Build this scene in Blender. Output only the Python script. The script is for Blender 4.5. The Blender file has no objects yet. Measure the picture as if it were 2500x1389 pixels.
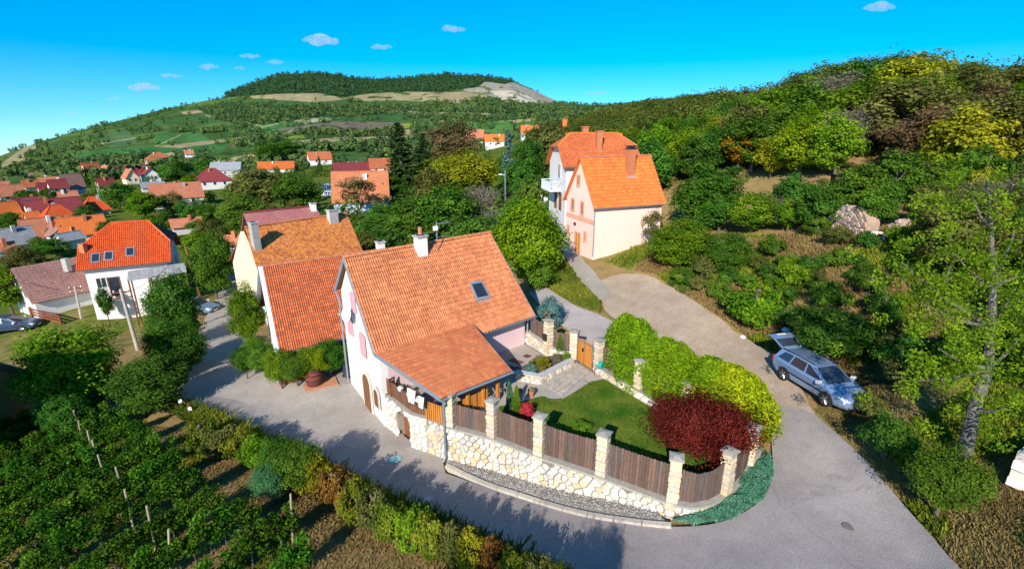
import bpy, bmesh, math, random
import numpy as np
from mathutils import Vector, Matrix

sc = bpy.context.scene
COL = sc.collection
R = math.radians
# ------------------------------------------------------------------ camera, light, exposure
CAM_H, PITCH, FPX = 15.0, R(17.5), 1200.0
cam_d = bpy.data.cameras.new('camera')
cam_d.sensor_width = 36.0
cam_d.lens = 36.0 * FPX / 2500.0
cam_d.clip_start, cam_d.clip_end = 0.1, 30000.0
cam = bpy.data.objects.new('camera', cam_d)
cam.location = (0, 0, CAM_H)
cam.rotation_euler = (R(90) - PITCH, 0, 0)
COL.objects.link(cam)
sc.camera = cam

SUN_EL = R(30.0)
SUN_AZ = math.atan2(-0.30, -0.954)            # direction TO the sun in plan: x = sin, y = cos
sun_dir = Vector((math.sin(SUN_AZ) * math.cos(SUN_EL), math.cos(SUN_AZ) * math.cos(SUN_EL), math.sin(SUN_EL)))
world = bpy.data.worlds.new('World')
sc.world = world
world.use_nodes = True
wn, wl = world.node_tree.nodes, world.node_tree.links
wn.clear()
w_out = wn.new('ShaderNodeOutputWorld')
w_bg = wn.new('ShaderNodeBackground')
w_sky = wn.new('ShaderNodeTexSky')
w_sky.sky_type = 'NISHITA'
w_sky.sun_disc = False
w_sky.sun_elevation = SUN_EL
w_sky.sun_rotation = SUN_AZ % (2 * math.pi)
w_sky.altitude = 300
w_sky.air_density = 1.0
w_sky.dust_density = 0.35
w_sky.ozone_density = 3.0
w_tc = wn.new('ShaderNodeTexCoord')
w_dip = wn.new('ShaderNodeVectorMath'); w_dip.operation = 'ADD'; w_dip.inputs[1].default_value = (0, 0, 0.10)
w_hsv = wn.new('ShaderNodeHueSaturation')
w_hsv.inputs['Hue'].default_value = 0.492
w_hsv.inputs['Saturation'].default_value = 1.6
w_hsv.inputs['Value'].default_value = 1.0
w_bg.inputs['Strength'].default_value = 0.15
wl.new(w_tc.outputs['Generated'], w_dip.inputs[0])
wl.new(w_dip.outputs[0], w_sky.inputs['Vector'])
wl.new(w_sky.outputs[0], w_hsv.inputs['Color'])
wl.new(w_hsv.outputs[0], w_bg.inputs[0])
wl.new(w_bg.outputs[0], w_out.inputs[0])

sun_l = bpy.data.lights.new('sun', 'SUN')
sun_l.energy = 5.0
sun_l.angle = R(0.5)
sun_l.color = (1.0, 0.93, 0.82)
sun = bpy.data.objects.new('sun', sun_l)
sun.rotation_euler = (-sun_dir).to_track_quat('-Z', 'Y').to_euler()
sun.location = (-20, -40, 60)
COL.objects.link(sun)
sc.view_settings.view_transform = 'Standard'
sc.view_settings.look = 'None'
sc.view_settings.exposure = 0.48
sc.view_settings.gamma = 1.0
sc.view_settings.use_curve_mapping = False
sc.cycles.max_bounces = 6
sc.cycles.diffuse_bounces = 3
sc.cycles.transmission_bounces = 3
sc.cycles.volume_bounces = 5
sc.cycles.transparent_max_bounces = 8
sc.cycles.caustics_reflective = sc.cycles.caustics_refractive = False

# ------------------------------------------------------------------ helpers: points of the place
CP, SP = math.cos(PITCH), math.sin(PITCH)
def ray(px, py):
    x, y = (px - 1250) / FPX, (694.5 - py) / FPX
    return np.array([x, CP + y * SP, -SP + y * CP])
def at(px, py, z):
    d = ray(px, py)
    return Vector((0, 0, CAM_H)) + Vector(d * ((z - CAM_H) / d[2]))
def project(P):
    h = P[2] - CAM_H
    dep = P[1] * CP - h * SP
    return 1250 + FPX * P[0] / dep, 694.5 - FPX * (P[1] * SP + h * CP) / dep, dep
def zat(x, y, py):
    v = (694.5 - py) / FPX
    return CAM_H - (y * SP - v * y * CP) / (CP + v * SP)
def dist_px(P):
    return project(P)[2]

rnd = random.Random(7)

# ------------------------------------------------------------------ terrain heights
PX = [  # photo column, row, ground height
 (856,884,-.3),(922,1003,-.1),(1005,1095,0),(1090,1130,.05),(700,930,.15),(800,900,.05),(650,900,-.1),(690,985,-.4),(600,900,-.8),(500,1000,-.5),(560,800,-1.4),
 (590,680,-2.2),(650,1050,-.2),(800,1080,-.1),(950,1140,.1),(1100,1180,.2),(1250,1230,.5),(1400,1290,.85),(1550,1290,1.15),(1190,1150,.1),(1322,1181,.43),(1455,1221,.75),(1622,1261,1.25),
 (1640,1275,1.32),(1760,1270,1.6),(1870,1180,1.95),(1900,1300,1.95),(1400,1380,1.15),(1700,1380,1.65),(2100,1389,2.2),
 (2250,1380,2.4),(2050,1150,2.4),(1950,1000,2.75),(1880,880,3.0),(1860,800,3.1),(1700,770,3.2),(1600,700,3.45),(1500,660,3.7),
 (1420,620,4.0),(1447,632,4.15),(1600,640,4.5),(1380,750,2.6),(1430,790,2.4),(1330,720,2.4),
 (2100,1020,3.0),(2250,1200,3.1),(2350,1300,3.3),(2480,1200,4.2),(2450,1000,5),(2300,900,4.8),(2200,800,5.0),
 (2100,750,5.3),(1950,700,5.4),(1850,650,5.3),(1700,640,4.9),(1650,600,5.2),(1950,560,7.3),(2060,570,7.8),(2180,590,8.1),
 (2300,650,7.8),(2450,700,7.8),(1750,520,6.5),
 (330,860,-1.5),(300,1000,-.9),(100,1000,-1.2),(20,1040,-1.2),(50,880,-2.2),(230,762,-3),(90,770,-3.3),(500,745,-2.4),
 (300,1150,0),(100,1250,-.1),(300,1350,.5),(550,1200,.45),(700,1200,.4),(700,1350,.9),(900,1300,.9),(1050,1380,1.2),
 (500,1060,-.1),(640,1150,.2),(900,1220,.5),(1100,1290,.85),(1250,1370,1.15),
 (1300,1000,1.0),(1450,980,1.2),(1600,1100,1.3),(1000,800,.3),(1300,850,1.3),(1750,980,1.7),(1600,880,2.1),
]
PO = [  # azimuth deg, radius, height
 (-50,60,-4),(-50,100,-6),(-50,160,-8),(-50,300,-9),(-40,60,-4.2),(-40,100,-6.5),(-40,160,-8),(-40,300,-8),
 (-25,60,-3.5),(-25,100,-6),(-25,160,-7.5),(-25,300,-8),(-15,50,-1.5),(-15,70,-2.5),(-15,115,-4),(-15,180,-5),(-15,300,-6),
 (-5,45,.3),(-5,70,-1),(-5,120,-2),(-5,200,-2),(-5,300,0),(3,50,2),(3,75,2.5),(3,120,3.5),(3,200,6),(3,300,10),
 (10,60,5.5),(10,100,8),(10,200,15),(10,300,21),(20,60,8),(20,100,12.5),(20,200,20),(20,300,26),
 (30,60,11),(30,100,17),(30,150,22),(30,200,25),(30,300,27),(38,40,8.5),(38,60,12),(38,100,18),(38,150,22),(38,200,22),(38,300,18),
 (45,25,6),(45,40,9),(45,60,12),(45,100,16),(45,150,19),(45,300,18),(55,25,7),(55,40,10),(55,60,13),(55,100,16),(55,200,18),
 (65,15,4),(65,30,8),(65,100,15),(65,300,16),(-60,15,0),(-60,30,-1.5),(-60,60,-4),(-60,150,-8),(-60,300,-9),(-75,10,.5),
 (-90,30,-1),(-90,100,-6),(90,20,4),(90,60,9),(90,300,15),(0,8,1.7),(-40,9,.6),(40,9,2.4),(-90,300,-9),(0,3,1.7),(-90,5,1),(90,5,2.5),
]
def _lp(x, y):
    return np.stack([np.arctan2(x, y) * 1.3, np.log(np.maximum(np.hypot(x, y), 3.0))], -1)
_xy, _zz = [], []
for a, b, z in PX:
    p = at(a, b, z); _xy.append((p.x, p.y)); _zz.append(z)
for a, r, z in PO:
    _xy.append((r * math.sin(R(a)), r * math.cos(R(a)))); _zz.append(z)
_xy = np.array(_xy); _zz = np.array(_zz); _c = _lp(_xy[:, 0], _xy[:, 1])
def _ker(A, B):
    d2 = ((A[:, None, :] - B[None, :, :]) ** 2).sum(-1)
    return 0.5 * d2 * np.log(d2 + 1e-12)
_n = len(_c)
_A = np.zeros((_n + 3, _n + 3)); _A[:_n, :_n] = _ker(_c, _c) + np.eye(_n) * 0.004
_A[:_n, _n] = 1; _A[:_n, _n + 1:] = _c; _A[_n, :_n] = 1; _A[_n + 1:, :_n] = _c.T
_w = np.linalg.solve(_A, np.concatenate([_zz, [0, 0, 0]]))
SKY = [(-400,470),(-200,430),(0,380),(100,345),(200,317),(300,292),(400,266),(500,246),(545,239),(556,226),(600,209),(650,191),(700,181),(760,178),
 (820,181),(860,190),(900,193),(950,192),(1000,190),(1050,184),(1090,181),(1140,184),(1200,188),(1250,197),(1290,213),(1330,233),
 (1365,250),(1400,254),(1500,258),(1650,250),(1800,240),(2000,240),(2500,250),(3000,280)]
_sk = []
for a, b in SKY:
    d = ray(a, b); _sk.append((math.atan2(d[0], d[1]), d[2] / math.hypot(d[0], d[1])))
_sk = np.array(_sk)
def near_h(x, y):
    q = _lp(x, y)
    return _ker(q, _c) @ _w[:_n] + _w[_n] + q @ _w[_n + 1:]
def terr(x, y):
    x = np.atleast_1d(np.asarray(x, float)); y = np.atleast_1d(np.asarray(y, float))
    r = np.hypot(x, y); az = np.arctan2(x, y)
    k = np.minimum(1, 300 / np.maximum(r, 1e-6))
    out = np.empty_like(r)
    for i in range(0, len(r), 20000):
        s = slice(i, i + 20000)
        out[s] = near_h(x[s] * k[s], y[s] * k[s])
    far = r > 300
    if far.any():
        RR = np.interp(az, [-1.2, -.6, .05, .12, .3], [900, 1500, 1500, 1300, 900])[far]
        es = np.interp(az, _sk[:, 0], _sk[:, 1])[far]
        e0 = (out[far] - CAM_H) / 300
        u = np.log(r[far] / 300) / np.log(RR / 300)
        el = e0 + (es - e0) * np.minimum(u, 1)
        el = np.where(u > 1, es - (u - 1) * 0.16, el)
        bump = 0.0016 * np.sin(az[far] * 95 + np.sin(u * 9) * 1.5) * np.sin(u * 17 + az[far] * 20) * np.clip(u * 3, 0, 1) * (u < 1.0) * np.clip((1 - u) * 6, 0, 1)
        out[far] = CAM_H + r[far] * (el + bump)
    return out
def tz(x, y):
    return float(terr(x, y)[0])
_ts = 6 * np.exp(np.linspace(0, math.log(500), 1200))
def on(px, py):
    d = ray(px, py)
    P = np.array([0, 0, CAM_H]) + _ts[:, None] * d
    below = P[:, 2] < terr(P[:, 0], P[:, 1])
    if not below.any():
        return Vector(P[-1])
    i = max(1, int(np.argmax(below))); a, b = _ts[i - 1], _ts[i]
    for _ in range(14):
        m = (a + b) / 2; p = np.array([0, 0, CAM_H]) + m * d
        if p[2] < tz(p[0], p[1]): b = m
        else: a = m
    return Vector(np.array([0, 0, CAM_H]) + b * d)
def gv(x, y, dz=0.0):
    return Vector((x, y, tz(x, y) + dz))

# ------------------------------------------------------------------ materials
MATS = {}
def node_mat(name):
    m = bpy.data.materials.new(name); m.use_nodes = True
    nt = m.node_tree; b = nt.nodes['Principled BSDF']
    return m, nt, b
def pm(name, c1, c2=None, scale=3.0, rough=0.85, bump=0.0, metal=0.0, fine=None, spec=0.3, stretch=None, coord='Object'):
    """procedural surface: two tones mixed by noise, optional fine grain and bump"""
    if name in MATS: return MATS[name]
    m, nt, b = node_mat(name); N, L = nt.nodes, nt.links
    c2 = c2 or tuple(v * 0.8 for v in c1)
    tc = N.new('ShaderNodeTexCoord'); src = tc.outputs[coord]
    if stretch:
        mp = N.new('ShaderNodeMapping'); mp.inputs['Scale'].default_value = stretch
        L.new(src, mp.inputs[0]); src = mp.outputs[0]
    n1 = N.new('ShaderNodeTexNoise'); n1.inputs['Scale'].default_value = scale; n1.inputs['Detail'].default_value = 5
    n1.inputs['Roughness'].default_value = 0.65
    L.new(src, n1.inputs['Vector'])
    rp = N.new('ShaderNodeValToRGB'); rp.color_ramp.elements[0].position = .32; rp.color_ramp.elements[1].position = .68
    L.new(n1.outputs[0], rp.inputs[0])
    mx = N.new('ShaderNodeMixRGB'); mx.inputs[1].default_value = (*c1, 1); mx.inputs[2].default_value = (*c2, 1)
    L.new(rp.outputs[0], mx.inputs[0]); out = mx.outputs[0]
    oi = N.new('ShaderNodeObjectInfo')
    hv = N.new('ShaderNodeHueSaturation')
    mr = N.new('ShaderNodeMapRange'); mr.inputs[3].default_value = .86; mr.inputs[4].default_value = 1.12
    L.new(oi.outputs['Random'], mr.inputs[0]); L.new(mr.outputs[0], hv.inputs['Value']); L.new(out, hv.inputs['Color'])
    out = hv.outputs[0]
    if fine:
        n2 = N.new('ShaderNodeTexNoise'); n2.inputs['Scale'].default_value = fine; n2.inputs['Detail'].default_value = 3
        L.new(src, n2.inputs['Vector'])
        m2 = N.new('ShaderNodeMapRange'); m2.inputs[1].default_value = .3; m2.inputs[2].default_value = .7
        m2.inputs[3].default_value = .72; m2.inputs[4].default_value = 1.25
        L.new(n2.outputs[0], m2.inputs[0])
        h2 = N.new('ShaderNodeHueSaturation'); L.new(m2.outputs[0], h2.inputs['Value']); L.new(out, h2.inputs['Color']); out = h2.outputs[0]
    L.new(out, b.inputs['Base Color'])
    b.inputs['Roughness'].default_value = rough; b.inputs['Metallic'].default_value = metal
    b.inputs['Specular IOR Level'].default_value = spec
    if bump:
        bp = N.new('ShaderNodeBump'); bp.inputs['Strength'].default_value = bump; bp.inputs['Distance'].default_value = .03
        n3 = N.new('ShaderNodeTexNoise'); n3.inputs['Scale'].default_value = (fine or scale * 6); n3.inputs['Detail'].default_value = 4
        L.new(src, n3.inputs['Vector']); L.new(n3.outputs[0], bp.inputs['Height']); L.new(bp.outputs[0], b.inputs['Normal'])
    MATS[name] = m
    return m
def leaf_mat(name, dark, light, tr=0.4, jitter=.22):
    if name in MATS: return MATS[name]
    m = bpy.data.materials.new(name); m.use_nodes = True
    nt = m.node_tree; N, L = nt.nodes, nt.links; N.clear()
    o = N.new('ShaderNodeOutputMaterial')
    at_ = N.new('ShaderNodeAttribute'); at_.attribute_name = 'tint'
    mx = N.new('ShaderNodeMixRGB'); mx.inputs[1].default_value = (*dark, 1); mx.inputs[2].default_value = (*light, 1)
    L.new(at_.outputs['Fac'], mx.inputs[0])
    oi = N.new('ShaderNodeObjectInfo'); hv = N.new('ShaderNodeHueSaturation')
    mr = N.new('ShaderNodeMapRange'); mr.inputs[3].default_value = 1 - jitter; mr.inputs[4].default_value = 1 + jitter
    L.new(oi.outputs['Random'], mr.inputs[0]); L.new(mr.outputs[0], hv.inputs['Value'])
    mh = N.new('ShaderNodeMapRange'); mh.inputs[3].default_value = .485; mh.inputs[4].default_value = .515
    ml = N.new('ShaderNodeMath'); ml.operation = 'FRACT'; mm = N.new('ShaderNodeMath'); mm.operation = 'MULTIPLY'; mm.inputs[1].default_value = 7.31
    L.new(oi.outputs['Random'], mm.inputs[0]); L.new(mm.outputs[0], ml.inputs[0]); L.new(ml.outputs[0], mh.inputs[0]); L.new(mh.outputs[0], hv.inputs['Hue'])
    L.new(mx.outputs[0], hv.inputs['Color'])
    d = N.new('ShaderNodeBsdfDiffuse'); t = N.new('ShaderNodeBsdfTranslucent'); ms = N.new('ShaderNodeMixShader'); ms.inputs[0].default_value = tr
    L.new(hv.outputs[0], d.inputs[0]); L.new(hv.outputs[0], t.inputs[0])
    L.new(d.outputs[0], ms.inputs[1]); L.new(t.outputs[0], ms.inputs[2]); L.new(ms.outputs[0], o.inputs[0])
    MATS[name] = m
    return m

# ------------------------------------------------------------------ helpers: objects and meshes
def origin(o):
    v = Vector((0, 0, 0))
    while o is not None:
        v += o.location; o = o.parent
    return v
def tag(o, label=None, cat=None, group=None, kind=None):
    if label: o['label'] = label
    if cat: o['category'] = cat
    if group: o['group'] = group
    if kind: o['kind'] = kind
    return o
def thing(name, loc, label, cat, group=None, rz=0.0):
    o = bpy.data.objects.new(name, None); COL.objects.link(o)
    o.empty_display_size = .3
    o.location = loc; o.rotation_euler = (0, 0, rz)
    return tag(o, label, cat, group)
def copy_tree(o, parent=None):
    c = o.copy(); COL.objects.link(c)
    if parent is not None: c.parent = parent
    for ch in list(o.children): copy_tree(ch, c)
    return c
def put(name, me, parent=None, M=None, mat=None):
    """a new object sharing mesh data me; M is its world matrix"""
    o = bpy.data.objects.new(name, me); COL.objects.link(o)
    if parent is not None: o.parent = parent
    if M is not None:
        o.matrix_basis = Matrix.Translation(-origin(parent)) @ M if parent is not None else M
    if mat is not None:
        if not me.materials: me.materials.append(mat)
        o.material_slots[0].link = 'OBJECT'; o.material_slots[0].material = mat
    return o
class MB:
    def __init__(s, M=None):
        s.v, s.f, s.mi, s.M, s.cur = [], [], [], M, 0
    def add(s, verts, faces):
        b = len(s.v)
        for p in verts:
            p = Vector(p)
            s.v.append(tuple(s.M @ p) if s.M is not None else tuple(p))
        for f in faces:
            s.f.append([i + b for i in f]); s.mi.append(s.cur)
        return s
    def box(s, c, size, rz=0.0, basis=None):
        c = Vector(c); hx, hy, hz = size[0] / 2, size[1] / 2, size[2] / 2
        if basis is None:
            ex, ey, ez = Vector((math.cos(rz), math.sin(rz), 0)), Vector((-math.sin(rz), math.cos(rz), 0)), Vector((0, 0, 1))
        else: ex, ey, ez = basis
        vs = [c + ex * (hx * a) + ey * (hy * b) + ez * (hz * d) for d in (-1, 1) for a, b in ((-1, -1), (1, -1), (1, 1), (-1, 1))]
        return s.add(vs, [(3, 2, 1, 0), (4, 5, 6, 7), (0, 1, 5, 4), (1, 2, 6, 5), (2, 3, 7, 6), (3, 0, 4, 7)])
    def tube(s, p, q, r1, r2=None, n=8, caps=True):
        p, q = Vector(p), Vector(q); r2 = r1 if r2 is None else r2
        d = (q - p).normalized() if (q - p).length > 1e-6 else Vector((0, 0, 1))
        a = d.orthogonal().normalized(); b = d.cross(a)
        vs = []
        for c, r in ((p, r1), (q, r2)):
            vs += [c + (a * math.cos(2 * math.pi * i / n) + b * math.sin(2 * math.pi * i / n)) * r for i in range(n)]
        fs = [(i, (i + 1) % n, n + (i + 1) % n, n + i) for i in range(n)]
        if caps: fs += [tuple(range(n - 1, -1, -1)), tuple(range(n, 2 * n))]
        return s.add(vs, fs)
    def path(s, pts, r, n=6):
        for a, b in zip(pts[:-1], pts[1:]): s.tube(a, b, r, r, n)
        return s
    def lathe(s, c, prof, n=14):
        c = Vector(c); vs = []
        for r, z in prof:
            vs += [c + Vector((r * math.cos(2 * math.pi * i / n), r * math.sin(2 * math.pi * i / n), z)) for i in range(n)]
        fs = []
        for k in range(len(prof) - 1):
            fs += [(k * n + i, k * n + (i + 1) % n, (k + 1) * n + (i + 1) % n, (k + 1) * n + i) for i in range(n)]
        fs += [tuple(range(n - 1, -1, -1)), tuple(range((len(prof) - 1) * n, len(prof) * n))]
        return s.add(vs, fs)
    def prism(s, poly, z0, z1):
        n = len(poly)
        zf0 = z0 if callable(z0) else (lambda x, y: z0)
        zf1 = z1 if callable(z1) else (lambda x, y: z1)
        area = sum(poly[i][0] * poly[(i + 1) % n][1] - poly[(i + 1) % n][0] * poly[i][1] for i in range(n))
        if area < 0: poly = list(poly)[::-1]
        vs = [(p[0], p[1], zf0(p[0], p[1])) for p in poly] + [(p[0], p[1], zf1(p[0], p[1])) for p in poly]
        fs = [tuple(range(n - 1, -1, -1)), tuple(range(n, 2 * n))] + [(i, (i + 1) % n, n + (i + 1) % n, n + i) for i in range(n)]
        return s.add(vs, fs)
    def panel(s, p0, p1, outline, thick, inward):
        """upright sheet from plan point p0 to p1; outline in (u metres, z); grows by thick along inward"""
        p0, p1 = Vector((p0[0], p0[1])), Vector((p1[0], p1[1])); e = (p1 - p0).normalized(); w = Vector(inward).normalized() * thick
        fr = [Vector((p0.x + e.x * u, p0.y + e.y * u, z)) for u, z in outline]
        n = len(fr); bk = [p + Vector((w.x, w.y, 0)) for p in fr]
        return s.add(fr + bk, [tuple(range(n)), tuple(range(2 * n - 1, n - 1, -1))] + [(i, n + i, n + (i + 1) % n, (i + 1) % n) for i in range(n)])
    def slab(s, a, b, c, d, th):
        """quad a b c d with thickness th downwards along its normal"""
        a, b, c, d = map(Vector, (a, b, c, d)); n = (b - a).cross(d - a).normalized()
        if n.z < 0: n = -n
        lo = [p - n * th for p in (a, b, c, d)]
        return s.add([a, b, c, d] + lo, [(0, 1, 2, 3), (7, 6, 5, 4), (0, 4, 5, 1), (1, 5, 6, 2), (2, 6, 7, 3), (3, 7, 4, 0)])
    def build(s, name, mats, parent=None, local=False, smooth=False):
        me = bpy.data.meshes.new(name)
        off = Vector((0, 0, 0)) if (local or parent is None) else origin(parent)
        me.from_pydata([(v[0] - off.x, v[1] - off.y, v[2] - off.z) for v in s.v], [], s.f)
        for m in (mats if isinstance(mats, (list, tuple)) else [mats]): me.materials.append(m)
        if any(s.mi): me.polygons.foreach_set('material_index', s.mi)
        if smooth: me.polygons.foreach_set('use_smooth', [True] * len(me.polygons))
        me.update()
        bm = bmesh.new(); bm.from_mesh(me); bmesh.ops.recalc_face_normals(bm, faces=bm.faces); bm.to_mesh(me); bm.free()
        o = bpy.data.objects.new(name, me); COL.objects.link(o)
        if parent is not None: o.parent = parent
        return o
def grid_mesh(name, V, nu, nv, mats, smooth=True, kind=None):
    me = bpy.data.meshes.new(name)
    V = np.asarray(V, np.float32).reshape(-1, 3)
    idx = np.arange(nu * nv).reshape(nu, nv)
    q = np.stack([idx[:-1, :-1], idx[1:, :-1], idx[1:, 1:], idx[:-1, 1:]], -1).reshape(-1)
    me.vertices.add(len(V)); me.vertices.foreach_set('co', V.ravel())
    me.loops.add(len(q)); me.loops.foreach_set('vertex_index', q.astype(np.int32))
    nf = len(q) // 4
    me.polygons.add(nf); me.polygons.foreach_set('loop_start', np.arange(nf, dtype=np.int32) * 4)
    me.polygons.foreach_set('use_smooth', np.ones(nf, bool)) if smooth else None
    me.materials.append(mats); me.update(calc_edges=True); me.validate()
    o = bpy.data.objects.new(name, me); COL.objects.link(o)
    if kind: o['kind'] = kind
    return o
def quads_mesh(name, V, tint):
    me = bpy.data.meshes.new(name); V = np.asarray(V, np.float32).reshape(-1, 3); n = len(V) // 4
    me.vertices.add(4 * n); me.vertices.foreach_set('co', V.ravel())
    me.loops.add(4 * n); me.loops.foreach_set('vertex_index', np.arange(4 * n, dtype=np.int32))
    me.polygons.add(n); me.polygons.foreach_set('loop_start', np.arange(n, dtype=np.int32) * 4)
    me.update(calc_edges=True)
    a = me.attributes.new('tint', 'FLOAT', 'POINT'); a.data.foreach_set('value', np.repeat(np.asarray(tint, np.float32), 4))
    return me
def leaf_quads(g, P, size, out=None, ob=0.55, asp=0.62, up=0.25):
    """leaf-sized quads at points P facing roughly along out"""
    n = len(P); nr = g.normal(size=(n, 3))
    nr /= np.linalg.norm(nr, axis=1, keepdims=True)
    if out is not None: nr = nr * (1 - ob) + out * ob
    nr[:, 2] += up
    nr /= np.linalg.norm(nr, axis=1, keepdims=True) + 1e-9
    t = np.cross(nr, g.normal(size=(n, 3))); t /= np.linalg.norm(t, axis=1, keepdims=True) + 1e-9
    b = np.cross(nr, t); s = size * g.uniform(.65, 1.35, (n, 1))
    a, c = t * s * .5, b * s * .5 * asp
    return np.stack([P - a, P - c * 1.0 + a * .15, P + a, P + c * 1.0 + a * .15], 1).reshape(-1, 3)
def cloud_pts(g, C, Rd, n):
    k = len(C); d = g.normal(size=(k, n, 3)); d /= np.linalg.norm(d, axis=2, keepdims=True)
    rr = g.uniform(0, 1, (k, n, 1)) ** .42
    P = C[:, None, :] + d * rr * np.asarray(Rd).reshape(k, 1, -1)
    return P.reshape(-1, 3), d.reshape(-1, 3)
# ------------------------------------------------------------------ ground
def vnoise(x, y, s, seed=0):
    """cheap smooth value noise for ground cover"""
    x, y = np.asarray(x) / s, np.asarray(y) / s
    xi, yi = np.floor(x).astype(int), np.floor(y).astype(int); fx, fy = x - xi, y - yi
    fx, fy = fx * fx * (3 - 2 * fx), fy * fy * (3 - 2 * fy)
    h = lambda a, b: (np.sin(a * 127.1 + b * 311.7 + seed * 74.7) * 43758.5453) % 1.0
    return (h(xi, yi) * (1 - fx) + h(xi + 1, yi) * fx) * (1 - fy) + (h(xi, yi + 1) * (1 - fx) + h(xi + 1, yi + 1) * fx) * fy
def inpoly(px, py, poly):
    px, py = np.asarray(px, float), np.asarray(py, float); c = np.zeros(px.shape, bool); n = len(poly)
    for i in range(n):
        (x1, y1), (x2, y2) = poly[i], poly[i - 1]
        k = ((y1 > py) != (y2 > py)) & (px < (x2 - x1) * (py - y1) / ((y2 - y1) or 1e-9) + x1)
        c ^= k
    return c
def set_attr(o, name, val):
    a = o.data.attributes.new(name, 'FLOAT', 'POINT'); a.data.foreach_set('value', np.asarray(val, np.float32))

naz, nr_ = 520, 300
azs = np.radians(np.linspace(-112, 112, naz)); rs = np.exp(np.linspace(math.log(2.2), math.log(330), nr_))
AZ, RR_ = np.meshgrid(azs, rs, indexing='ij'); X, Y = RR_ * np.sin(AZ), RR_ * np.cos(AZ)
Z = terr(X.ravel(), Y.ravel()).reshape(X.shape)
rough_h = (vnoise(X, Y, .8, 1) - .5) * .10 + (vnoise(X, Y, 2.7, 2) - .5) * .16
Z = Z + rough_h * np.clip((RR_ - 5) / 6, 0, 1) * 0.7 - .12
mg, nt, b = node_mat('ground_cover'); N, L = nt.nodes, nt.links
a_g = N.new('ShaderNodeAttribute'); a_g.attribute_name = 'green'
tc = N.new('ShaderNodeTexCoord')
n1 = N.new('ShaderNodeTexNoise'); n1.inputs['Scale'].default_value = .55; n1.inputs['Detail'].default_value = 8; n1.inputs['Roughness'].default_value = .7
n2 = N.new('ShaderNodeTexNoise'); n2.inputs['Scale'].default_value = 5.5; n2.inputs['Detail'].default_value = 6; n2.inputs['Roughness'].default_value = .75
for n in (n1, n2): L.new(tc.outputs['Object'], n.inputs['Vector'])
dry = N.new('ShaderNodeMixRGB'); dry.inputs[1].default_value = (.20, .125, .055, 1); dry.inputs[2].default_value = (.42, .29, .12, 1)
L.new(n2.outputs[0], dry.inputs[0])
grn = N.new('ShaderNodeMixRGB'); grn.inputs[1].default_value = (.035, .075, .012, 1); grn.inputs[2].default_value = (.16, .19, .035, 1)
L.new(n2.outputs[0], grn.inputs[0])
ad = N.new('ShaderNodeMath'); ad.operation = 'ADD'; L.new(n1.outputs[0], ad.inputs[0]); L.new(a_g.outputs['Fac'], ad.inputs[1])
rp = N.new('ShaderNodeMapRange'); rp.inputs[1].default_value = .86; rp.inputs[2].default_value = 1.12; L.new(ad.outputs[0], rp.inputs[0])
mx = N.new('ShaderNodeMixRGB'); L.new(rp.outputs[0], mx.inputs[0]); L.new(dry.outputs[0], mx.inputs[1]); L.new(grn.outputs[0], mx.inputs[2])
L.new(mx.outputs[0], b.inputs['Base Color']); b.inputs['Roughness'].default_value = 1; b.inputs['Specular IOR Level'].default_value = 0
bp = N.new('ShaderNodeBump'); bp.inputs['Strength'].default_value = .8; bp.inputs['Distance'].default_value = .08; L.new(n2.outputs[0], bp.inputs['Height']); L.new(bp.outputs[0], b.inputs['Normal'])
ground = grid_mesh('ground', np.stack([X, Y, Z], -1), naz, nr_, mg, kind='structure')
deg = np.degrees(AZ)
green = .36 + .3 * np.clip((RR_ - 45) / 30, 0, 1) * np.clip((14 - deg) / 12, 0, 1) + .1 * np.clip((RR_ - 60) / 60, 0, 1) * np.clip((deg - 4) / 12, 0, 1)
green = green + .14 * ((deg < -22) & (RR_ < 26)) * vnoise(X, Y, 3, 5)
green = green + .12 * (deg > 12) * (vnoise(X, Y, 5, 9) - .35)
set_attr(ground, 'green', green.ravel())

# far hill, with its fields, woods, rock and tracks
naz, nr_ = 1150, 260
azs = np.radians(np.linspace(-66, 62, naz)); rs = np.exp(np.linspace(math.log(300), math.log(2300), nr_))
AZ, RR_ = np.meshgrid(azs, rs, indexing='ij'); X, Y = RR_ * np.sin(AZ), RR_ * np.cos(AZ)
Z = terr(X.ravel(), Y.ravel()).reshape(X.shape) - .3
def proj_np(X, Y, Z):
    h = Z - CAM_H; dep = Y * CP - h * SP
    return 1250 + FPX * X / dep, 694.5 - FPX * (Y * SP + h * CP) / dep
qx, qy = proj_np(X, Y, Z)
C = np.zeros(X.shape + (3,)); C[:] = (.046, .100, .027)
nz1 = vnoise(X, Y, 90, 3); nz2 = vnoise(X, Y, 25, 4); nz3 = vnoise(X, Y, 210, 6)
C *= (.75 + .5 * nz2)[..., None]
mixc = lambda m, c, k=1.0: C.__setitem__(m, C[m] * (1 - k) + np.array(c) * k)
mixc((nz1 > .62), (.11, .16, .04), .7); mixc((nz3 > .68), (.045, .11, .035), .8); mixc((nz1 < .2), (.13, .12, .05), .5)
WOOD = [(540,240),(556,216),(600,198),(700,168),(860,176),(1000,180),(1090,168),(1200,172),(1275,196),(1230,206),(1185,200),(1165,214),(1120,219),(1080,226),(1000,224),(900,228),(832,238),(775,228),(690,229)]
WOOD2 = [(470,262),(560,250),(700,258),(820,262),(960,256),(1080,262),(1200,268),(1270,262),(1360,258),(1360,280),(1180,276),(960,276),(860,282),(760,288),(690,300),(600,308),(560,300),(520,285)]
BAND = [(556,232),(700,230),(790,227),(832,240),(905,229),(1000,225),(1100,226),(1180,222),(1190,238),(1120,252),(1050,250),(985,246),(900,248),(850,243),(780,250),(700,246),(620,240)]
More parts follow.
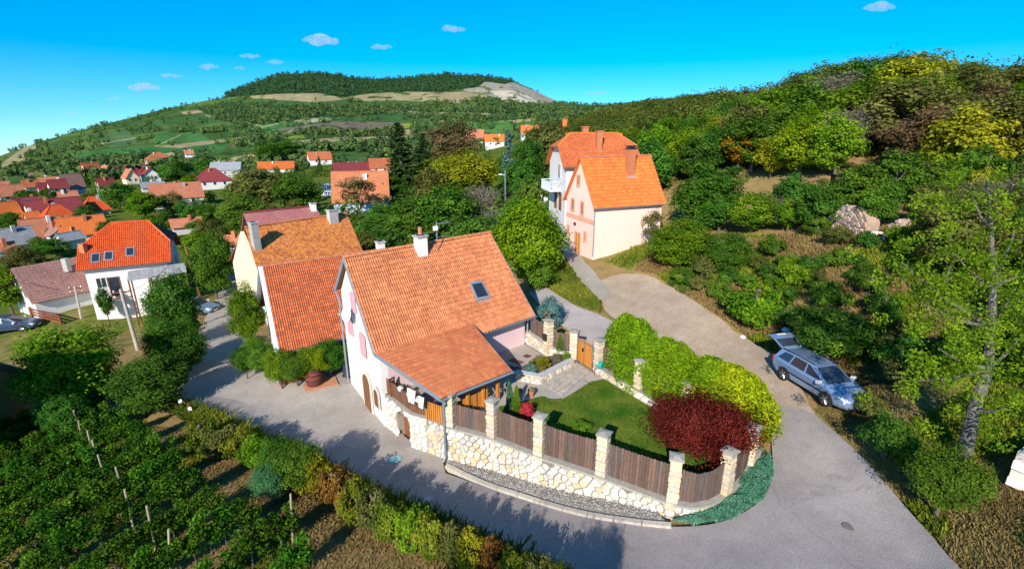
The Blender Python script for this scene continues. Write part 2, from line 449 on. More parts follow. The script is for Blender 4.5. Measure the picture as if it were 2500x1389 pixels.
ROCK = [(1090,190),(1140,186),(1200,193),(1262,205),(1320,228),(1370,250),(1330,252),(1260,252),(1215,240),(1170,228),(1130,222),(1150,205)]
CLIFF = [(1196,222),(1250,222),(1285,232),(1312,250),(1262,251),(1232,251)]
FIELDS = [((600,300),(690,296),(800,284),(830,290),(700,312),(615,318),(.05,.16,.05)), ((660,318),(820,296),(985,300),(990,318),(800,322),(.10,.10,.075)),
 ((370,330),(480,322),(520,345),(380,350),(.05,.15,.045)), ((250,330),(310,318),(335,350),(270,362),(.07,.14,.06)), ((160,378),(330,360),(560,352),(540,368),(300,388),(180,400),(.045,.15,.045)),
 ((980,330),(1000,316),(1010,334),(860,346),(640,356),(660,348),(.34,.27,.15)), ((900,268),(940,268),(1190,276),(1200,282),(1080,279),(900,276),(.2,.22,.09)), ((1150,300),(1300,290),(1330,300),(1200,322),(1140,316),(.08,.19,.045)),
 ((700,296),(780,288),(820,291),(760,300),(.34,.30,.2)), ((1240,296),(1300,288),(1310,293),(1262,300),(.42,.33,.18)), ((0,402),(70,352),(96,355),(30,420),(0,440),(.26,.22,.12)), ((380,358),(560,338),(600,334),(590,342),(440,362),(.30,.24,.13)),
 ((320,392),(420,372),(440,378),(350,404),(.33,.27,.15)), ((480,400),(640,372),(660,376),(560,402),(.34,.27,.14)), ((440,274),(490,268),(495,276),(450,280),(.36,.25,.16)), ((850,322),(960,306),(1010,300),(1000,312),(930,325),(.22,.26,.03)), ((670,340),(740,328),(745,338),(.20,.26,.03)),
 ((1560,262),(1640,266),(1720,268),(1700,284),(1600,276),(.33,.24,.10)), ((1140,322),(1230,306),(1300,300),(1300,312),(1180,336),(.09,.2,.05))]
for f in FIELDS: mixc(inpoly(qx, qy, f[:-1]), f[-1], .9)
rows = inpoly(qx, qy, FIELDS[1][:-1]) & ((np.floor(RR_ / 9) % 2) == 0); mixc(rows, (.20, .15, .12), .9)
mixc(inpoly(qx, qy, WOOD2), (.028, .065, .024)); 
mixc(inpoly(qx, qy, BAND) & (nz2 > .28), (.34, .27, .15), .85); mixc(inpoly(qx, qy, ROCK) & (nz2 > .2), (.34, .29, .24), .9); mixc(inpoly(qx, qy, CLIFF) & (nz2 > .15), (.56, .48, .36), .95)
mixc(inpoly(qx, qy, WOOD) & (nz2 > .03), (.022, .055, .022))
for a, b2 in [((500,282),(640,308)),((615,318),(700,296)),((900,270),(1200,279)),((640,356),(1000,318)),((1180,280),(1230,298)),((240,352),(340,336)),((0,436),(92,352)),((750,300),(690,330)),((1050,285),(1090,300)),((380,358),(440,330))]:
    d = np.abs((qx - a[0]) * (b2[1] - a[1]) - (qy - a[1]) * (b2[0] - a[0])) / math.hypot(b2[0] - a[0], b2[1] - a[1])
    t = ((qx - a[0]) * (b2[0] - a[0]) + (qy - a[1]) * (b2[1] - a[1])) / ((b2[0] - a[0]) ** 2 + (b2[1] - a[1]) ** 2)
    mixc((d < 1.3) & (t > 0) & (t < 1), (.36, .29, .17), .8)
mh_, nt, b = node_mat('hill_cover'); N, L = nt.nodes, nt.links
ca = N.new('ShaderNodeAttribute'); ca.attribute_name = 'cover'
tc = N.new('ShaderNodeTexCoord'); n1 = N.new('ShaderNodeTexNoise'); n1.inputs['Scale'].default_value = .09; n1.inputs['Detail'].default_value = 6
L.new(tc.outputs['Object'], n1.inputs['Vector'])
mr = N.new('ShaderNodeMapRange'); mr.inputs[1].default_value = .3; mr.inputs[2].default_value = .7; mr.inputs[3].default_value = .7; mr.inputs[4].default_value = 1.3
hv = N.new('ShaderNodeHueSaturation'); L.new(n1.outputs[0], mr.inputs[0]); L.new(mr.outputs[0], hv.inputs['Value']); L.new(ca.outputs['Color'], hv.inputs['Color'])
L.new(hv.outputs[0], b.inputs['Base Color']); b.inputs['Roughness'].default_value = 1; b.inputs['Specular IOR Level'].default_value = 0
hill = grid_mesh('hill', np.stack([X, Y, Z], -1), naz, nr_, mh_, kind='structure')
ca_ = hill.data.attributes.new('cover', 'FLOAT_COLOR', 'POINT')
ca_.data.foreach_set('color', np.concatenate([C, np.ones(C.shape[:2] + (1,))], -1).astype(np.float32).ravel())

# woods and bushes of the far hill, nobody could count them
g = np.random.default_rng(11)
n = 60000
az = np.radians(g.uniform(-62, 30, n)); uu = g.uniform(0, 1, n); r = np.exp(np.log(310) + uu * (np.log(1560) - np.log(310)))
x, y = r * np.sin(az), r * np.cos(az); z = terr(x, y); px_, py_ = proj_np(x, y, z)
w1, w2 = inpoly(px_, py_, WOOD), inpoly(px_, py_, WOOD2)
hedge = (np.abs(vnoise(x, y, 140, 21) - .5) < .035) | (vnoise(x, y, 60, 22) > .72)
bare = np.zeros(n, bool)
for f in FIELDS: bare |= inpoly(px_, py_, f[:-1])
bare |= inpoly(px_, py_, ROCK) | inpoly(px_, py_, BAND)
dens = np.where(w1 | w2, .34, np.where(bare, .008, np.where(hedge, .45, .022)))
k = g.uniform(0, 1, n) < dens
x, y, z, w1 = x[k], y[k], z[k], w1[k]
hgt = g.uniform(4, 9, len(x)) * np.where(w1, .95, .8)
P = []; T = []
for nl in (22,):
    C0 = np.stack([x, y, z + hgt * .5], -1)
    d = g.normal(size=(len(x), nl, 3)); d /= np.linalg.norm(d, axis=2, keepdims=True)
    pts = C0[:, None, :] + d * (np.stack([hgt * .55, hgt * .55, hgt * .5], -1))[:, None, :]
    nrm = d.reshape(-1, 3); sz = np.repeat(hgt * .42, nl)[:, None]
    nn = nrm * .75 + g.normal(size=nrm.shape) * .25; nn[:, 2] += .15; nn /= np.linalg.norm(nn, axis=1, keepdims=True)
    t = np.cross(nn, g.normal(size=nn.shape)); t /= np.linalg.norm(t, axis=1, keepdims=True); bb = np.cross(nn, t)
    pp = pts.reshape(-1, 3); a_, c_ = t * sz * .5, bb * sz * .45
    P.append(np.stack([pp - a_, pp - c_, pp + a_, pp + c_], 1).reshape(-1, 3)); T.append(np.repeat(np.where(w1, .12, g.uniform(.1, .9, len(x))), nl))
me = quads_mesh('hillside_wood', np.concatenate(P), np.concatenate(T))
me.materials.append(leaf_mat('leaf_far', (.030, .080, .032), (.12, .18, .045), .25))
hw = bpy.data.objects.new('hillside_wood', me); COL.objects.link(hw)
tag(hw, 'dark green woods and hedgerows scattered over the far hill', 'wood', kind='stuff')

# ------------------------------------------------------------------ roads, lanes and yards: sheets laid on the ground
asphalt = pm('asphalt', (.33, .29, .275), (.43, .38, .355), .22, .92, .25, fine=28, spec=.15)
_nt = asphalt.node_tree; _b = _nt.nodes['Principled BSDF']; _src = _b.inputs['Base Color'].links[0].from_socket
_tc = _nt.nodes.new('ShaderNodeTexCoord'); _nw = _nt.nodes.new('ShaderNodeTexNoise'); _nw.inputs['Scale'].default_value = 1.1; _nw.inputs['Detail'].default_value = 5
_nt.links.new(_tc.outputs['Object'], _nw.inputs['Vector'])
_ma = _nt.nodes.new('ShaderNodeMixRGB'); _ma.inputs[0].default_value = .6; _nt.links.new(_tc.outputs['Object'], _ma.inputs[1]); _nt.links.new(_nw.outputs['Color'], _ma.inputs[2])
_vo = _nt.nodes.new('ShaderNodeTexVoronoi'); _vo.feature = 'DISTANCE_TO_EDGE'; _vo.inputs['Scale'].default_value = .42; _nt.links.new(_ma.outputs[0], _vo.inputs['Vector'])
_mr = _nt.nodes.new('ShaderNodeMapRange'); _mr.inputs[1].default_value = .004; _mr.inputs[2].default_value = .010; _mr.inputs[3].default_value = .87; _mr.inputs[4].default_value = 1.0; _nt.links.new(_vo.outputs['Distance'], _mr.inputs[0])
_np = _nt.nodes.new('ShaderNodeTexNoise'); _np.inputs['Scale'].default_value = .33; _np.inputs['Detail'].default_value = 7; _np.inputs['Roughness'].default_value = .7; _nt.links.new(_tc.outputs['Object'], _np.inputs['Vector'])
_mp = _nt.nodes.new('ShaderNodeMapRange'); _mp.inputs[1].default_value = .34; _mp.inputs[2].default_value = .62; _mp.inputs[3].default_value = .80; _mp.inputs[4].default_value = 1.06; _nt.links.new(_np.outputs[0], _mp.inputs[0])
_mm = _nt.nodes.new('ShaderNodeMath'); _mm.operation = 'MULTIPLY'; _nt.links.new(_mr.outputs[0], _mm.inputs[0]); _nt.links.new(_mp.outputs[0], _mm.inputs[1])
_hs = _nt.nodes.new('ShaderNodeHueSaturation'); _nt.links.new(_src, _hs.inputs['Color']); _nt.links.new(_mm.outputs[0], _hs.inputs['Value']); _nt.links.new(_hs.outputs[0], _b.inputs['Base Color'])
concrete = pm('concrete', (.39, .345, .305), (.31, .27, .235), .6, .92, .2, fine=22, spec=.15)
dirt = pm('dirt', (.50, .385, .29), (.38, .28, .19), .7, .95, .4, fine=14, spec=.1)
gravel_m = pm('gravel_path', (.30, .27, .23), (.38, .33, .27), .8, .95, .3, fine=20, spec=.1)
def resample(pts, n):
    pts = np.array([tuple(p) for p in pts], float); d = np.concatenate([[0], np.cumsum(np.linalg.norm(np.diff(pts, axis=0), axis=1))])
    t = np.linspace(0, d[-1], n)
    return np.stack([np.interp(t, d, pts[:, i]) for i in range(pts.shape[1])], -1)
def catmull(pts, sub):
    pts = [np.array(tuple(p), float) for p in pts]; out = []
    for i in range(len(pts) - 1):
        p0, p1, p2, p3 = pts[max(i - 1, 0)], pts[i], pts[i + 1], pts[min(i + 2, len(pts) - 1)]
        for k in range(sub):
            t = k / sub
            out.append(.5 * ((2 * p1) + (-p0 + p2) * t + (2 * p0 - 5 * p1 + 4 * p2 - p3) * t * t + (-p0 + 3 * p1 - 3 * p2 + p3) * t ** 3))
    out.append(pts[-1]); return np.array(out)
def strip(name, Lp, Rp, mat, dz, sub=10, across=22, wob=0.0):
    A = catmull([on(*p) for p in Lp], sub)[:, :2]; B = catmull([on(*p) for p in Rp], sub)[:, :2]
    if wob:
        A = A + (np.stack([vnoise(A[:, 0], A[:, 1], .7, 31), vnoise(A[:, 0], A[:, 1], .7, 32)], -1) - .5) * wob
        B = B + (np.stack([vnoise(B[:, 0], B[:, 1], .7, 33), vnoise(B[:, 0], B[:, 1], .7, 34)], -1) - .5) * wob
    t = np.linspace(0, 1, across)[None, :, None]
    V = A[:, None, :] * (1 - t) + B[:, None, :] * t
    z = terr(V[..., 0].ravel(), V[..., 1].ravel()).reshape(V.shape[:2]) + dz
    return grid_mesh(name, np.concatenate([V, z[..., None]], -1), V.shape[0], V.shape[1], mat, kind='structure')
KERB = [(1090,1140),(1170,1178),(1250,1207),(1400,1252),(1550,1278),(1640,1287)]
strip('street', [(430,980),(470,880),(500,780),(540,700),(575,640),(592,600)], [(640,1000),(606,880),(602,780),(606,700),(613,650),(617,605)], concrete, .012)
strip('yard', [(640,860),(700,890),(850,880),(922,990),(1000,1075),(1047,1090),(1075,1100)], [(465,990),(625,1030),(730,1070),(835,1115),(945,1150),(1000,1160),(1095,1185)], concrete, .018)
strip('road', [(480,960),(640,1000),(840,1085),(1000,1135),(1100,1160),(1250,1210),(1400,1254),(1550,1280),(1680,1286),(1780,1268),(1858,1220),(1886,1160),(1884,1090),(1880,1000),(1866,930)],
      [(440,1000),(600,1060),(790,1150),(950,1225),(1060,1275),(1220,1345),(1400,1425),(1600,1500),(1850,1560),(2200,1540),(2420,1480),(2330,1375),(2190,1215),(2060,1075),(1960,985)], asphalt, .03, across=40)
strip('dirt_road', [(1850,985),(1760,935),(1640,855),(1535,800),(1475,755),(1470,715),(1455,690)], [(1990,1010),(1895,872),(1800,812),(1690,735),(1600,680),(1545,668),(1500,672)], dirt, .036, wob=.22)
strip('path', [(1462,735),(1405,668),(1378,622),(1356,585)], [(1500,722),(1446,662),(1408,618),(1384,588)], gravel_m, .05, wob=.3)
strip('lane', [(1290,715),(1340,772),(1400,815),(1460,858)], [(1330,700),(1395,742),(1458,768),(1545,805)], asphalt, .044)
# ------------------------------------------------------------------ building materials
render_white = pm('render_white', (.80, .76, .74), (.68, .64, .62), 1.1, .9, .04)
render_pink = pm('render_pink', (.78, .56, .56), (.70, .50, .51), .8, .9, .08)
render_salmon = pm('render_salmon', (.82, .56, .47), (.77, .52, .43), .5, .9, .04)
render_cream = pm('render_cream', (.80, .66, .44), (.72, .58, .38), .5, .9, .06)
render_ochre = pm('render_ochre', (.40, .25, .10), (.34, .21, .08), .4, .9, .06)
render_grey = pm('render_grey', (.55, .53, .50), (.46, .45, .43), .6, .9, .06)
render_blue = pm('render_blue', (.48, .56, .68), (.42, .50, .62), .6, .9, .06)
def roof_pm(n, a, b, s=1.4): return pm(n, a, b, s, .8, .15, fine=6, spec=.25)
tile_salmon = roof_pm('tile_salmon', (.56, .200, .085), (.44, .150, .065), .5)
tile_brick = roof_pm('tile_brick', (.50, .135, .05), (.38, .10, .045), .6)
tile_orange = roof_pm('tile_orange', (.66, .165, .035), (.56, .13, .03), .5)
tile_mottled = roof_pm('tile_mottled', (.66, .23, .05), (.46, .13, .04), 2.2)
tile_red = roof_pm('tile_red', (.62, .095, .02), (.52, .075, .02), .4)
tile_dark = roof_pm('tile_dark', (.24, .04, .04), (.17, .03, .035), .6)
tile_brown = roof_pm('tile_brown', (.31, .165, .135), (.24, .125, .105), .6)
tile_rust = roof_pm('tile_rust', (.44, .13, .05), (.34, .09, .04), .6)
tile_pink = roof_pm('tile_pink', (.52, .19, .10), (.40, .135, .075), .6)
slate = roof_pm('slate', (.30, .31, .32), (.22, .23, .25), .6)
eternit = pm('eternit', (.36, .36, .36), (.25, .25, .26), 1.5, .9, .2, fine=8)
stone_a = pm('stone_a', (.72, .65, .55), (.54, .48, .40), 5, .92, .35, fine=24)
stone_b = pm('stone_b', (.70, .57, .38), (.56, .42, .26), 5, .92, .35, fine=24)
stone_c = pm('stone_c', (.58, .54, .50), (.44, .41, .38), 5, .92, .35, fine=24)
stone_d = pm('stone_d', (.80, .75, .66), (.66, .61, .53), 5, .92, .35, fine=24)
block_a = pm('block_a', (.70, .57, .40), (.58, .45, .30), 6, .92, .35, fine=26)
block_b = pm('block_b', (.62, .52, .40), (.48, .40, .32), 6, .92, .35, fine=26)
mortar = pm('mortar', (.44, .39, .32), (.36, .32, .27), 3, .95, .3, fine=20)
coping_m = pm('coping', (.36, .33, .28), (.28, .26, .22), 3, .95, .3, fine=18)
board_a = pm('board_a', (.155, .095, .072), (.105, .062, .048), 2.5, .85, .3, stretch=(9, 9, .7), fine=9)
board_b = pm('board_b', (.205, .125, .090), (.125, .075, .055), 2.5, .85, .3, stretch=(9, 9, .7), fine=9)
board_c = pm('board_c', (.14, .105, .092), (.085, .062, .055), 2.5, .85, .3, stretch=(9, 9, .7), fine=9)
wood_orange = pm('wood_orange', (.60, .235, .04), (.46, .165, .028), 2, .6, .2, stretch=(8, 8, .8))
wood_brown = pm('wood_brown', (.24, .10, .04), (.16, .065, .03), 2, .7, .2, stretch=(8, 8, .8))
wood_pale = pm('wood_pale', (.46, .36, .25), (.34, .26, .18), 2, .9, .2, stretch=(8, 8, .8))
zinc = pm('zinc', (.30, .36, .42), (.24, .30, .36), 2, .45, 0, metal=.35)
steel = pm('steel', (.42, .43, .44), (.34, .35, .36), 3, .4, 0, metal=.8)
black_m = pm('black_metal', (.02, .02, .022), (.03, .03, .032), 3, .5)
white_p = pm('white_plastic', (.80, .80, .80), (.74, .74, .75), 3, .45)
glass_m = pm('window_glass', (.02, .028, .04), (.03, .04, .055), 2, .06, spec=.8)
clay = pm('clay', (.50, .20, .10), (.40, .15, .08), 4, .8)
plaster_grey = pm('plaster_grey', (.46, .44, .41), (.36, .35, .33), 2, .9, .2, fine=12)
rust_m = pm('rust', (.26, .07, .03), (.16, .05, .03), 5, .8, .2)
pole_m = pm('pole_concrete', (.46, .43, .37), (.36, .33, .29), 2, .9, .2, fine=14)

# ------------------------------------------------------------------ roofs of tiles
def _tile_mesh(name, rolls=2, amp=.027, lift=.045, seg=5):
    n = rolls * seg; vs = []; 
    for yy, zz in ((0, 0.0), (1.1, lift)):
        for i in range(n + 1):
            t = i / n; vs.append((t - .5, yy, zz + amp * (1 - math.cos(2 * math.pi * rolls * t)) * .5 * 2))
    for i in range(n + 1): vs.append((i / n - .5, 1.1, -.012))
    m = n + 1
    fs = [(i, m + i, m + i + 1, i + 1) for i in range(n)] + [(m + i, 2 * m + i, 2 * m + i + 1, m + i + 1) for i in range(n)]
    return vs, fs
TILE_V, TILE_F = _tile_mesh('roof_tile')
FLAT_V, FLAT_F = _tile_mesh('roof_tile', rolls=1, amp=.004, lift=.022, seg=2)
def tile_roof(th, P00, P10, P01, P11, tw, tl, mats, max_ind=300, keep=None, flat=False, name='roof_tile', jit=.004, budget=None):
    """tiles in courses from ridge edge P00-P10 down to eave edge P01-P11; the ones nearest the camera are parts of their own"""
    P00, P10, P01, P11 = map(Vector, (P00, P10, P01, P11))
    V0, F0 = (FLAT_V, FLAT_F) if flat else (TILE_V, TILE_F)
    rows = max(1, round(((P01 - P00).length + (P11 - P10).length) / 2 / tl)); cols = max(1, round(((P10 - P00).length + (P11 - P01).length) / 2 / tw))
    cells = []
    for r in range(rows):
        v = r / rows; v1 = (r + 1) / rows
        for c in range(cols):
            u = (c + .5) / cols
            a = (P00 * (1 - u) + P10 * u) * (1 - v) + (P01 * (1 - u) + P11 * u) * v
            e = (P00 * (1 - u) + P10 * u) * (1 - v1) + (P01 * (1 - u) + P11 * u) * v1
            if keep and not keep(u, v + .5 / rows, (a + e) / 2): continue
            X = ((P10 - P00) * (1 - v) + (P11 - P01) * v) / cols
            Yv = e - a; l = Yv.length; w = X.length
            Y_ = Yv.normalized(); X_ = (X - Y_ * X.dot(Y_)).normalized(); Z_ = X_.cross(Y_)
            if Z_.z < 0: X_, Z_ = -X_, -Z_
            a = a + Z_ * (.012 + rnd.uniform(0, jit * 2)) + Y_ * rnd.uniform(-jit, jit)
            M = Matrix(((X_.x * w, Y_.x * l, Z_.x, a.x), (X_.y * w, Y_.y * l, Z_.y, a.y), (X_.z * w, Y_.z * l, Z_.z, a.z), (0, 0, 0, 1)))
            cells.append((dist_px(a), M))
    cells.sort(key=lambda q: q[0])
    if max_ind:
        mes = []
        for k in range(2):
            me = bpy.data.meshes.new(name); me.from_pydata(V0, [], F0); me.materials.append(mats[0]); me.update(); mes.append(me)
        for d, M in cells[:max_ind]: put(name, mes[0], th, M, rnd.choice(mats))
    rest = cells[max_ind:]
    if rest:
        mb = MB()
        for d, M in rest:
            mb.cur = rnd.randrange(len(mats)); mb.add([M @ Vector(p) for p in V0], F0)
        o = mb.build(name + 's', list(mats), th); o['kind'] = 'stuff'
    return cells
def ridge_caps(th, a, b, n, mat, r=.13, name='ridge_tile'):
    a, b = Vector(a), Vector(b); d = (b - a) / n
    m = 6; vs = []
    for k, (x, s) in enumerate(((0, 1.0), (1.08, 1.1))):
        for i in range(m + 1):
            t = math.pi * i / m; vs.append((x, math.cos(t) * r * s, math.sin(t) * r * s * .8))
    fs = [(i, m + 1 + i, m + 2 + i, i + 1) for i in range(m)] + [tuple(range(m, -1, -1)), tuple(range(m + 1, 2 * m + 2))]
    me = bpy.data.meshes.new(name); me.from_pydata(vs, [], fs); me.materials.append(mat); me.update()
    X_ = d.normalized(); Y_ = Vector((-X_.y, X_.x, 0)).normalized(); Z_ = X_.cross(Y_)
    for k in range(n):
        p = a + d * k
        M = Matrix(((X_.x * d.length, Y_.x, Z_.x, p.x), (X_.y * d.length, Y_.y, Z_.y, p.y), (X_.z * d.length, Y_.z, Z_.z, p.z), (0, 0, 0, 1)))
        put(name, me, th, M, mat)
def window(th, c, nrm, w, h, frame, pane=None, name='window', bars=True, d=.05, fw=.07):
    """frame (part) with its pane (sub-part) on a wall; c centre on the wall face, nrm outward"""
    n = Vector((nrm[0], nrm[1], 0)).normalized(); e = Vector((-n.y, n.x, 0)); z = Vector((0, 0, 1)); c = Vector(c) + n * (d / 2 + .003)
    B = (e, n, z); mb = MB()
    mb.box(c + e * (w / 2 - fw / 2), (fw, d, h), basis=B).box(c - e * (w / 2 - fw / 2), (fw, d, h), basis=B)
    mb.box(c + z * (h / 2 - fw / 2), (w - 2 * fw, d, fw), basis=B).box(c - z * (h / 2 - fw / 2), (w - 2 * fw, d, fw), basis=B)
    if bars: mb.box(c, (.05, d * .8, h - 2 * fw), basis=B)
    o = mb.build(name, frame, th)
    MB().box(c - n * d * .3, (w - fw, d * .3, h - fw), basis=B).build('pane', pane or glass_m, o)
    return o
def gutter(th, a, b, mat=None, r=.07, name='gutter'):
    a, b = Vector(a), Vector(b); d = (b - a); s = Vector((d.y, -d.x, 0)).normalized()
    vs, m = [], 6
    for p in (a, b):
        for i in range(m + 1):
            t = math.pi + math.pi * i / m; vs.append(p + s * (math.cos(t) * r) + Vector((0, 0, math.sin(t) * r)))
    fs = [(i, i + 1, m + 2 + i, m + 1 + i) for i in range(m)]
    mb = MB(); mb.add(vs, fs); 
    vs2 = [v + Vector((0, 0, -.012)) for v in vs]; mb.add(vs2, [f[::-1] for f in fs])
    return mb.build(name, mat or zinc, th)
def chimney(th, x, y, z0, z1, w, d, rz, mat, cap=None, pot=None, name='chimney', flash=True):
    o = MB().box((x, y, (z0 + z1) / 2), (w, d, z1 - z0), rz).build(name, mat, th)
    MB().box((x, y, z1 + .05), (w + .14, d + .14, .1), rz).build('cap', cap or plaster_grey, o)
    MB().box((x, y, z1 + .12), (w * .6, d * .6, .06), rz).build('flue', black_m, o)
    if pot: MB().lathe((x, y, z1 + .1), [(.14, 0), (.12, .2), (.13, .45), (.1, .46)], 10).build('pot', pot, o)
    return o

# ------------------------------------------------------------------ stone facings: every stone a piece
def voronoi_cells(seeds, reach):
    out = []
    S = np.array(seeds)
    for i, (sx, sy) in enumerate(seeds):
        poly = [(sx - reach, sy - reach), (sx + reach, sy - reach), (sx + reach, sy + reach), (sx - reach, sy + reach)]
        d = np.hypot(S[:, 0] - sx, S[:, 1] - sy)
        for j in np.argsort(d)[1:26]:
            if d[j] > reach * 2.2 or d[j] < 1e-6: continue
            mx, my = (sx + S[j, 0]) / 2, (sy + S[j, 1]) / 2; nx, ny = S[j, 0] - sx, S[j, 1] - sy
            poly = clip(poly, mx, my, nx, ny)
            if len(poly) < 3: break
        out.append(poly)
    return out
def clip(poly, mx, my, nx, ny):
    res = []
    for k in range(len(poly)):
        p, q = poly[k - 1], poly[k]
        a = (p[0] - mx) * nx + (p[1] - my) * ny; b = (q[0] - mx) * nx + (q[1] - my) * ny
        if (a <= 0) != (b <= 0):
            t = a / (a - b); res.append((p[0] + (q[0] - p[0]) * t, p[1] + (q[1] - p[1]) * t))
        if b <= 0: res.append(q)
    return res
def path_frame(path):
    P = [Vector((p[0], p[1])) for p in path]; cum = [0]
    for a, b in zip(P[:-1], P[1:]): cum.append(cum[-1] + (b - a).length)
    def f(u, side):
        u = min(max(u, 0), cum[-1] - 1e-6)
        i = max(k for k in range(len(P) - 1) if cum[k] <= u + 1e-9)
        e = (P[i + 1] - P[i]).normalized(); p = P[i] + e * (u - cum[i]); n = Vector((e.y, -e.x)) * side
        return p, n
    return f, cum[-1]
STONES = [stone_a, stone_b, stone_c, stone_d]
def stone_facing(th, path, zb, zt, sp, side, mats=None, depth=.07, hole=None, max_ind=290, gap=.86, seed=1, flat=1.3, name='stone'):
    r = random.Random(seed); f, L = path_frame(path); mats = mats or STONES
    seeds, emit = [], []
    zlo = min(zb(u * L / 20) for u in range(21)); zhi = max(zt(u * L / 20) for u in range(21))
    nu, nz = int(L / (sp * flat)) + 3, int((zhi - zlo) / (sp / flat)) + 3
    for i in range(-1, nu):
        for j in range(-1, nz):
            u = (i + .5 + r.uniform(-.42, .42) + (j % 2) * .5) * sp * flat; z = zlo + (j + .5 + r.uniform(-.42, .42)) * sp / flat
            if not (-sp < u < L + sp): continue
            seeds.append((u, z))
            emit.append(0 < u < L and zb(u) - .1 < z < zt(u) and not (hole and hole(u, z)))
    cells = voronoi_cells(seeds, sp * 2.0); res = []
    for k, poly in enumerate(cells):
        if not emit[k] or len(poly) < 3: continue
        u0, z0 = seeds[k]; e = .1
        sl = (zt(u0 + e) - zt(u0 - e)) / (2 * e); poly = clip(poly, u0, zt(u0) - .005, -sl, 1)
        if len(poly) >= 3: sl = (zb(u0 + e) - zb(u0 - e)) / (2 * e); poly = clip(poly, u0, zb(u0), sl, -1)
        poly = clip(poly, 0, 0, -1, 0) if len(poly) >= 3 else poly; poly = clip(poly, L, 0, 1, 0) if len(poly) >= 3 else poly
        if len(poly) < 3: continue
        cu, cz = sum(p[0] for p in poly) / len(poly), sum(p[1] for p in poly) / len(poly)
        out = []
        for q in poly:   # soften sharp corners
            if not out or math.hypot(q[0] - out[-1][0], q[1] - out[-1][1]) > .03: out.append(q)
        if len(out) < 3: continue
        ar = abs(sum(out[i - 1][0] * out[i][1] - out[i][0] * out[i - 1][1] for i in range(len(out)))) / 2
        if ar < .006: continue
        g_ = gap * r.uniform(.95, 1.02); dd = depth * r.uniform(.7, 1.25)
        vs = []; n = len(out)
        for sc_, o_ in ((g_, -.02), (g_, dd * .6), (g_ * .82, dd)):
            for q in out:
                u, z = cu + (q[0] - cu) * sc_, cz + (q[1] - cz) * sc_
                p, nn = f(u, side); vs.append((p.x + nn.x * o_, p.y + nn.y * o_, z))
        fs = [(i, (i + 1) % n, n + (i + 1) % n, n + i) for i in range(n)] + [(n + i, n + (i + 1) % n, 2 * n + (i + 1) % n, 2 * n + i) for i in range(n)] + [tuple(range(2 * n, 3 * n))]
        res.append((ar, vs, fs))
    res.sort(key=lambda q: -q[0])
    for ar, vs, fs in res[:max_ind]: MB().add(vs, fs).build(name, r.choice(mats), th)
    if res[max_ind:]:
        mb = MB()
        for ar, vs, fs in res[max_ind:]: mb.cur = r.randrange(len(mats)); mb.add(vs, fs)
        mb.build(name + 's', list(mats), th)['kind'] = 'stuff'
def wall_core(path, zb, zt, thick, side, n=40):
    """a wall body along path; side is where it faces, body behind it"""
    f, L = path_frame(path); vs = []; 
    for k in range(n + 1):
        u = L * k / n; p, nn = f(u, side)
        for o_ in (0, -thick):
            for z in (zb(u), zt(u)): vs.append((p.x + nn.x * o_, p.y + nn.y * o_, z))
    fs = []
    for k in range(n):
        a = 4 * k; b = a + 4
        fs += [(a, b, b + 1, a + 1), (a + 2, a + 3, b + 3, b + 2), (a + 1, b + 1, b + 3, a + 3)]
    fs += [(0, 1, 3, 2), (4 * n, 4 * n + 2, 4 * n + 3, 4 * n + 1)]
    return MB().add(vs, fs)

# ------------------------------------------------------------------ the cottage in the middle
A_, B_ = at(838, 629.4, 8.46), at(1196, 568.5, 8.46)
C_ = at(1306, 770, 3.82)
def on_plane(px, py, a, b, c):
    n = (b - a).cross(c - a).normalized(); d = Vector(ray(px, py)); o = Vector((0, 0, CAM_H)); return o + d * ((a - o).dot(n) / d.dot(n))
D_, T_, E_ = on_plane(912.6, 862.6, A_, B_, C_), on_plane(1152, 789.7, A_, B_, C_), on_plane(1178, 812, A_, B_, C_)
print('roof', D_, T_, E_, C_)
Rr_, L_ = at(1248, 904.7, 3.55), at(1076, 974, 3.55)
uh = (B_ - A_).normalized(); bk = Vector((-uh.y, uh.x, 0))
def _cb():
    d1, d2 = (T_ - D_).xy, (C_ - B_).xy; den = d1.x * d2.y - d1.y * d2.x; w = (B_ - D_).xy
    return (w.x * d1.y - w.y * d1.x) / -den if False else ((D_ - B_).xy.x * d1.y - (D_ - B_).xy.y * d1.x) / (d2.x * d1.y - d2.y * d1.x)
Cb_ = B_ + (C_ - B_) * _cb()
BkA = A_ + Vector((-.6, .8, 0)) * 2.2; BkA.z = 6.13
BkB = B_ + bk * 2.2; BkB.z = 6.13
cott = thing('cottage', Vector((A_.x * .5 + C_.x * .5, A_.y * .5 + C_.y * .5, 0)), 'whitewashed cottage with a big salmon tiled roof, a tiled porch and a stone cellar base', 'house')
gn = Vector((-(D_ - A_).y, (D_ - A_).x, 0)); gn = gn.normalized()
if gn.x > 0: gn = -gn
ins = uh * .32
Dw, Aw, Bw = D_ + ins + bk * .12, A_ + ins, BkA + ins - bk * .12
pl = (Dw - Bw).xy.length
ur = (Aw - Bw).xy.dot((Dw - Bw).xy.normalized())
MB().panel(Bw.xy, Dw.xy, [(0, -1.2), (pl, -.8), (pl, Dw.z - .22), (ur, 8.46 - .2), (0, 6.13 - .1)], .4, -gn).build('wall', render_white, cott)
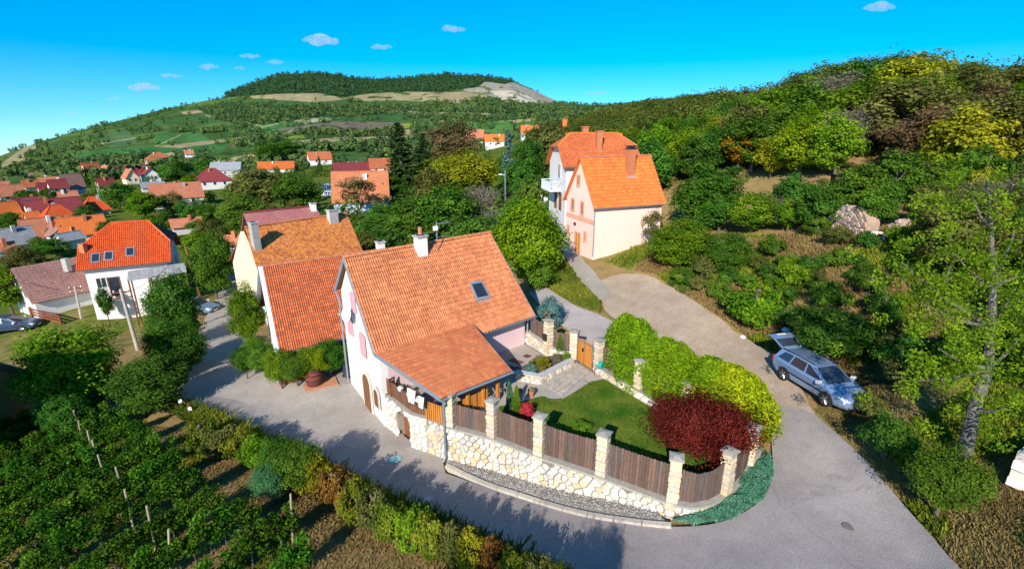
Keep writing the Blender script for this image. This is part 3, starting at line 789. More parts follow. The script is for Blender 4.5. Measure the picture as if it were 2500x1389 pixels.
# other walls
def wall_quad(a, b, z0, z1, inward, mat, th=.35): return MB().panel((a.x, a.y), (b.x, b.y), [(0, z0), ((b - a).xy.length, z0), ((b - a).xy.length, z1), (0, z1)], th, inward).build('wall', mat, cott)
Tw = T_ + bk * .15; Cw = C_ + bk * .45 - uh * .45; BkBw = BkB - bk * .2 - uh * .4
q0 = Dw + gn * -.4
wall_quad(q0, Vector((Cw.x, Cw.y, 0)), -.5, 3.95, bk, render_pink)
c1 = Vector((Cw.x, Cw.y, 0)) + bk * .36; wall_quad(c1, BkBw, 0, 3.88, -uh, render_white)
wall_quad(BkBw - uh * .36, Bw + uh * .45, -.5, 5.95, -bk, render_white)
MB().panel((c1.x, c1.y), (BkBw.x, BkBw.y), [(.1, 3.885), ((BkBw - c1).xy.length - .1, 5.7), ((B_ - c1).xy.dot((BkBw - c1).xy.normalized()), 8.1)], .3, -uh).build('wall', render_white, cott)
# roof decks and tiles
dk = MB()
dk.slab(A_, B_, Cb_, D_, .1).slab(T_ + (Cb_ - T_) * .002, Cb_, C_, E_, .1)
dk.slab(A_ + Vector((0, 0, -.002)), BkA, BkB, B_ + Vector((0, 0, -.002)), .1)
dk.build('roof_deck', wood_brown, cott)
MB().slab(D_, T_, Rr_, L_, .1).build('porch_roof_deck', wood_brown, cott)
SAL = [tile_salmon, roof_pm('tile_salmon_b', (.60, .225, .095), (.48, .165, .07), .5), roof_pm('tile_salmon_c', (.50, .175, .075), (.40, .135, .06), .5)]
BRK = [tile_brick, roof_pm('tile_brick_b', (.54, .155, .055), (.42, .115, .05), .6), roof_pm('tile_brick_c', (.45, .12, .045), (.35, .09, .04), .6)]
POR = [roof_pm('tile_porch', (.50, .155, .07), (.40, .115, .055), .5), tile_salmon, SAL[2]]
tile_roof(cott, A_, B_, D_, Cb_, .27, .305, SAL, 150)
tile_roof(cott, T_, Cb_, E_, C_, .27, .305, SAL, 60)
tile_roof(cott, D_, T_, L_, Rr_, .235, .30, POR, 300)
tile_roof(cott, B_, A_, BkB, BkA, .27, .31, SAL, 0)
ridge_caps(cott, A_ + Vector((0, 0, .02)), B_ + Vector((0, 0, .02)), 27, SAL[1], .14)
# verge, gutters, pipes
for a, b in ((A_, D_), (D_, L_), (A_, BkA), (B_, Cb_), (Cb_, C_), (T_, E_), (T_, Rr_)):
    d = (b - a).normalized(); s = Vector((d.y, -d.x, 0)).normalized(); n = d.cross(s)
    if n.z < 0: n = -n
    MB().box((a + b) / 2 - n * .05, ((b - a).length, .05, .19), basis=(d, n.cross(d), n)).build('verge_board', zinc, cott)
gutter(cott, L_ + Vector((-.05, -.02, -.04)) - bk * .07, Rr_ + Vector((.1, .05, -.04)) - bk * .07)
gutter(cott, E_ - bk * .07 + Vector((0, 0, -.04)), C_ + uh * .12 - bk * .07 + Vector((0, 0, -.04)))
dpx = at(1089, 1126, tz(*at(1089, 1126, 0).xy))
L2 = L_ - bk * .05 + uh * .1
MB().path([L2 + Vector((0, 0, -.08)), (L2.x, L2.y, L2.z - .35), (dpx.x, dpx.y, 3.0), (dpx.x, dpx.y, dpx.z + .25), (dpx.x - .12, dpx.y - .12, dpx.z + .05)], .055, 8).build('downspout', zinc, cott)
b0 = Bw + gn * .12 - uh * .05
bg = gv(b0.x, b0.y)
MB().path([BkA + Vector((0, 0, -.1)), (b0.x, b0.y, 5.5), (b0.x, b0.y, bg.z + .2)], .055, 8).build('downspout', zinc, cott)
e2 = C_ - uh * .35 + bk * .3
MB().path([C_ + Vector((0, 0, -.1)) - bk * .07, (e2.x, e2.y, 3.45), (e2.x, e2.y, 1.95)], .05, 8).build('downspout', zinc, cott)
# skylight
def on_main(px, py):
    n = (B_ - A_).cross(D_ - A_).normalized(); d = Vector(ray(px, py)); o = Vector((0, 0, CAM_H)); t = (A_ - o).dot(n) / d.dot(n); return o + d * t
s1, s2, s3, s4 = on_main(1144, 692), on_main(1174, 687), on_main(1196, 728), on_main(1162, 735)
sn = (s2 - s1).cross(s4 - s1).normalized(); sn = sn if sn.z > 0 else -sn
sk = MB().slab(s1 + sn * .13, s2 + sn * .13, s3 + sn * .13, s4 + sn * .13, .12).build('skylight', zinc, cott)
cc = (s1 + s2 + s3 + s4) / 4; sh = lambda p: cc + (p - cc) * .76 + sn * .145
MB().slab(sh(s1), sh(s2), sh(s3), sh(s4), .02).build('pane', glass_m, sk)
MB().slab(s4 + sn * .05, s3 + sn * .05, s3 + (s3 - s2) * .16 + sn * .05, s4 + (s4 - s1) * .16 + sn * .05, .02).build('flashing', zinc, sk)
# chimney on the ridge, back side
c_ = at(1035, 598, 8.6) + bk * .35
chimney(cott, c_.x, c_.y, 7.2, zat(c_.x, c_.y, 578), .62, .5, math.atan2(uh.y, uh.x), render_white, pot=clay)
# gable windows with pink reveals, arched doors
gd = (Dw - Bw).xy.normalized(); gd3 = Vector((gd.x, gd.y, 0))
def on_gable(px, py):
    d = Vector(ray(px, py)); o = Vector((0, 0, CAM_H)); t = (Bw - o).dot(gn) / d.dot(gn); return o + d * t
for (px, py, w, h) in ((863, 738, .7, 1.1), (856, 792, .8, 1.2), (887, 843, .8, 1.3)):
    window(cott, on_gable(px, py), gn, w, h, pm('reveal_pink', (.66, .34, .38), (.60, .30, .34), 2), pm('shutter_pink', (.60, .36, .38), (.52, .30, .32), 2), fw=.14, d=.07, bars=False)
def arch_outline(w, h, n=8):
    r = w / 2; return [(-r, 0), (-r, h - r)] + [(-r * math.cos(math.pi * i / n), h - r + r * math.sin(math.pi * i / n)) for i in range(1, n)] + [(r, h - r), (r, 0)]
for (px, py, w, h, dn) in ((897, 948, 1.1, 2.2, 'door'), (922, 990, .55, 1.0, 'cellar_window')):
    p = on_gable(px, py); p.z = tz(p.x, p.y) if dn == 'door' else p.z
    o_ = arch_outline(w, h); of = arch_outline(w + .36, h + .18)
    f_ = MB().panel((p - gd3 * 5 + gn * .05).xy, (p + gd3 * 5 + gn * .05).xy, [(5 + u, p.z - .05 + z) for u, z in of], .06, -gn).build('arch_surround', stone_a, cott)
    MB().panel((p - gd3 * 5 + gn * .065).xy, (p + gd3 * 5 + gn * .065).xy, [(5 + u, p.z - .05 + z) for u, z in o_], .03, -gn).build('door_leaf', wood_brown, f_)
# porch: stone cellar base, floor, rail, posts
K0, K1, K2 = at(935, 962, 1.8), at(1008, 1092, 0.0), at(1047, 1104, 0.0)
K3 = at(1090, 1042, 1.85)
kp = [K0.xy, K1.xy, K2.xy]
fB, LB = path_frame(kp); KTOP = 1.85
gz = lambda u: tz(*(fB(u, 1)[0])) - .05
arch_u = None
best = 9
for i in range(200):
    u = LB * i / 199; p, n_ = fB(u, 1); q = project((p.x, p.y, tz(p.x, p.y)))
    if abs(q[0] - 988) < best: best, arch_u = abs(q[0] - 988), u
aw, ah = 1.25, 1.66
SIDE = 1
tp, tn = fB(.1, 1); SIDE = 1 if tn.dot(Vector((-1, -1))) > 0 else -1
az0 = gz(arch_u) + .05
hole = lambda u, z: abs(u - arch_u) < aw / 2 + .06 and (z < az0 + ah - aw / 2 or (z - (az0 + ah - aw / 2)) ** 2 + (u - arch_u) ** 2 < (aw / 2 + .06) ** 2)
def lin(a, b): return lambda u: a + (b - a) * u / LB
sub = lambda u0, u1: [fB(u0, 1)[0]] + [Vector(k) for k, cu in zip(kp[1:2], [(K1 - K0).xy.length]) if u0 < cu < u1] + [fB(u1, 1)[0]]
kz = lambda u: KTOP
mbk = MB()
for (ua, ub, za) in ((0, arch_u - aw / 2, None), (arch_u + aw / 2, LB, None)):
    w_ = wall_core(sub(ua, ub), lambda u: -.8, kz, .45, SIDE, 12); mbk.add(w_.v, w_.f)
pa, na = fB(arch_u - aw / 2, SIDE); pb_, nb = fB(arch_u + aw / 2, SIDE)
n8 = 8
ol = [(0, KTOP - .002)] + [(aw / 2 - aw / 2 * math.cos(math.pi * i / n8), az0 + ah - aw / 2 + aw / 2 * math.sin(math.pi * i / n8)) for i in range(n8 + 1)] + [(aw, KTOP - .002)]
mbk.panel(pa, pb_, ol, .45, (-na.x, -na.y, 0))
mbk.build('cellar_wall', mortar, cott)
MB().panel(pa - na * .38, pb_ - na * .38, [(.002, az0 - .3), (.002, az0 + ah - .3), (aw / 2, az0 + ah), (aw - .002, az0 + ah - .3), (aw - .002, az0 - .3)], .05, (-na.x, -na.y, 0)).build('cellar_door', wood_brown, cott)
WST = [stone_d, pm('stone_white', (.86, .83, .78), (.76, .72, .66), 5, .92, .3, fine=24), stone_a]
stone_facing(cott, kp, gz, kz, .27, SIDE, WST, .06, hole, 170, seed=5)
sidep = [K2.xy, K3.xy]
MB().panel(K2.xy, K3.xy, [(0, -.5), ((K3 - K2).xy.length, -.5), ((K3 - K2).xy.length, KTOP), (0, KTOP)], .4, (bk.x, bk.y, 0)).build('cellar_wall', mortar, cott)
stone_facing(cott, sidep, lambda u: 0.0, kz, .27, SIDE, [stone_b, stone_a, stone_c], .06, None, 40, seed=6)
fl = [K0.xy, K1.xy + (K0.xy - K1.xy) * .02, K2.xy, K3.xy, (Rr_ + bk * .5).xy, (T_ + bk * .1).xy, (Dw - gn * .1).xy]
MB().prism(fl, 1.55, KTOP + .012).build('porch_floor', concrete, cott)
rl = MB(); f2, L2_ = path_frame([K0.xy, K1.xy + (K0.xy - K1.xy) * .03, K2.xy]); 
brd = None
for k in range(int(L2_ / .125)):
    u = (k + .5) * .125; p, n_ = f2(u, SIDE); hh = .82 + .03 * math.sin(k)
    MB().box((p.x - n_.x * .16, p.y - n_.y * .16, KTOP + .06 + hh / 2), (.085, .022, hh), math.atan2(n_.x, -n_.y)).build('rail_board', rnd.choice([wood_brown, board_b]), cott)
pts = [Vector((f2(u, SIDE)[0].x - f2(u, SIDE)[1].x * .2, f2(u, SIDE)[0].y - f2(u, SIDE)[1].y * .2, 0)) for u in np.linspace(.05, L2_ - .05, 12)]
for zz in (.25, .72):
    for a, b in zip(pts[:-1], pts[1:]): rl.tube(a + Vector((0, 0, KTOP + zz)), b + Vector((0, 0, KTOP + zz)), .035, n=6)
rl.build('rail', wood_brown, cott)
n_s = int((K3 - K2).xy.length / .12)
for k in range(n_s):
    p = K2 + (K3 - K2) * ((k + .5) / n_s) + bk * .12
    MB().box((p.x, p.y, KTOP + .5), (.09, .022, .95), math.atan2((K3 - K2).y, (K3 - K2).x)).build('rail_board', wood_orange, cott)
MB().tube((K2.x, K2.y + .14, KTOP + .8), (K3.x, K3.y + .14, KTOP + .8), .04, n=6).build('rail', wood_orange, cott)
gl0, gl1 = K3 + uh * .3 + bk * .15, Rr_ - uh * .5 + bk * .45
for t in (.02, .36, .68, 1.0):
    p = gl0 + (gl1 - gl0) * t; zt_ = 3.42
    MB().box((p.x, p.y, (KTOP + zt_) / 2), (.14, .14, zt_ - KTOP), .8).build('post', wood_orange, cott)
nb_ = 22
for k in range(nb_):
    p = gl0 + (gl1 - gl0) * ((k + .5) / nb_ * .75 + .02)
    MB().box((p.x, p.y, KTOP + .5), (.12, .022, .9), math.atan2(uh.y, uh.x)).build('rail_board', wood_orange if k % 5 else wood_brown, cott)
p = Dw + (K0 - Dw) * .4
# things on and about the cottage
dp = on_gable(864, 764)
ac = thing('satellite_dish', dp, 'white round satellite dish fixed to the gable wall of the cottage', 'satellite dish')
nrm = (gn * .8 + Vector((-.1, -.5, .35))).normalized(); a1 = nrm.orthogonal().normalized(); a2 = nrm.cross(a1)
vs, fs, m = [], [], 16
for i, (r, hh) in enumerate(((0.02, 0), (.22, .02), (.42, .09))):
    vs += [dp + gn * .35 + nrm * hh + (a1 * math.cos(2 * math.pi * k / m) + a2 * math.sin(2 * math.pi * k / m)) * r for k in range(m)]
for i in range(2): fs += [(i * m + k, i * m + (k + 1) % m, (i + 1) * m + (k + 1) % m, (i + 1) * m + k) for k in range(m)]
fs.append(tuple(range(m)))
MB().add(vs, fs).add([v - nrm * .02 for v in vs], [f[::-1] for f in fs]).build('dish', white_p, ac)
MB().tube(dp, dp + gn * .34, .03).tube(dp + gn * .34 - a2 * .3, dp + gn * .35 + nrm * .5, .012).build('bracket', zinc, ac)
MB().box(dp + gn * .35 + nrm * .52, (.07, .07, .1)).build('receiver', plaster_grey, ac)
tp_ = at(1068, 602, 8.3)
tv = thing('aerial', tp_, 'tall tv aerial mast on the cottage roof beside the white ridge chimney', 'aerial')
zt_ = zat(tp_.x, tp_.y, 541)
MB().tube((tp_.x, tp_.y, 8.0), (tp_.x, tp_.y, zt_), .028).build('mast', zinc, tv)
d1 = Vector((uh.x, uh.y, 0))
MB().tube((tp_.x, tp_.y, zt_ - .15), tuple(Vector((tp_.x, tp_.y, zt_ - .15)) + d1 * .9), .014).tube((tp_.x, tp_.y, zt_ - .95), tuple(Vector((tp_.x, tp_.y, zt_ - .95)) + d1 * .9), .014).build('boom', zinc, tv)
mbx = MB()
for s_ in (.3, .55, .85): mbx.tube(Vector((tp_.x, tp_.y, zt_ - .15)) + d1 * s_ + bk * .3, Vector((tp_.x, tp_.y, zt_ - .15)) + d1 * s_ - bk * .3, .009)
mbx.build('element', zinc, tv)
MB().box((tp_.x - .05, tp_.y - .12, zt_ - .38), (.28, .1, .26), .6).build('antenna_box', white_p, tv)
for i, (px, py, lab) in enumerate(((978, 948, 'uppermost'), (1000, 962, 'middle'), (1019, 974, 'lowest'))):
    p = at(px, py, KTOP + .85)
    t = thing('flower_pot', p, 'round white pot on the porch rail, %s of the three' % lab, 'flower pot', 'white pots on the porch rail')
    MB().lathe((p.x, p.y, p.z - .14), [(.08, 0), (.13, .06), (.16, .2), (.14, .22)], 12).build('pot', white_p, t)
    MB().lathe((p.x, p.y, p.z + .07), [(.13, 0), (.11, .05), (.05, .09)], 8).build('plant', pm('pot_plant', (.5, .5, .42), (.2, .28, .1), 12), t)
for i, (px, py, w, h, lab) in enumerate(((1003, 950, .55, .75, 'wider white cloth hanging under the porch eave'), (1027, 968, .35, .62, 'narrow white cloth hanging under the porch eave'))):
    p = at(px, py, 3.25); vs = []; d = (L_ - D_).normalized(); d = Vector((d.x, d.y, 0)).normalized()
    for j in range(5):
        for k in range(7):
            t = k / 6 - .5; s = j / 4
            q = p + d * (t * w * (1 - .25 * s)) + Vector((0, 0, -s * h)) + gn * (.03 * math.sin(k * 1.9 + s * 2))
            vs.append(q)
    fs = [(j * 7 + k, j * 7 + k + 1, (j + 1) * 7 + k + 1, (j + 1) * 7 + k) for j in range(4) for k in range(6)]
    vb = [v - gn * .012 for v in vs]
    o = MB().add(vs, fs).add(vb, [f[::-1] for f in fs]).build('hanging_cloth', pm('cloth_white', (.82, .82, .80), (.78, .78, .77), 2), None, smooth=True)
    tag(o, lab, 'cloth')
ch0 = None
for i in range(3):
    p = K0 + (K1 - K0) * (.12 + .17 * i) + bk * .55 + uh * .35
    p.z = KTOP + .015
    if ch0 is None:
        ch0 = thing('porch_chair', p, 'dark wooden chair on the porch behind the rail', 'chair', 'dark chairs on the porch', rz=.6)
        MB().box((0, 0, .45), (.44, .44, .05)).build('seat', wood_brown, ch0, local=True)
        b_ = MB()
        for sx in (-.19, .19): b_.box((sx, .2, .72), (.05, .04, .56))
        for zz in (.62, .78, .94): b_.box((0, .2, zz), (.34, .03, .1))
        b_.build('backrest', board_a, ch0, local=True)
        for sx in (-.18, .18):
            for sy in (-.18, .18): MB().box((sx, sy, .212), (.045, .045, .425)).build('leg', wood_brown, ch0, local=True)
    else:
        c = copy_tree(ch0); c.location = p; c.rotation_euler = (0, 0, .6 + .25 * i)

# ------------------------------------------------------------------ brick red wing left of the cottage
WE = 2.2
we0, we1 = at(683, 862, WE), at(850, 825, WE); wr0, wr1 = at(641, 652, 6.2), at(935, 610, 6.2)
wd = (wr1 - wr0).normalized()
we1 = we0 + wd * ((wr1 - wr0).length)
wing = thing('tiled_house', Vector((we0.x, we0.y, -1)), 'low house with a brick red tiled roof and pale verge joined behind the cottage', 'house')
wb = Vector((-wd.y, wd.x, 0))
wk0, wk1 = wr0 + wb * 4.2, wr1 + wb * 4.2; wk0.z = wk1.z = WE
MB().slab(wr0, wr1, we1, we0, .1).slab(wr0 - Vector((0, 0, .002)), wk0, wk1, wr1 - Vector((0, 0, .002)), .1).build('roof_deck', wood_brown, wing)
vis = lambda u, v, p: project(p)[0] < 905 and (u < .62 or v < .5)
tile_roof(wing, wr0, wr1, we0, we1, .27, .30, BRK, 300, keep=vis)
tile_roof(wing, wr1, wr0, wk1, wk0, .27, .31, BRK, 0)
ridge_caps(wing, wr0 + Vector((0, 0, .02)), wr1 + Vector((0, 0, .02)), 20, tile_pink, .13)
x0, x1 = we0 + wb * .35 + wd * .3, we1 + wb * .35
y0, y1 = wk0 - wb * .35 + wd * .3, wk1 - wb * .35
mb = MB(); mb.prism([x0.xy, x1.xy, y1.xy, y0.xy], -2.2, WE + .02)
ridx = (wr0 - x0).xy.dot((y0 - x0).xy.normalized())
mb.panel(x0.xy, y0.xy, [(.02, WE), ((y0 - x0).xy.length - .02, WE), (ridx, 5.98)], .3, wd); mb.build('wall', render_grey, wing)
for a, b in ((wr0, we0), (wr0, wk0)):
    d = (b - a).normalized(); n = wd.cross(d); n = n if n.z > 0 else -n
    MB().box((a + b) / 2 - wd * .14 + n * .04, ((b - a).length, .26, .06), basis=(d, n.cross(d), n)).build('verge_board', pm('verge_pale', (.62, .66, .74), (.54, .58, .66), 2, .6), wing)
gutter(wing, we0 - wb * .07, we1 - wb * .07)
c_ = at(933, 612, 6.2) + wb * .3
chimney(wing, c_.x, c_.y, 5.0, zat(c_.x, c_.y, 592), .55, .5, math.atan2(wd.y, wd.x), render_white)
window(wing, (x0 + (x1 - x0) * .42) + Vector((0, 0, -1.0)), -wb, 1.0, 1.2, white_p)

# ------------------------------------------------------------------ orange house behind, and the dark roofed one beyond it
or0, or1 = at(598, 556, 6.5), at(846, 521, 6.5); od = (or1 - or0).normalized(); ob_ = Vector((-od.y, od.x, 0))
oe0 = at(640, 695, 2.4); oe1 = oe0 + od * (or1 - or0).length
oh = thing('orange_house', Vector((oe0.x, oe0.y, -1.5)), 'house with mottled orange tiles and two tall grey chimneys behind the brick red roof', 'house')
ok0, ok1 = or0 + ob_ * 5.2, or1 + ob_ * 5.2; ok0.z = ok1.z = 2.6
MB().slab(or0, or1, oe1, oe0, .1).slab(or0 - Vector((0, 0, .002)), ok0, ok1, or1 - Vector((0, 0, .002)), .1).build('roof_deck', wood_brown, oh)
MOT = [tile_mottled, roof_pm('tile_mottled_b', (.74, .29, .06), (.58, .18, .04), 2), roof_pm('tile_mottled_c', (.52, .16, .05), (.38, .11, .04), 2), roof_pm('tile_mottled_d', (.62, .26, .09), (.5, .18, .06), 2)]
tile_roof(oh, or0, or1, oe0, oe1, .2, .2, MOT, 0, flat=True)
tile_roof(oh, or1, or0, ok1, ok0, .22, .24, MOT, 0, flat=True)
ridge_caps(oh, or0 + Vector((0, 0, .02)), or1 + Vector((0, 0, .02)), 24, tile_pink, .15)
x0, x1 = oe0 + ob_ * .3 + od * .25, oe1 + ob_ * .3 - od * .25; y0, y1 = ok0 - ob_ * .3 + od * .25, ok1 - ob_ * .3 - od * .25
mb = MB(); mb.prism([x0.xy, x1.xy, y1.xy, y0.xy], -4.5, 2.4); W_ = (y0 - x0).xy.length; ridx = (or0 - x0).xy.dot((y0 - x0).xy.normalized())
mb.panel(x0.xy, y0.xy, [(.02, 2.38), (W_ - .02, 2.38), (ridx, 6.2)], .3, od); mb.panel(x1.xy, y1.xy, [(.02, 2.38), (W_ - .02, 2.38), (ridx, 6.2)], .3, -od); mb.build('wall', render_cream, oh)
def on_plane(px, py, a, b, c):
    n = (b - a).cross(c - a).normalized(); d = Vector(ray(px, py)); o = Vector((0, 0, CAM_H)); return o + d * ((a - o).dot(n) / d.dot(n))
for px, pyb, pyt, w in ((631, 612, 545, .6), (817, 546, 514, .95)):
    p = on_plane(px, pyb, or0, or1, oe0) + ob_ * .25
    chimney(oh, p.x, p.y, p.z - .6, zat(p.x, p.y, pyt), w, .6, math.atan2(od.y, od.x), plaster_grey)
bgz = 6.3
dr0, dr1 = at(594, 520, bgz), at(772, 503, bgz); dd_ = (dr1 - dr0).normalized(); db = Vector((-dd_.y, dd_.x, 0))
de0, de1 = dr0 - db * 4, dr1 - db * 4; de0.z = de1.z = 2.6; df0, df1 = dr0 + db * 4, dr1 + db * 4; df0.z = df1.z = 2.6
dh = thing('dark_roofed_house', Vector((dr0.x, dr0.y, -3)), 'house with a dull wine red ridge and pale chimney just beyond the mottled orange roof', 'house')
MB().slab(dr0, dr1, de1, de0, .12).slab(dr0 - Vector((0, 0, .002)), df0, df1, dr1 - Vector((0, 0, .002)), .12).build('roof', pm('tile_wine', (.34, .13, .12), (.26, .09, .09), .8, .8, .2, fine=8), dh)
MB().prism([(de0 + db * .4).xy, (de1 + db * .4).xy, (df1 - db * .4).xy, (df0 - db * .4).xy], -6, 2.55).build('wall', render_grey, dh)
ridge_caps(dh, dr0, dr1, 26, tile_dark, .14)
p = dr1 - dd_ * .5 - db * .3; chimney(dh, p.x, p.y, 5, zat(p.x, p.y, 497), .6, .6, math.atan2(dd_.y, dd_.x), render_white)

# ------------------------------------------------------------------ salmon house up the lane
P0 = at(1447, 628, 4.2); P1 = at(1380, 598, 4.2)
gdir = (P1 - P0).xy.normalized(); sdir = Vector((-gdir.y, gdir.x)) ; sdir = sdir if sdir.x > 0 else -sdir
gl, slen = (P1 - P0).xy.length, 7.0
g3, s3v = Vector((gdir.x, gdir.y, 0)), Vector((sdir.x, sdir.y, 0))
ze, zr_ = 8.95, zat((P0 + g3 * gl / 2).x, (P0 + g3 * gl / 2).y, 384)
ph = thing('salmon_house', P0, 'tall salmon house with a steep bright orange roof and brick chimney above the dirt lane', 'house')
mb = MB(); mb.prism([P0.xy, (P0 + s3v * slen).xy, (P0 + s3v * slen + g3 * gl).xy, (P0 + g3 * gl).xy], 2.5, ze - .02)
for s_, inw in ((0, s3v), (slen, -s3v)):
    a = P0 + s3v * s_; b = a + g3 * gl; mb.panel(a.xy, b.xy, [(.02, ze - .03), (gl - .02, ze - .03), (gl / 2, zr_ - .12)], .3, inw)
mb.build('wall', render_salmon, ph)
oh_, rk = .28, (zr_ - ze) / (gl / 2)
ra, rb = P0 + g3 * gl / 2 - s3v * oh_, P0 + g3 * gl / 2 + s3v * (slen + oh_); ra.z = rb.z = zr_
ea, eb = P0 - g3 * oh_ - s3v * oh_, P0 - g3 * oh_ + s3v * (slen + oh_); ea.z = eb.z = ze - rk * oh_
fa, fb_ = P0 + g3 * (gl + oh_) - s3v * oh_, P0 + g3 * (gl + oh_) + s3v * (slen + oh_); fa.z = fb_.z = ze - rk * oh_
MB().slab(ra, rb, eb, ea, .08).slab(ra - Vector((0, 0, .002)), fa, fb_, rb - Vector((0, 0, .002)), .08).build('roof_deck', tile_orange, ph)
ORG = [tile_orange, roof_pm('tile_orange_b', (.62, .155, .035), (.54, .125, .03), .5), roof_pm('tile_orange_c', (.70, .19, .04), (.58, .15, .03), .5)]
tile_roof(ph, ra, rb, ea, eb, .3, .33, ORG, 200)
tile_roof(ph, rb, ra, fb_, fa, .3, .33, ORG, 0)
ridge_caps(ph, ra, rb, 20, tile_pink, .15)
gutter(ph, ea - g3 * .07, eb - g3 * .07, zinc)
q = P0 - g3 * .06 - s3v * .05; MB().path([(ea.x, ea.y, ea.z - .05), (q.x, q.y, ze - .8), (q.x, q.y, 4.3)], .045).build('downspout', zinc, ph)
brick_ch = pm('brick_orange', (.56, .20, .09), (.46, .15, .07), 6, .9, .3, fine=20)
p = on_plane(1541, 432, ra, rb, ea) + g3 * .3
c = chimney(ph, p.x, p.y, p.z - .8, zat(p.x, p.y, 364), .72, .6, math.atan2(s3v.y, s3v.x), brick_ch, cap=black_m)
MB().box((p.x, p.y, zat(p.x, p.y, 364) + .22), (.7, .6, .16), math.atan2(s3v.y, s3v.x)).build('hood', black_m, c)
n_ = (rb - ra).cross(ea - ra).normalized(); n_ = n_ if n_.z > 0 else -n_
f0 = on_plane(1541, 433, ra, rb, ea)
MB().box(f0 + n_ * .06, (.95, .3, .02), basis=(s3v, n_.cross(s3v), n_)).build('flashing', zinc, c)
rev = pm('reveal_salmon', (.74, .36, .24), (.66, .31, .21), 2)
def on_face(px, py, o_, nr):
    d = Vector(ray(px, py)); o = Vector((0, 0, CAM_H)); return o + d * ((o_ - o).dot(nr) / d.dot(nr))
for px, py, w, h in ((1413, 441, .75, 1.1), (1399, 500, .75, 1.25), (1422, 509, .75, 1.35), (1388, 560, .6, .95), (1429, 578, .6, .95)):
    window(ph, on_face(px, py, P0, -s3v), -s3v, w, h, rev, fw=.16, d=.06)
d_ = on_face(1411, 580, P0, -s3v); d_.z = tz(d_.x, d_.y) + 1.05
window(ph, d_, -s3v, 1.15, 2.1, rev, wood_orange, name='door', fw=.14, d=.07)
bl, br_ = on_face(1381, 527, P0, -s3v), on_face(1444, 557, P0, -s3v); 
MB().panel((P0 - s3v * .03).xy, (P0 + g3 * gl - s3v * .03).xy, [(.03, bl.z - .0), (gl - .03, bl.z - .0), (gl - .03, bl.z + .4), (.03, bl.z + .4)], .03, s3v).build('band', rev, ph)
MB().box(on_face(1405, 546, P0, -s3v) - s3v * .08, (.22, .14, .22), math.atan2(g3.y, g3.x)).build('wall_lamp', black_m, ph)

# ------------------------------------------------------------------ white house behind it
Pg, Ps = g3, s3v
g3 = Vector((-.2, .98, 0)).normalized(); s3v = Vector((.98, .2, 0)).normalized()
Q = Vector((5.6, 52.0, 4.5))
wl_, wg = 8.0, 6.2
WHT = [roof_pm('tile_worn', (.56, .15, .045), (.42, .11, .04), .5), roof_pm('tile_worn_b', (.50, .135, .045), (.38, .10, .04), .5)]
wh = thing('white_house', Q, 'white house with a half hipped orange roof and a balcony behind the salmon house', 'house')
zw = zat(Q.x, Q.y, 496 - 90)
zeW = zat(Q.x, Q.y, 398); zrW = zat((Q + g3 * 3.1).x, (Q + g3 * 3.1).y, 326)
a0 = Q; a1_ = Q + s3v * wl_; a2_ = a1_ + g3 * wg; a3 = Q + g3 * wg
mb = MB(); mb.prism([a0.xy, a1_.xy, a2_.xy, a3.xy], 1.5, zeW)
hipz = zeW + (zrW - zeW) * .55
mb.panel(a0.xy, a3.xy, [(.02, zeW - .01), (wg - .02, zeW - .01), (wg - wg * .275, hipz - .1), (wg * .275, hipz - .1)], .3, s3v); mb.build('wall', render_white, wh)
oo = .45; kk = (zrW - zeW) / (wg / 2)
r0, r1 = Q + g3 * wg / 2 + s3v * 1.3, Q + g3 * wg / 2 + s3v * (wl_ - 1.3); r0.z = r1.z = zrW
e0_, e1_ = a0 - g3 * oo - s3v * oo, a1_ - g3 * oo + s3v * oo; e0_.z = e1_.z = zeW - kk * oo
f0_, f1_ = a3 + g3 * oo - s3v * oo, a2_ + g3 * oo + s3v * oo; f0_.z = f1_.z = zeW - kk * oo
hl0, hl1 = Q + g3 * wg * .275 - s3v * oo, Q + g3 * wg * .725 - s3v * oo; hl0.z = hl1.z = hipz
hr0, hr1 = Q + g3 * wg * .275 + s3v * (wl_ + oo), Q + g3 * wg * .725 + s3v * (wl_ + oo); hr0.z = hr1.z = hipz
rv = MB(); rv.add([r0, r1, hr0, e1_, e0_, hl0], [(0, 1, 2, 3, 4, 5)]).add([r1, r0, hl1, f0_, f1_, hr1], [(0, 1, 2, 3, 4, 5)]).add([r0, hl0, hl1], [(0, 1, 2)]).add([r1, hr1, hr0], [(0, 1, 2)])
dn_ = Vector((0, 0, -.15)); 
for poly in ([r0, r1, hr0, e1_, e0_, hl0], [r1, r0, hl1, f0_, f1_, hr1], [r0, hl0, hl1], [r1, hr1, hr0]):
    k = len(poly); rv.add(poly + [v + dn_ for v in poly], [(i, (i + 1) % k, k + (i + 1) % k, k + i) for i in range(k)] + [tuple(range(2 * k - 1, k - 1, -1))])
rv.build('roof', WHT[0], wh)
frac = lambda u, v, p: True
def kw(u, v, p): return not ((u < .16 - .35 * max(0, v - .45)) and v < .45 and u < .16 * (1 - v / .45)) and not (u > 1 - .16 * (1 - v / .45) and v < .45)
rl0, rl1 = r0 - s3v * (1.3 + oo), r1 + s3v * (1.3 + oo)
tile_roof(wh, rl0, rl1, e0_, e1_, .3, .33, WHT, 0, keep=kw)
ridge_caps(wh, r0, r1, 16, ORG[2], .14); ridge_caps(wh, hl0, r0, 6, ORG[2], .13); ridge_caps(wh, r1, hr0, 6, ORG[2], .13)
p = on_plane(1463, 372, r0, r1, e0_) + g3 * .25
chimney(wh, p.x, p.y, p.z - .8, zat(p.x, p.y, 322), .6, .55, math.atan2(s3v.y, s3v.x), brick_ch, cap=brick_ch)
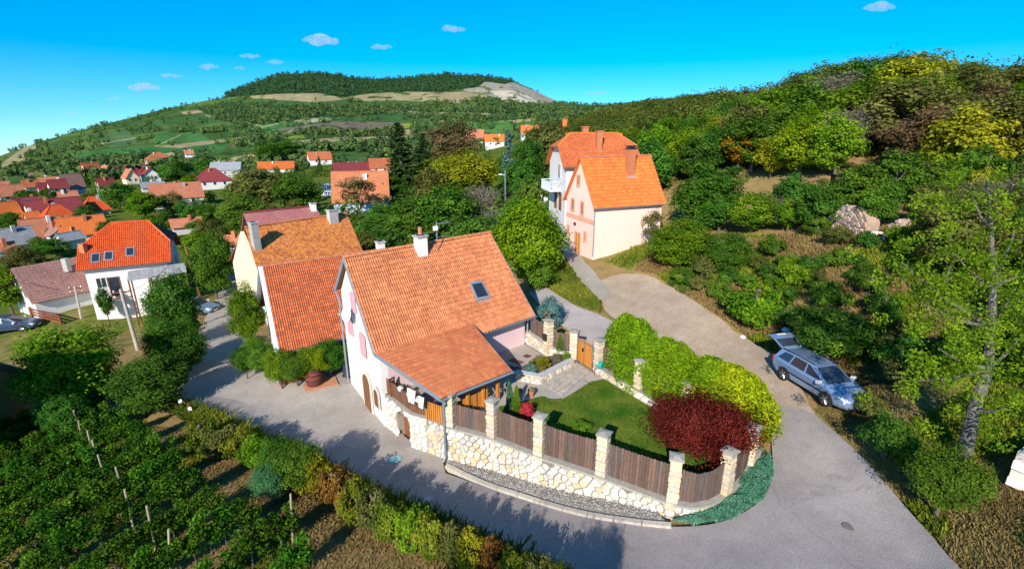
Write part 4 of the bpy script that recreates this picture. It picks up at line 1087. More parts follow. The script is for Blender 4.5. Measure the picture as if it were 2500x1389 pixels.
p = Q + g3 * wg * .6 + s3v * 3.2; chimney(wh, p.x, p.y, zrW - 1, zrW + .6, .6, .55, math.atan2(s3v.y, s3v.x), brick_ch, cap=brick_ch)
window(wh, on_face(1366, 418, Q, -s3v), -s3v, 1.1, 1.5, white_p)
bc = on_face(1360, 462, Q, -s3v)
MB().box(bc - s3v * .65 + g3 * .2, (1.3, 3.6, .18), math.atan2(s3v.y, s3v.x)).build('balcony', render_white, wh)
br = MB()
for t in np.linspace(-1.7, 1.7, 15): br.box(bc - s3v * 1.27 + g3 * (.2 + t) + Vector((0, 0, .52)), (.04, .05, .85), math.atan2(s3v.y, s3v.x))
for t in (-1.75, 1.75): br.box(bc - s3v * .68 + g3 * (.2 + t) + Vector((0, 0, .95)), (1.2, .05, .07), math.atan2(s3v.y, s3v.x))
br.box(bc - s3v * 1.27 + g3 * .2 + Vector((0, 0, .97)), (.06, 3.6, .07), math.atan2(s3v.y, s3v.x)).build('balcony_rail', pm('rail_grey', (.6, .68, .74), (.5, .58, .64), 2), wh)
for px, py in ((1357, 487), (1368, 492)): window(wh, on_face(px, py, Q, -s3v), -s3v, .9, 1.9, wood_brown, wood_brown, name='door')
gutter(wh, e0_ - g3 * .06, e1_ - g3 * .06)
yw = thing('yard_wall', gv(*on(1345, 520).xy), 'pale yard wall with white panels beside the lane to the white house', 'wall')
for k in range(5):
    p = on(1306 + k * 13, 482 + k * 12); MB().box((p.x, p.y, p.z + .7), (.16, 1.1, 1.7), math.atan2(s3v.y, s3v.x) + .2).build('panel', render_white if k % 2 == 0 else render_grey, yw)
# ------------------------------------------------------------------ houses of the village
HOUSES = []
def house(label, cx, yb, w, ye, yr, roof, wall, yaw=0, typ='gable', orient='l', dep=None, wins=2, chim=1, zb=None, hip=.35, solar=False, name='village_house'):
    p = on(cx, yb) if zb is None else at(cx, yb, zb)
    dst = project(p)[2]; k = dst / FPX
    W, He, Hr = w * k, max(1.8, (yb - ye) * k * 1.04), max(3.0, (yb - yr) * k * 1.04)
    D = dep or (W * .75 if orient == 'l' else W * 1.3); D = min(D, 16)
    az = math.atan2(p.x, p.y); th = -az + R(yaw)
    back = Vector((-math.sin(th), math.cos(th), 0)); ctr = p + back * D / 2
    t = thing(name, (ctr.x, ctr.y, p.z), label, 'house', 'houses of the village')
    M = Matrix.Translation((ctr.x, ctr.y, p.z)) @ Matrix.Rotation(th, 4, 'Z')
    hx, hy = W / 2, D / 2
    if orient == 'g': hx, hy = D / 2, W / 2; M = M @ Matrix.Rotation(R(90), 4, 'Z')
    sub = lambda: MB(M)
    rise = Hr - He; m = sub(); m.box((0, 0, He / 2 - 2), (2 * hx, 2 * hy, He + 4 - .02))
    o, kk = min(.45, hy * .2), rise / hy
    if typ == 'gable':
        for s in (-1, 1):
            x0, x1 = s * hx, s * (hx - .25)
            m.add([(x0, -hy + .02, He - .02), (x0, hy - .02, He - .02), (x0, 0, Hr - .12), (x1, -hy + .02, He - .02), (x1, hy - .02, He - .02), (x1, 0, Hr - .12)], [(0, 1, 2), (5, 4, 3), (0, 3, 4, 1), (1, 4, 5, 2), (2, 5, 3, 0)])
    m.build('wall', wall, t)
    r = sub(); zl = He - kk * o
    if typ == 'gable':
        r.slab((-hx - o, 0, Hr), (hx + o, 0, Hr), (hx + o, -hy - o, zl), (-hx - o, -hy - o, zl), .14)
        r.slab((-hx - o, 0, Hr - .004), (-hx - o, hy + o, zl), (hx + o, hy + o, zl), (hx + o, 0, Hr - .004), .14)
    else:
        rx = max(0, hx - hy * (hip / .35) * 1.0); a, b = (-rx, 0, Hr), (rx, 0, Hr)
        c = [(-hx - o, -hy - o, zl), (hx + o, -hy - o, zl), (hx + o, hy + o, zl), (-hx - o, hy + o, zl)]
        cl = [(q[0], q[1], q[2] - .14) for q in c]
        r.add([a, b] + c + cl, [(0, 2, 3, 1), (1, 3, 4), (1, 4, 5, 0), (0, 5, 2), (2, 6, 7, 3), (3, 7, 8, 4), (4, 8, 9, 5), (5, 9, 6, 2), (9, 8, 7, 6)])
    ro = r.build('roof', roof, t)
    rg = sub()
    if typ == 'gable': rg.tube((-hx - o, 0, Hr), (hx + o, 0, Hr), .12, n=6)
    else:
        if rx > .2: rg.tube(a, b, .12, n=6)
        for i, q in enumerate(c): rg.tube(a if i in (0, 3) else b, q, .1, n=5)
    rg.build('ridge', tile_pink if roof in (tile_salmon, tile_orange, tile_rust) else roof, ro)
    if solar:
        f = .45; sub().slab((-hx * .4, -hy * .35, Hr - kk * hy * .35 + .1), (hx * .3, -hy * .35, Hr - kk * hy * .35 + .1), (hx * .3, -hy * .8, Hr - kk * hy * .8 + .1), (-hx * .4, -hy * .8, Hr - kk * hy * .8 + .1), .05).build('solar_panel', pm('solar', (.05, .08, .2), (.04, .06, .15), 2, .2), ro)
    for i in range(chim):
        sx = (rnd.uniform(-.55, .55)) * hx; sy = rnd.choice((-.25, .2)) * hy
        zc = Hr - abs(sy) * kk
        oc = sub().box((sx, sy, zc + .35), (.6, .5, 1.6)).build('chimney', rnd.choice([render_white, plaster_grey, brick_ch]), ro)
    e = Vector((math.cos(th), math.sin(th), 0)); nf = -back
    if wins and He > 2.0:
        for i in range(wins):
            u = (i + .5) / wins - .5; c = ctr - back * D / 2 + e * (u * W * .86) ; c.z = p.z + max(1.3, He * .62)
            window(t, c, nf, min(1.2, W / wins * .45), min(1.3, He * .4), white_p, fw=.1, bars=False)
    HOUSES.append((ctr.x, ctr.y, max(W, D) * .62, p.z, Hr))
    return t
red, ora, drk, brn, rus, pnk = tile_red, tile_orange, tile_dark, tile_brown, tile_rust, tile_pink
hs = [
 ('house with a bright orange roof cut by the left picture edge', 22, 548, 62, 533, 498, ora, render_grey, 20, 'gable', 'l'),
 ('house with a pinkish roof and white front near the left edge of the village', 36, 492, 48, 476, 455, pnk, render_white, 15, 'gable', 'l'),
 ('low house with a dark wine roof and a solar panel', 80, 512, 56, 505, 485, drk, render_grey, 10, 'gable', 'l'),
 ('white fronted house with a dark red roof next to the brown roofed blue house', 152, 478, 34, 458, 441, drk, render_white, 15, 'gable', 'l'),
 ('house with a grey brown roof and a blue shaded side wall', 190, 472, 36, 456, 428, brn, render_blue, 20, 'gable', 'l'),
 ('tall narrow house with a red roof and white balconied front', 236, 440, 32, 420, 400, rus, render_white, 28, 'gable', 'l'),
 ('small house with a bright orange gable behind the tall narrow one', 270, 434, 24, 422, 407, pnk, render_cream, 20, 'gable', 'g'),
 ('house with a long dark red roof left of the orange gable', 303, 430, 44, 424, 406, drk, render_cream, 12, 'gable', 'l'),
 ('yellow walled house with an orange gable in the village', 327, 450, 26, 434, 416, pnk, render_cream, 15, 'gable', 'g'),
 ('house with a broad dark red roof above the white gabled house', 340, 436, 44, 428, 407, drk, render_cream, 10, 'gable', 'l'),
 ('house with a white gable front and red roof by the big dark tree', 374, 446, 34, 428, 414, drk, render_white, 8, 'gable', 'g'),
 ('pale house with a hipped orange red roof standing highest in the village', 393, 404, 52, 391, 375, rus, render_salmon, 8, 'hip', 'l'),
 ('tiny pale house with a red roof below the vineyards', 464, 384, 18, 376, 367, pnk, render_white, 10, 'gable', 'l'),
 ('bungalow with a hipped dark red roof and white walls', 527, 462, 74, 441, 416, drk, render_white, 5, 'hip', 'l'),
 ('long shed with a grey sheet roof behind the hipped dark red bungalow', 552, 434, 64, 416, 400, slate, render_grey, -12, 'gable', 'l'),
 ('long low house with a terracotta roof and white wall beside the road', 440, 506, 104, 483, 453, pnk, render_white, 3, 'gable', 'l'),
 ('dark red roofed house behind the big round trees', 268, 474, 30, 456, 437, drk, render_cream, 15, 'gable', 'l'),
 ('small house with an orange roof between two dark red ones', 176, 500, 34, 492, 469, pnk, render_grey, 12, 'gable', 'l'),
 ('house with a very broad wine red roof', 152, 538, 100, 524, 490, drk, render_grey, 14, 'gable', 'l'),
 ('house with a bright red hipped roof in front of the wine red one', 152, 546, 62, 537, 504, red, render_grey, 12, 'hip', 'l'),
 ('house with a red pyramid roof between the garden trees', 240, 524, 50, 511, 484, red, render_cream, 10, 'hip', 'l'),
 ('small shed with an orange roof below the wine red house', 87, 546, 26, 541, 524, ora, render_grey, 12, 'gable', 'l'),
 ('house with a terracotta roof and white gable left of the big red roof', 122, 592, 70, 580, 536, pnk, render_white, 14, 'gable', 'l'),
 ('house with an orange roof and two chimneys just behind the big red roof', 215, 588, 84, 574, 534, ora, render_cream, 8, 'gable', 'l'),
 ('long barn with a grey roof left of the terracotta house', 46, 615, 80, 600, 562, eternit, render_grey, 18, 'gable', 'l'),
 ('house with an orange roof far left in the village', 128, 456, 36, 450, 434, pnk, render_white, 15, 'gable', 'l'),
 ('house with a reddish roof at the village edge under the hill', 84, 466, 30, 458, 442, rus, render_grey, 15, 'gable', 'l'),
 ('long low house with an orange roof and white gable among trees', 675, 422, 80, 413, 398, ora, render_white, -4, 'gable', 'l'),
 ('white house with an orange red roof standing above the car park', 785, 402, 52, 390, 374, rus, render_white, 10, 'gable', 'l'),
 ('house with a long dark wine roof beyond the terracotta house', 866, 430, 92, 418, 401, drk, render_salmon, 4, 'gable', 'l'),
 ('house with a muted red roof right of the wine roofed one', 930, 424, 48, 410, 391, rus, render_salmon, 4, 'gable', 'l'),
 ('bluish walled house with a big terracotta roof behind the brown tree', 884, 518, 128, 490, 428, tile_salmon, render_blue, -4, 'gable', 'l'),
 ('house with a grey red roof half hidden by the brown crowned tree', 1158, 356, 42, 344, 320, pnk, render_white, -16, 'gable', 'l'),
 ('small house with an orange roof left of the blue green spruce', 1208, 362, 46, 346, 331, ora, render_white, 4, 'gable', 'l'),
 ('white house with an orange gable right of the blue green spruce', 1296, 340, 44, 324, 309, ora, render_white, 6, 'gable', 'l'),
 ('low shed with a salmon roof beside the white house with red roof', 462, 570, 60, 558, 537, pnk, render_grey, 6, 'gable', 'l'),
 ('flat garage with pale roof and white wall by the street', 580, 622, 62, 596, 580, pnk, render_white, -25, 'gable', 'l'),
 ('small white house with a brown roof highest at the left of the village', 97, 442, 26, 434, 423, brn, render_white, 15, 'gable', 'l'),
 ('low building with a grey roof under the white gabled house', 378, 468, 46, 460, 447, slate, render_grey, 6, 'gable', 'l'),
 ('house with a white gable and dark brown roof before the terracotta roof', 156, 592, 36, 574, 552, brn, render_white, 25, 'gable', 'g'),
 ('small shed with a pink roof above the brown roofed house', 26, 634, 36, 626, 613, pnk, render_grey, 15, 'gable', 'l'),
 ('long lean shed with a pale grey roof left of the big red roof', 188, 604, 46, 594, 572, slate, render_white, 30, 'gable', 'l'),
 ('house with a rust red roof behind the yellow walled one', 352, 424, 34, 417, 404, rus, render_cream, 10, 'gable', 'l'),
 ('house with a dull red roof at the far left edge of the village', 8, 478, 40, 464, 446, pnk, render_white, 15, 'gable', 'l'),
 ('house with a dark red roof left of the small orange roofed one', 122, 478, 30, 466, 448, drk, render_white, 12, 'gable', 'l'),
]
for h in hs:
    house(*h, wins=(3 if h[3] > 60 else 2) if h[2] - h[4] > 7 else 0, chim=2 if h[3] > 80 else 1, solar='solar' in h[0])
rt = thing('chimney_stack', on(1378, 312), 'lone orange red chimney stack among trees behind the white house', 'chimney')
p = on(1378, 330); MB().box((p.x, p.y, p.z + 2.5), (2.2, 1.6, 9)).build('shaft', tile_orange, rt); MB().box((p.x, p.y, p.z + 7.1), (2.6, 2.0, .3)).build('cap', brick_ch, rt)

# white house with the big red roof
b0 = at(214, 762, -3.0); bz = -3.0
e0, e1 = at(185, 661, 1.9), at(419, 638, 1.9)
fd = (e1 - e0).normalized(); fb = Vector((-fd.y, fd.x, 0)); fd3 = Vector((fd.x, fd.y, 0)); Lw = (e1 - e0).length
bw = thing('red_roofed_house', b0, 'white house with a big plain red half hipped roof and three roof windows', 'house')
half = 4.6; zr2 = zat(*(e0 + fb * half + fd * (Lw * .7)).xy, 539); rise2 = zr2 - 1.9
hp2 = lambda a_, t: e0 + fd * a_ + fb * (half * t) + Vector((0, 0, rise2 * (t if t <= 1 else 2 - t)))
r0, r1 = hp2(2.6, 1), hp2(Lw - 2.0, 1)
F4 = [hp2(0, 0), hp2(Lw, 0), hp2(Lw, .46), r1, r0, hp2(0, .46)]; G4 = [hp2(Lw, 2), hp2(0, 2), hp2(0, 1.54), r0, r1, hp2(Lw, 1.54)]
def poly_slab(mb, poly, th):
    k = len(poly); dn_ = Vector((0, 0, -th)); mb.add(list(poly) + [v + dn_ for v in poly], [tuple(range(k)), tuple(range(2 * k - 1, k - 1, -1))] + [(i, k + i, k + (i + 1) % k, (i + 1) % k) for i in range(k)])
mb = MB(); poly_slab(mb, F4, .12); poly_slab(mb, G4, .12); mb.build('roof_deck', tile_red, bw)
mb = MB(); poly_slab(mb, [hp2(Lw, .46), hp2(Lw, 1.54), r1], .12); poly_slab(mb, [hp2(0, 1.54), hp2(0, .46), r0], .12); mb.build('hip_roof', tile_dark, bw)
REDS = [tile_red, roof_pm('tile_red_b', (.66, .11, .022), (.56, .085, .02), .4)]
def kred(u, v, p):
    a_ = (p - e0).dot(fd3); t = 1 - v; f_ = max(0, (t - .46) / .54); return a_ > 2.6 * f_ + .1 and a_ < Lw - 2.0 * f_ - .1
tile_roof(bw, hp2(0, 1), hp2(Lw, 1), hp2(0, 0), hp2(Lw, 0), .33, .36, REDS, 0, keep=kred)
ridge_caps(bw, r0, r1, 14, tile_red, .12); ridge_caps(bw, hp2(Lw, .46), r1, 8, tile_orange, .1); ridge_caps(bw, hp2(0, .46), r0, 8, tile_red, .1)
w0, w1 = e0 + fb * .5 + fd3 * .5, e1 + fb * .5 - fd3 * .5
MB().prism([w0.xy, w1.xy, (w1 + fb * (half * 2 - 1)).xy, (w0 + fb * (half * 2 - 1)).xy], -6, 1.9).build('wall', render_white, bw)
for s_, iw in ((.5, fd3), (Lw - .5, -fd3)):
    a_ = e0 + fd3 * s_; MB().panel((a_ + fb * .5).xy, (a_ + fb * (2 * half - .5)).xy, [(.02, 1.88), (2 * half - 1.02, 1.88), (2 * half - 1 - half * .46, 1.9 + rise2 * .44), (half * .46, 1.9 + rise2 * .44)], .3, iw).build('gable_wall', render_white, bw)
gutter(bw, e0 - fb * .05, e1 - fb * .05)
rn = (r1 - r0).cross(e0 - r0).normalized(); rn = rn if rn.z > 0 else -rn; rdn = rn.cross(fd3).normalized()
for px, py in ((234, 631), (266, 626), (318, 616)):
    c = on_plane(px, py, r0, r1, e0) + rn * .08
    o = MB().box(c, (.75, 1.15, .1), basis=(fd3, rdn, rn)).build('roof_window', zinc, bw); MB().box(c + rn * .055, (.55, .92, .02), basis=(fd3, rdn, rn)).build('pane', glass_m, o)
c = on_plane(205, 614, r0, r1, e0); MB().box(c + Vector((0, 0, .3)), (.5, .5, 1.0)).build('chimney', brick_ch, bw)
window(bw, Vector((*on_face(279, 690, w0, -fb).xy, -.2)), -fb, 1.0, 2.0, wood_brown, name='door', bars=False)
window(bw, on_face(248, 690, w0, -fb), -fb, .9, 1.1, white_p)
wq = e1 + fb * .5 - fd3 * .48
window(bw, wq + fb * 2.5 + Vector((0, 0, -1.2)), fd3, .9, 1.2, white_p); window(bw, wq + fb * 5.5 + Vector((0, 0, -1.2)), fd3, .9, 1.2, white_p)
# lean-to with grey sheets
l0, l1 = at(312, 662, 1.75), at(452, 641, 1.7); l2, l3 = at(456, 664, 1.15), at(310, 686, 1.1)
lt = thing('carport', Vector((l3.x, l3.y, -3)), 'open carport with a grey corrugated sheet roof against the white house', 'carport')
for k in range(9):
    a, b = l0 + (l1 - l0) * (k / 9), l0 + (l1 - l0) * ((k + .97) / 9); c_, d_ = l3 + (l2 - l3) * ((k + .97) / 9), l3 + (l2 - l3) * (k / 9)
    MB().slab(a + Vector((0, 0, .01 * (k % 2))), b + Vector((0, 0, .01 * (k % 2))), c_, d_, .05).build('roof_sheet', eternit, lt)
for t in (.02, .35, .68, .98):
    for a, b in ((l3, l2), (l0, l1)):
        q = a + (b - a) * t; gq = tz(q.x, q.y); MB().tube((q.x, q.y, gq - .3), (q.x, q.y, q.z - .03), .07).build('post', wood_brown, lt)
# brown roofed cottage at the far left with its lean-to
q0, q1, q2, q3 = at(26, 655, 1.6), at(96, 626, 1.6), at(138, 690, -1.6), at(56, 741, -1.6)
gb = thing('brown_roofed_house', Vector((q3.x, q3.y, -4)), 'house with a grey brown roof and white gable at the far left', 'house')
bdir = Vector(((q1 - q0).y, -(q1 - q0).x, 0)).normalized(); bdir = bdir if bdir.y > 0 else -bdir
h_ = (q3 - q0).xy.length * .9
u3 = Vector((.52, .854, 0)).normalized(); bdir = Vector((-u3.y, u3.x, 0)); h_ = 3.3; q1 = q0 + u3 * 7.0; q3 = q0 - bdir * h_ + Vector((0, 0, -3.2)); q2 = q1 - bdir * h_ + Vector((0, 0, -3.2)); k0, k1 = q0 + bdir * h_, q1 + bdir * h_; k0.z = k1.z = -1.6
MB().slab(q0, q1, q2, q3, .12).slab(q0 - Vector((0, 0, .002)), k0, k1, q1 - Vector((0, 0, .002)), .12).build('roof_deck', tile_brown, gb)
tile_roof(gb, q0, q1, q3, q2, .35, .36, [tile_brown, roof_pm('tile_brown_b', (.34, .18, .15), (.27, .14, .115), .6)], 0, flat=True)
mb = MB(); w0 = q3 + bdir * .4 + u3 * .3; w1 = q2 + bdir * .4 - u3 * .3; w2 = k1 - bdir * .4 - u3 * .3; w3 = k0 - bdir * .4 + u3 * .3
mb.prism([w0.xy, w1.xy, w2.xy, w3.xy], -6.5, -1.62); wl2 = (w3 - w0).xy.length; mb.panel(w0.xy, w3.xy, [(.02, -1.65), (wl2 - .02, -1.65), (wl2 / 2, 1.4)], .3, u3); mb.build('wall', render_white, gb)
for t, z in ((.35, -.9), (.6, -.9), (.3, -3.2)): window(gb, w0 + (w3 - w0) * t + Vector((0, 0, z - w0.z)), -u3, .7, 1.2, plaster_grey)
p = q0 + u3 * 4 - bdir * 1.2; MB().box((p.x, p.y, 1.2), (.5, .5, 1.4)).build('chimney', plaster_grey, gb)
lq = [at(52, 716, -2.2), at(150, 690, -2.2), at(152, 718, -3.0), at(60, 752, -3.0)]
ls = thing('lean_to', lq[3] + Vector((0, 0, -1)), 'low lean-to shed with a rust red roof beside the brown roofed house', 'shed')
MB().slab(*lq, .1).build('roof', tile_rust, ls); zi = [Vector((v.x, v.y)) for v in lq]; cz_ = sum(zi, Vector((0, 0))) / 4
MB().prism([tuple(cz_ + (v - cz_) * .9) for v in zi], -5.5, lambda x, y: -3.05).build('wall', render_ochre, ls)
# ochre building cut by the left edge
ob0, ob1 = at(62, 905, 1.0), at(70, 900, 1.0)
ow = thing('ochre_building', gv(-24, 19), 'ochre walled building with a dark eave cut by the left picture edge', 'building')
F_ = at(63, 910, 1.4); wdir = Vector((.34, -.94, 0)).normalized(); wout = Vector((.94, .34, 0)).normalized()
sv = min(range(1, 400), key=lambda i: abs(project(F_ + wdir * (i * .02))[0] - 0)) * .02
q = F_ + wdir * sv; zs = (zat(q.x, q.y, 888) - F_.z) / sv
rz_ = lambda s: F_.z + zs * s
MB().panel(F_.xy, (F_ + wdir * 9).xy, [(0, -5), (9, -5), (9, rz_(9)), (0, rz_(0))], 6, -wout).build('wall', render_ochre, ow)
a, b = F_ - wdir * .35 + wout * .25, F_ + wdir * 9.3 + wout * .25; a.z, b.z = rz_(-.35) + .14, rz_(9.3) + .14
MB().slab(a, b, b - wout * 6.6 - Vector((0, 0, 5.5)), a - wout * 6.6 - Vector((0, 0, 5.5)), .14).build('roof', pm('felt', (.20, .17, .15), (.14, .12, .11), 1, .9), ow)

# ------------------------------------------------------------------ poles and wires
def pole(label, bx, by, tx, ty, r=.16, mat=pole_m, name='utility_pole', top='plain', zb=None):
    b = on(bx, by); zt = zat(b.x, b.y, ty); dpt = project((b.x, b.y, zt))[2]
    topx = b.x + (tx - project((b.x, b.y, zt))[0]) * dpt / FPX
    t = thing(name, b, label, 'utility pole', 'utility poles')
    MB().tube((b.x, b.y, b.z - .3), (topx, b.y, zt), r, r * .72, 10).build('shaft', mat, t)
    if top == 'arms':
        for dz in (.25, .7):
            MB().box((topx, b.y, zt - dz), (1.1, .09, .09), .5).build('crossarm', rust_m, t)
        for s in (-.45, .45):
            for dz in (.25, .7): MB().lathe((topx + s * math.cos(.5), b.y + s * math.sin(.5), zt - dz + .05), [(.04, 0), (.06, .06), (.03, .16)], 8).build('insulator', white_p, t)
    return t, Vector((topx, b.y, zt))
t1, tip1 = pole('pale concrete pole standing in front of the tree by the street', 336, 850, 294, 706, .15, top='arms')
t2, tip2 = pole('thin concrete pole at the far left beside the rust red lean-to', 90, 768, 69, 688, .13)
t3, tip3 = pole('concrete pole with grey fittings at the corner of the white house', 198, 775, 182, 698, .13, top='arms')
t4, tip4 = pole('leaning brown wooden pole right of the carport', 491, 730, 452, 598, .15, wood_brown)
t5, tip5 = pole('pale pole at the end of the far parking yard', 243, 486, 233, 444, .16)
t6, tip6 = pole('slim pale pole beside the brown roofed village house', 1000, 470, 1001, 436, .12, wood_pale)
lp = on(1234, 545); lz = zat(lp.x, lp.y, 416)
t = thing('street_lamp', lp, 'grey street lamp post with a short arm in front of the white house trees', 'street lamp')
MB().tube((lp.x, lp.y, lp.z - .2), (lp.x, lp.y, lz), .16, .12, 10).build('post', steel, t)
MB().tube((lp.x, lp.y, lz - .7), (lp.x - .65, lp.y - .3, lz - .62), .05).box((lp.x - .75, lp.y - .33, lz - .6), (.55, .2, .12)).build('lamp_head', white_p, t)
def wire(label, a, b, sag, r=.018):
    pts = [a + (b - a) * (i / 16) + Vector((0, 0, -sag * 4 * (i / 16) * (1 - i / 16))) for i in range(17)]
    tag(MB().path(pts, r, 4).build('overhead_wire', black_m), label, 'wire')
wire('overhead wire from the concrete street pole to the pole by the white house', tip1, tip3, .6)
wire('overhead wire from the concrete street pole to the leaning wooden pole', tip1 + Vector((.3, 0, -.3)), tip4, .7)
wire('overhead wire between the wooden pole and the mottled orange house', tip4, at(850, 610, 2.6), .8)
wire('overhead wire between the two left hand concrete poles', tip3, tip2, .5)
# ------------------------------------------------------------------ the walled garden
GZ = 1.88
FP = [(1097,1042),(1198,1068),(1313,1113),(1465,1163),(1640,1228),(1777,1207),(1838,1135)]
pw = [at(a, b, 1.9) for a, b in FP]
arcs = {4: [(1690,1238),(1735,1230)], 5: [(1800,1188),(1822,1162)]}
fpath = []; pidx = []
for i, p in enumerate(pw):
    pidx.append(len(fpath)); fpath.append(p.xy)
    for a in arcs.get(i, []): fpath.append(at(a[0], a[1], 1.9).xy)
fpath[0] = fpath[0] + (fpath[0] - fpath[1]).normalized() * .15
ff, FL = path_frame(fpath)
fcum = [0]
for a, b in zip(fpath[:-1], fpath[1:]): fcum.append(fcum[-1] + (b - a).length)
FS = 1 if ff(3, 1)[1].dot(Vector((-.4, -1))) > 0 else -1
wz = lambda u: tz(*(ff(u, FS)[0] + ff(u, FS)[1] * .35)) + .02
ct = lambda u: 1.80
fence = thing('garden_fence', pw[0], 'curved stone garden wall with block pillars and dark board fencing facing the street', 'fence')
wall_core(fpath, lambda u: wz(u) - .7, ct, .42, FS, 60).build('wall_core', mortar, fence)
stone_facing(fence, fpath, wz, ct, .285, FS, STONES, .05, None, 290, seed=3)
offp = lambda path, d, s: [tuple(path_frame(path)[0](u, s)[0] + path_frame(path)[0](u, s)[1] * d) for u in np.linspace(0, path_frame(path)[1], 60)]
wall_core(offp(fpath, .06, FS), lambda u: 1.795, lambda u: 1.9, .56, FS, 60).build('coping', coping_m, fence)
BL = [block_a, block_b, stone_b]
def pillar(th, p, ang, z0, h, w=.44, cap=True, seed=0):
    r = random.Random(seed)
    o = MB().box((p.x, p.y, z0 + h / 2), (w - .05, w - .05, h), ang).build('pillar', mortar, th)
    n = max(3, round(h / .235)); bh = h / n
    for k in range(n):
        ww = w * r.uniform(.97, 1.06); c = Vector((p.x + r.uniform(-.012, .012), p.y + r.uniform(-.012, .012), z0 + (k + .5) * bh))
        mb = MB(); hh = bh - .028; ex, ey = Vector((math.cos(ang), math.sin(ang), 0)), Vector((-math.sin(ang), math.cos(ang), 0))
        rings = []
        for zz, s_ in ((-hh / 2, .94), (-hh / 2 + .03, 1), (hh / 2 - .03, 1), (hh / 2, .94)):
            rings += [c + ex * (ww / 2 * s_ * a) + ey * (ww / 2 * s_ * b_) + Vector((0, 0, zz)) for a, b_ in ((-1, -1), (1, -1), (1, 1), (-1, 1))]
        fs = [(3, 2, 1, 0), (12, 13, 14, 15)] + [(4 * j + i, 4 * j + (i + 1) % 4, 4 * j + 4 + (i + 1) % 4, 4 * j + 4 + i) for j in range(3) for i in range(4)]
        mb.add(rings, fs).build('block', r.choice(BL), o)
    if cap:
        ex, ey = Vector((math.cos(ang), math.sin(ang), 0)), Vector((-math.sin(ang), math.cos(ang), 0)); c = Vector((p.x, p.y, z0 + h)); w2 = w / 2 + .055
        vs = [c + ex * (w2 * s_ * a) + ey * (w2 * s_ * b_) + Vector((0, 0, zz)) for zz, s_ in ((0, 1), (.07, 1), (.13, .25)) for a, b_ in ((-1, -1), (1, -1), (1, 1), (-1, 1))]
        fs = [(3, 2, 1, 0), (8, 9, 10, 11)] + [(4 * j + i, 4 * j + (i + 1) % 4, 4 * j + 4 + (i + 1) % 4, 4 * j + 4 + i) for j in range(2) for i in range(4)]
        MB().add(vs, fs).build('cap', coping_m, o)
    return o
PH = [1.6, 1.78, 1.8, 1.85, 1.85, 1.8, 1.7]
BOARDS = [board_a, board_b, board_c]
def board_bay(th, f, u0, u1, side, z0, z1, back=.12, dip=0.0, w=.118):
    n = max(2, int((u1 - u0) / w)); st = (u1 - u0) / n
    rail = MB()
    for zz in (z0 + .25, z1 - .3):
        pts = []
        for k in range(9):
            p, nn = f(u0 + (u1 - u0) * k / 8, side); q = p - nn * (back + .045); pts.append((q.x, q.y, zz))
        for a, b in zip(pts[:-1], pts[1:]): rail.tube(a, b, .04, n=4)
    o = rail.build('fence_panel', board_a, th)
    for k in range(n):
        t = (k + .5) / n; p, nn = f(u0 + (u1 - u0) * t, side); q = p - nn * (back + rnd.uniform(-.006, .006))
        top = z1 - dip * math.sin(math.pi * t) + rnd.uniform(-.015, .015)
        w2 = st * .93; ang = math.atan2(nn.x, -nn.y) if True else 0
        ex, ey = Vector((math.cos(ang), math.sin(ang), 0)), Vector((-math.sin(ang), math.cos(ang), 0)); h2 = .011; vs = []
        zb_ = z0 + rnd.uniform(0, .02)
        for s_ in (-h2, h2):
            for a, z in ((-w2 / 2, zb_), (w2 / 2, zb_), (w2 / 2, top - .03), (w2 / 5, top), (-w2 / 5, top), (-w2 / 2, top - .03)): vs.append(Vector((q.x, q.y, z)) + ex * a + ey * s_)
        MB().add(vs, [(5, 4, 3, 2, 1, 0), (6, 7, 8, 9, 10, 11)] + [(i, (i + 1) % 6, 6 + (i + 1) % 6, 6 + i) for i in range(6)]).build('board', rnd.choice(BOARDS), o)
for i, p in enumerate(pw):
    u = min(max(fcum[pidx[i]], .1), FL - .1); _, nn = ff(u, FS); ang = math.atan2(nn.x, -nn.y)
    q = p.xy - nn * .16; pillar(fence, Vector((q.x, q.y, 0)), ang, 1.9 - (.22 if 0 < i < 5 else 0), PH[i] + (.22 if 0 < i < 5 else 0), .41, seed=i)
for i in range(6):
    board_bay(fence, ff, fcum[pidx[i]] + .24, fcum[pidx[i + 1]] - .24, FS, 1.96, 1.9 + [1.18, 1.42, 1.5, 1.52, 1.42, 1.3][i], .16, dip=.12 if i == 4 else .03)
# rear fence with low inner wall, from the gate to the corner
gL, gR = at(1408, 880, 1.95), at(1446, 905, 1.95)
rp = [gR.xy + Vector((.1, -.05)), at(1550, 966, 1.95).xy, pw[6].xy]
fr, RL = path_frame(rp); RS = 1 if fr(3, 1)[1].dot(Vector((-1, -.7))) > 0 else -1
rf = thing('rear_fence', gR, 'rear garden fence of dark boards on a low stone wall below the conifer hedge', 'fence')
wall_core(rp, lambda u: 1.3, lambda u: 2.3, .5, RS, 20).build('wall_core', mortar, rf)
stone_facing(rf, rp, lambda u: 1.9, lambda u: 2.3, .30, RS, STONES, .05, None, 120, seed=9)
wall_core(offp(rp, .05, RS), lambda u: 2.305, lambda u: 2.37, .58, RS, 20).build('coping', coping_m, rf)
cum1 = (Vector(rp[1]) - Vector(rp[0])).length
for k, u in enumerate((.05, cum1, cum1 + 2.9)):
    p, nn = fr(u, RS); q = p - nn * .25; pillar(rf, Vector((q.x, q.y, 0)), math.atan2(nn.x, -nn.y), 2.1 if k else 1.9, 1.75 if k else 1.9, .42, seed=20 + k)
for u0, u1 in ((.3, cum1 - .25), (cum1 + .25, cum1 + 2.65), (cum1 + 3.15, RL - .3)): board_bay(rf, fr, u0, u1, RS, 2.42, 3.55, .32)
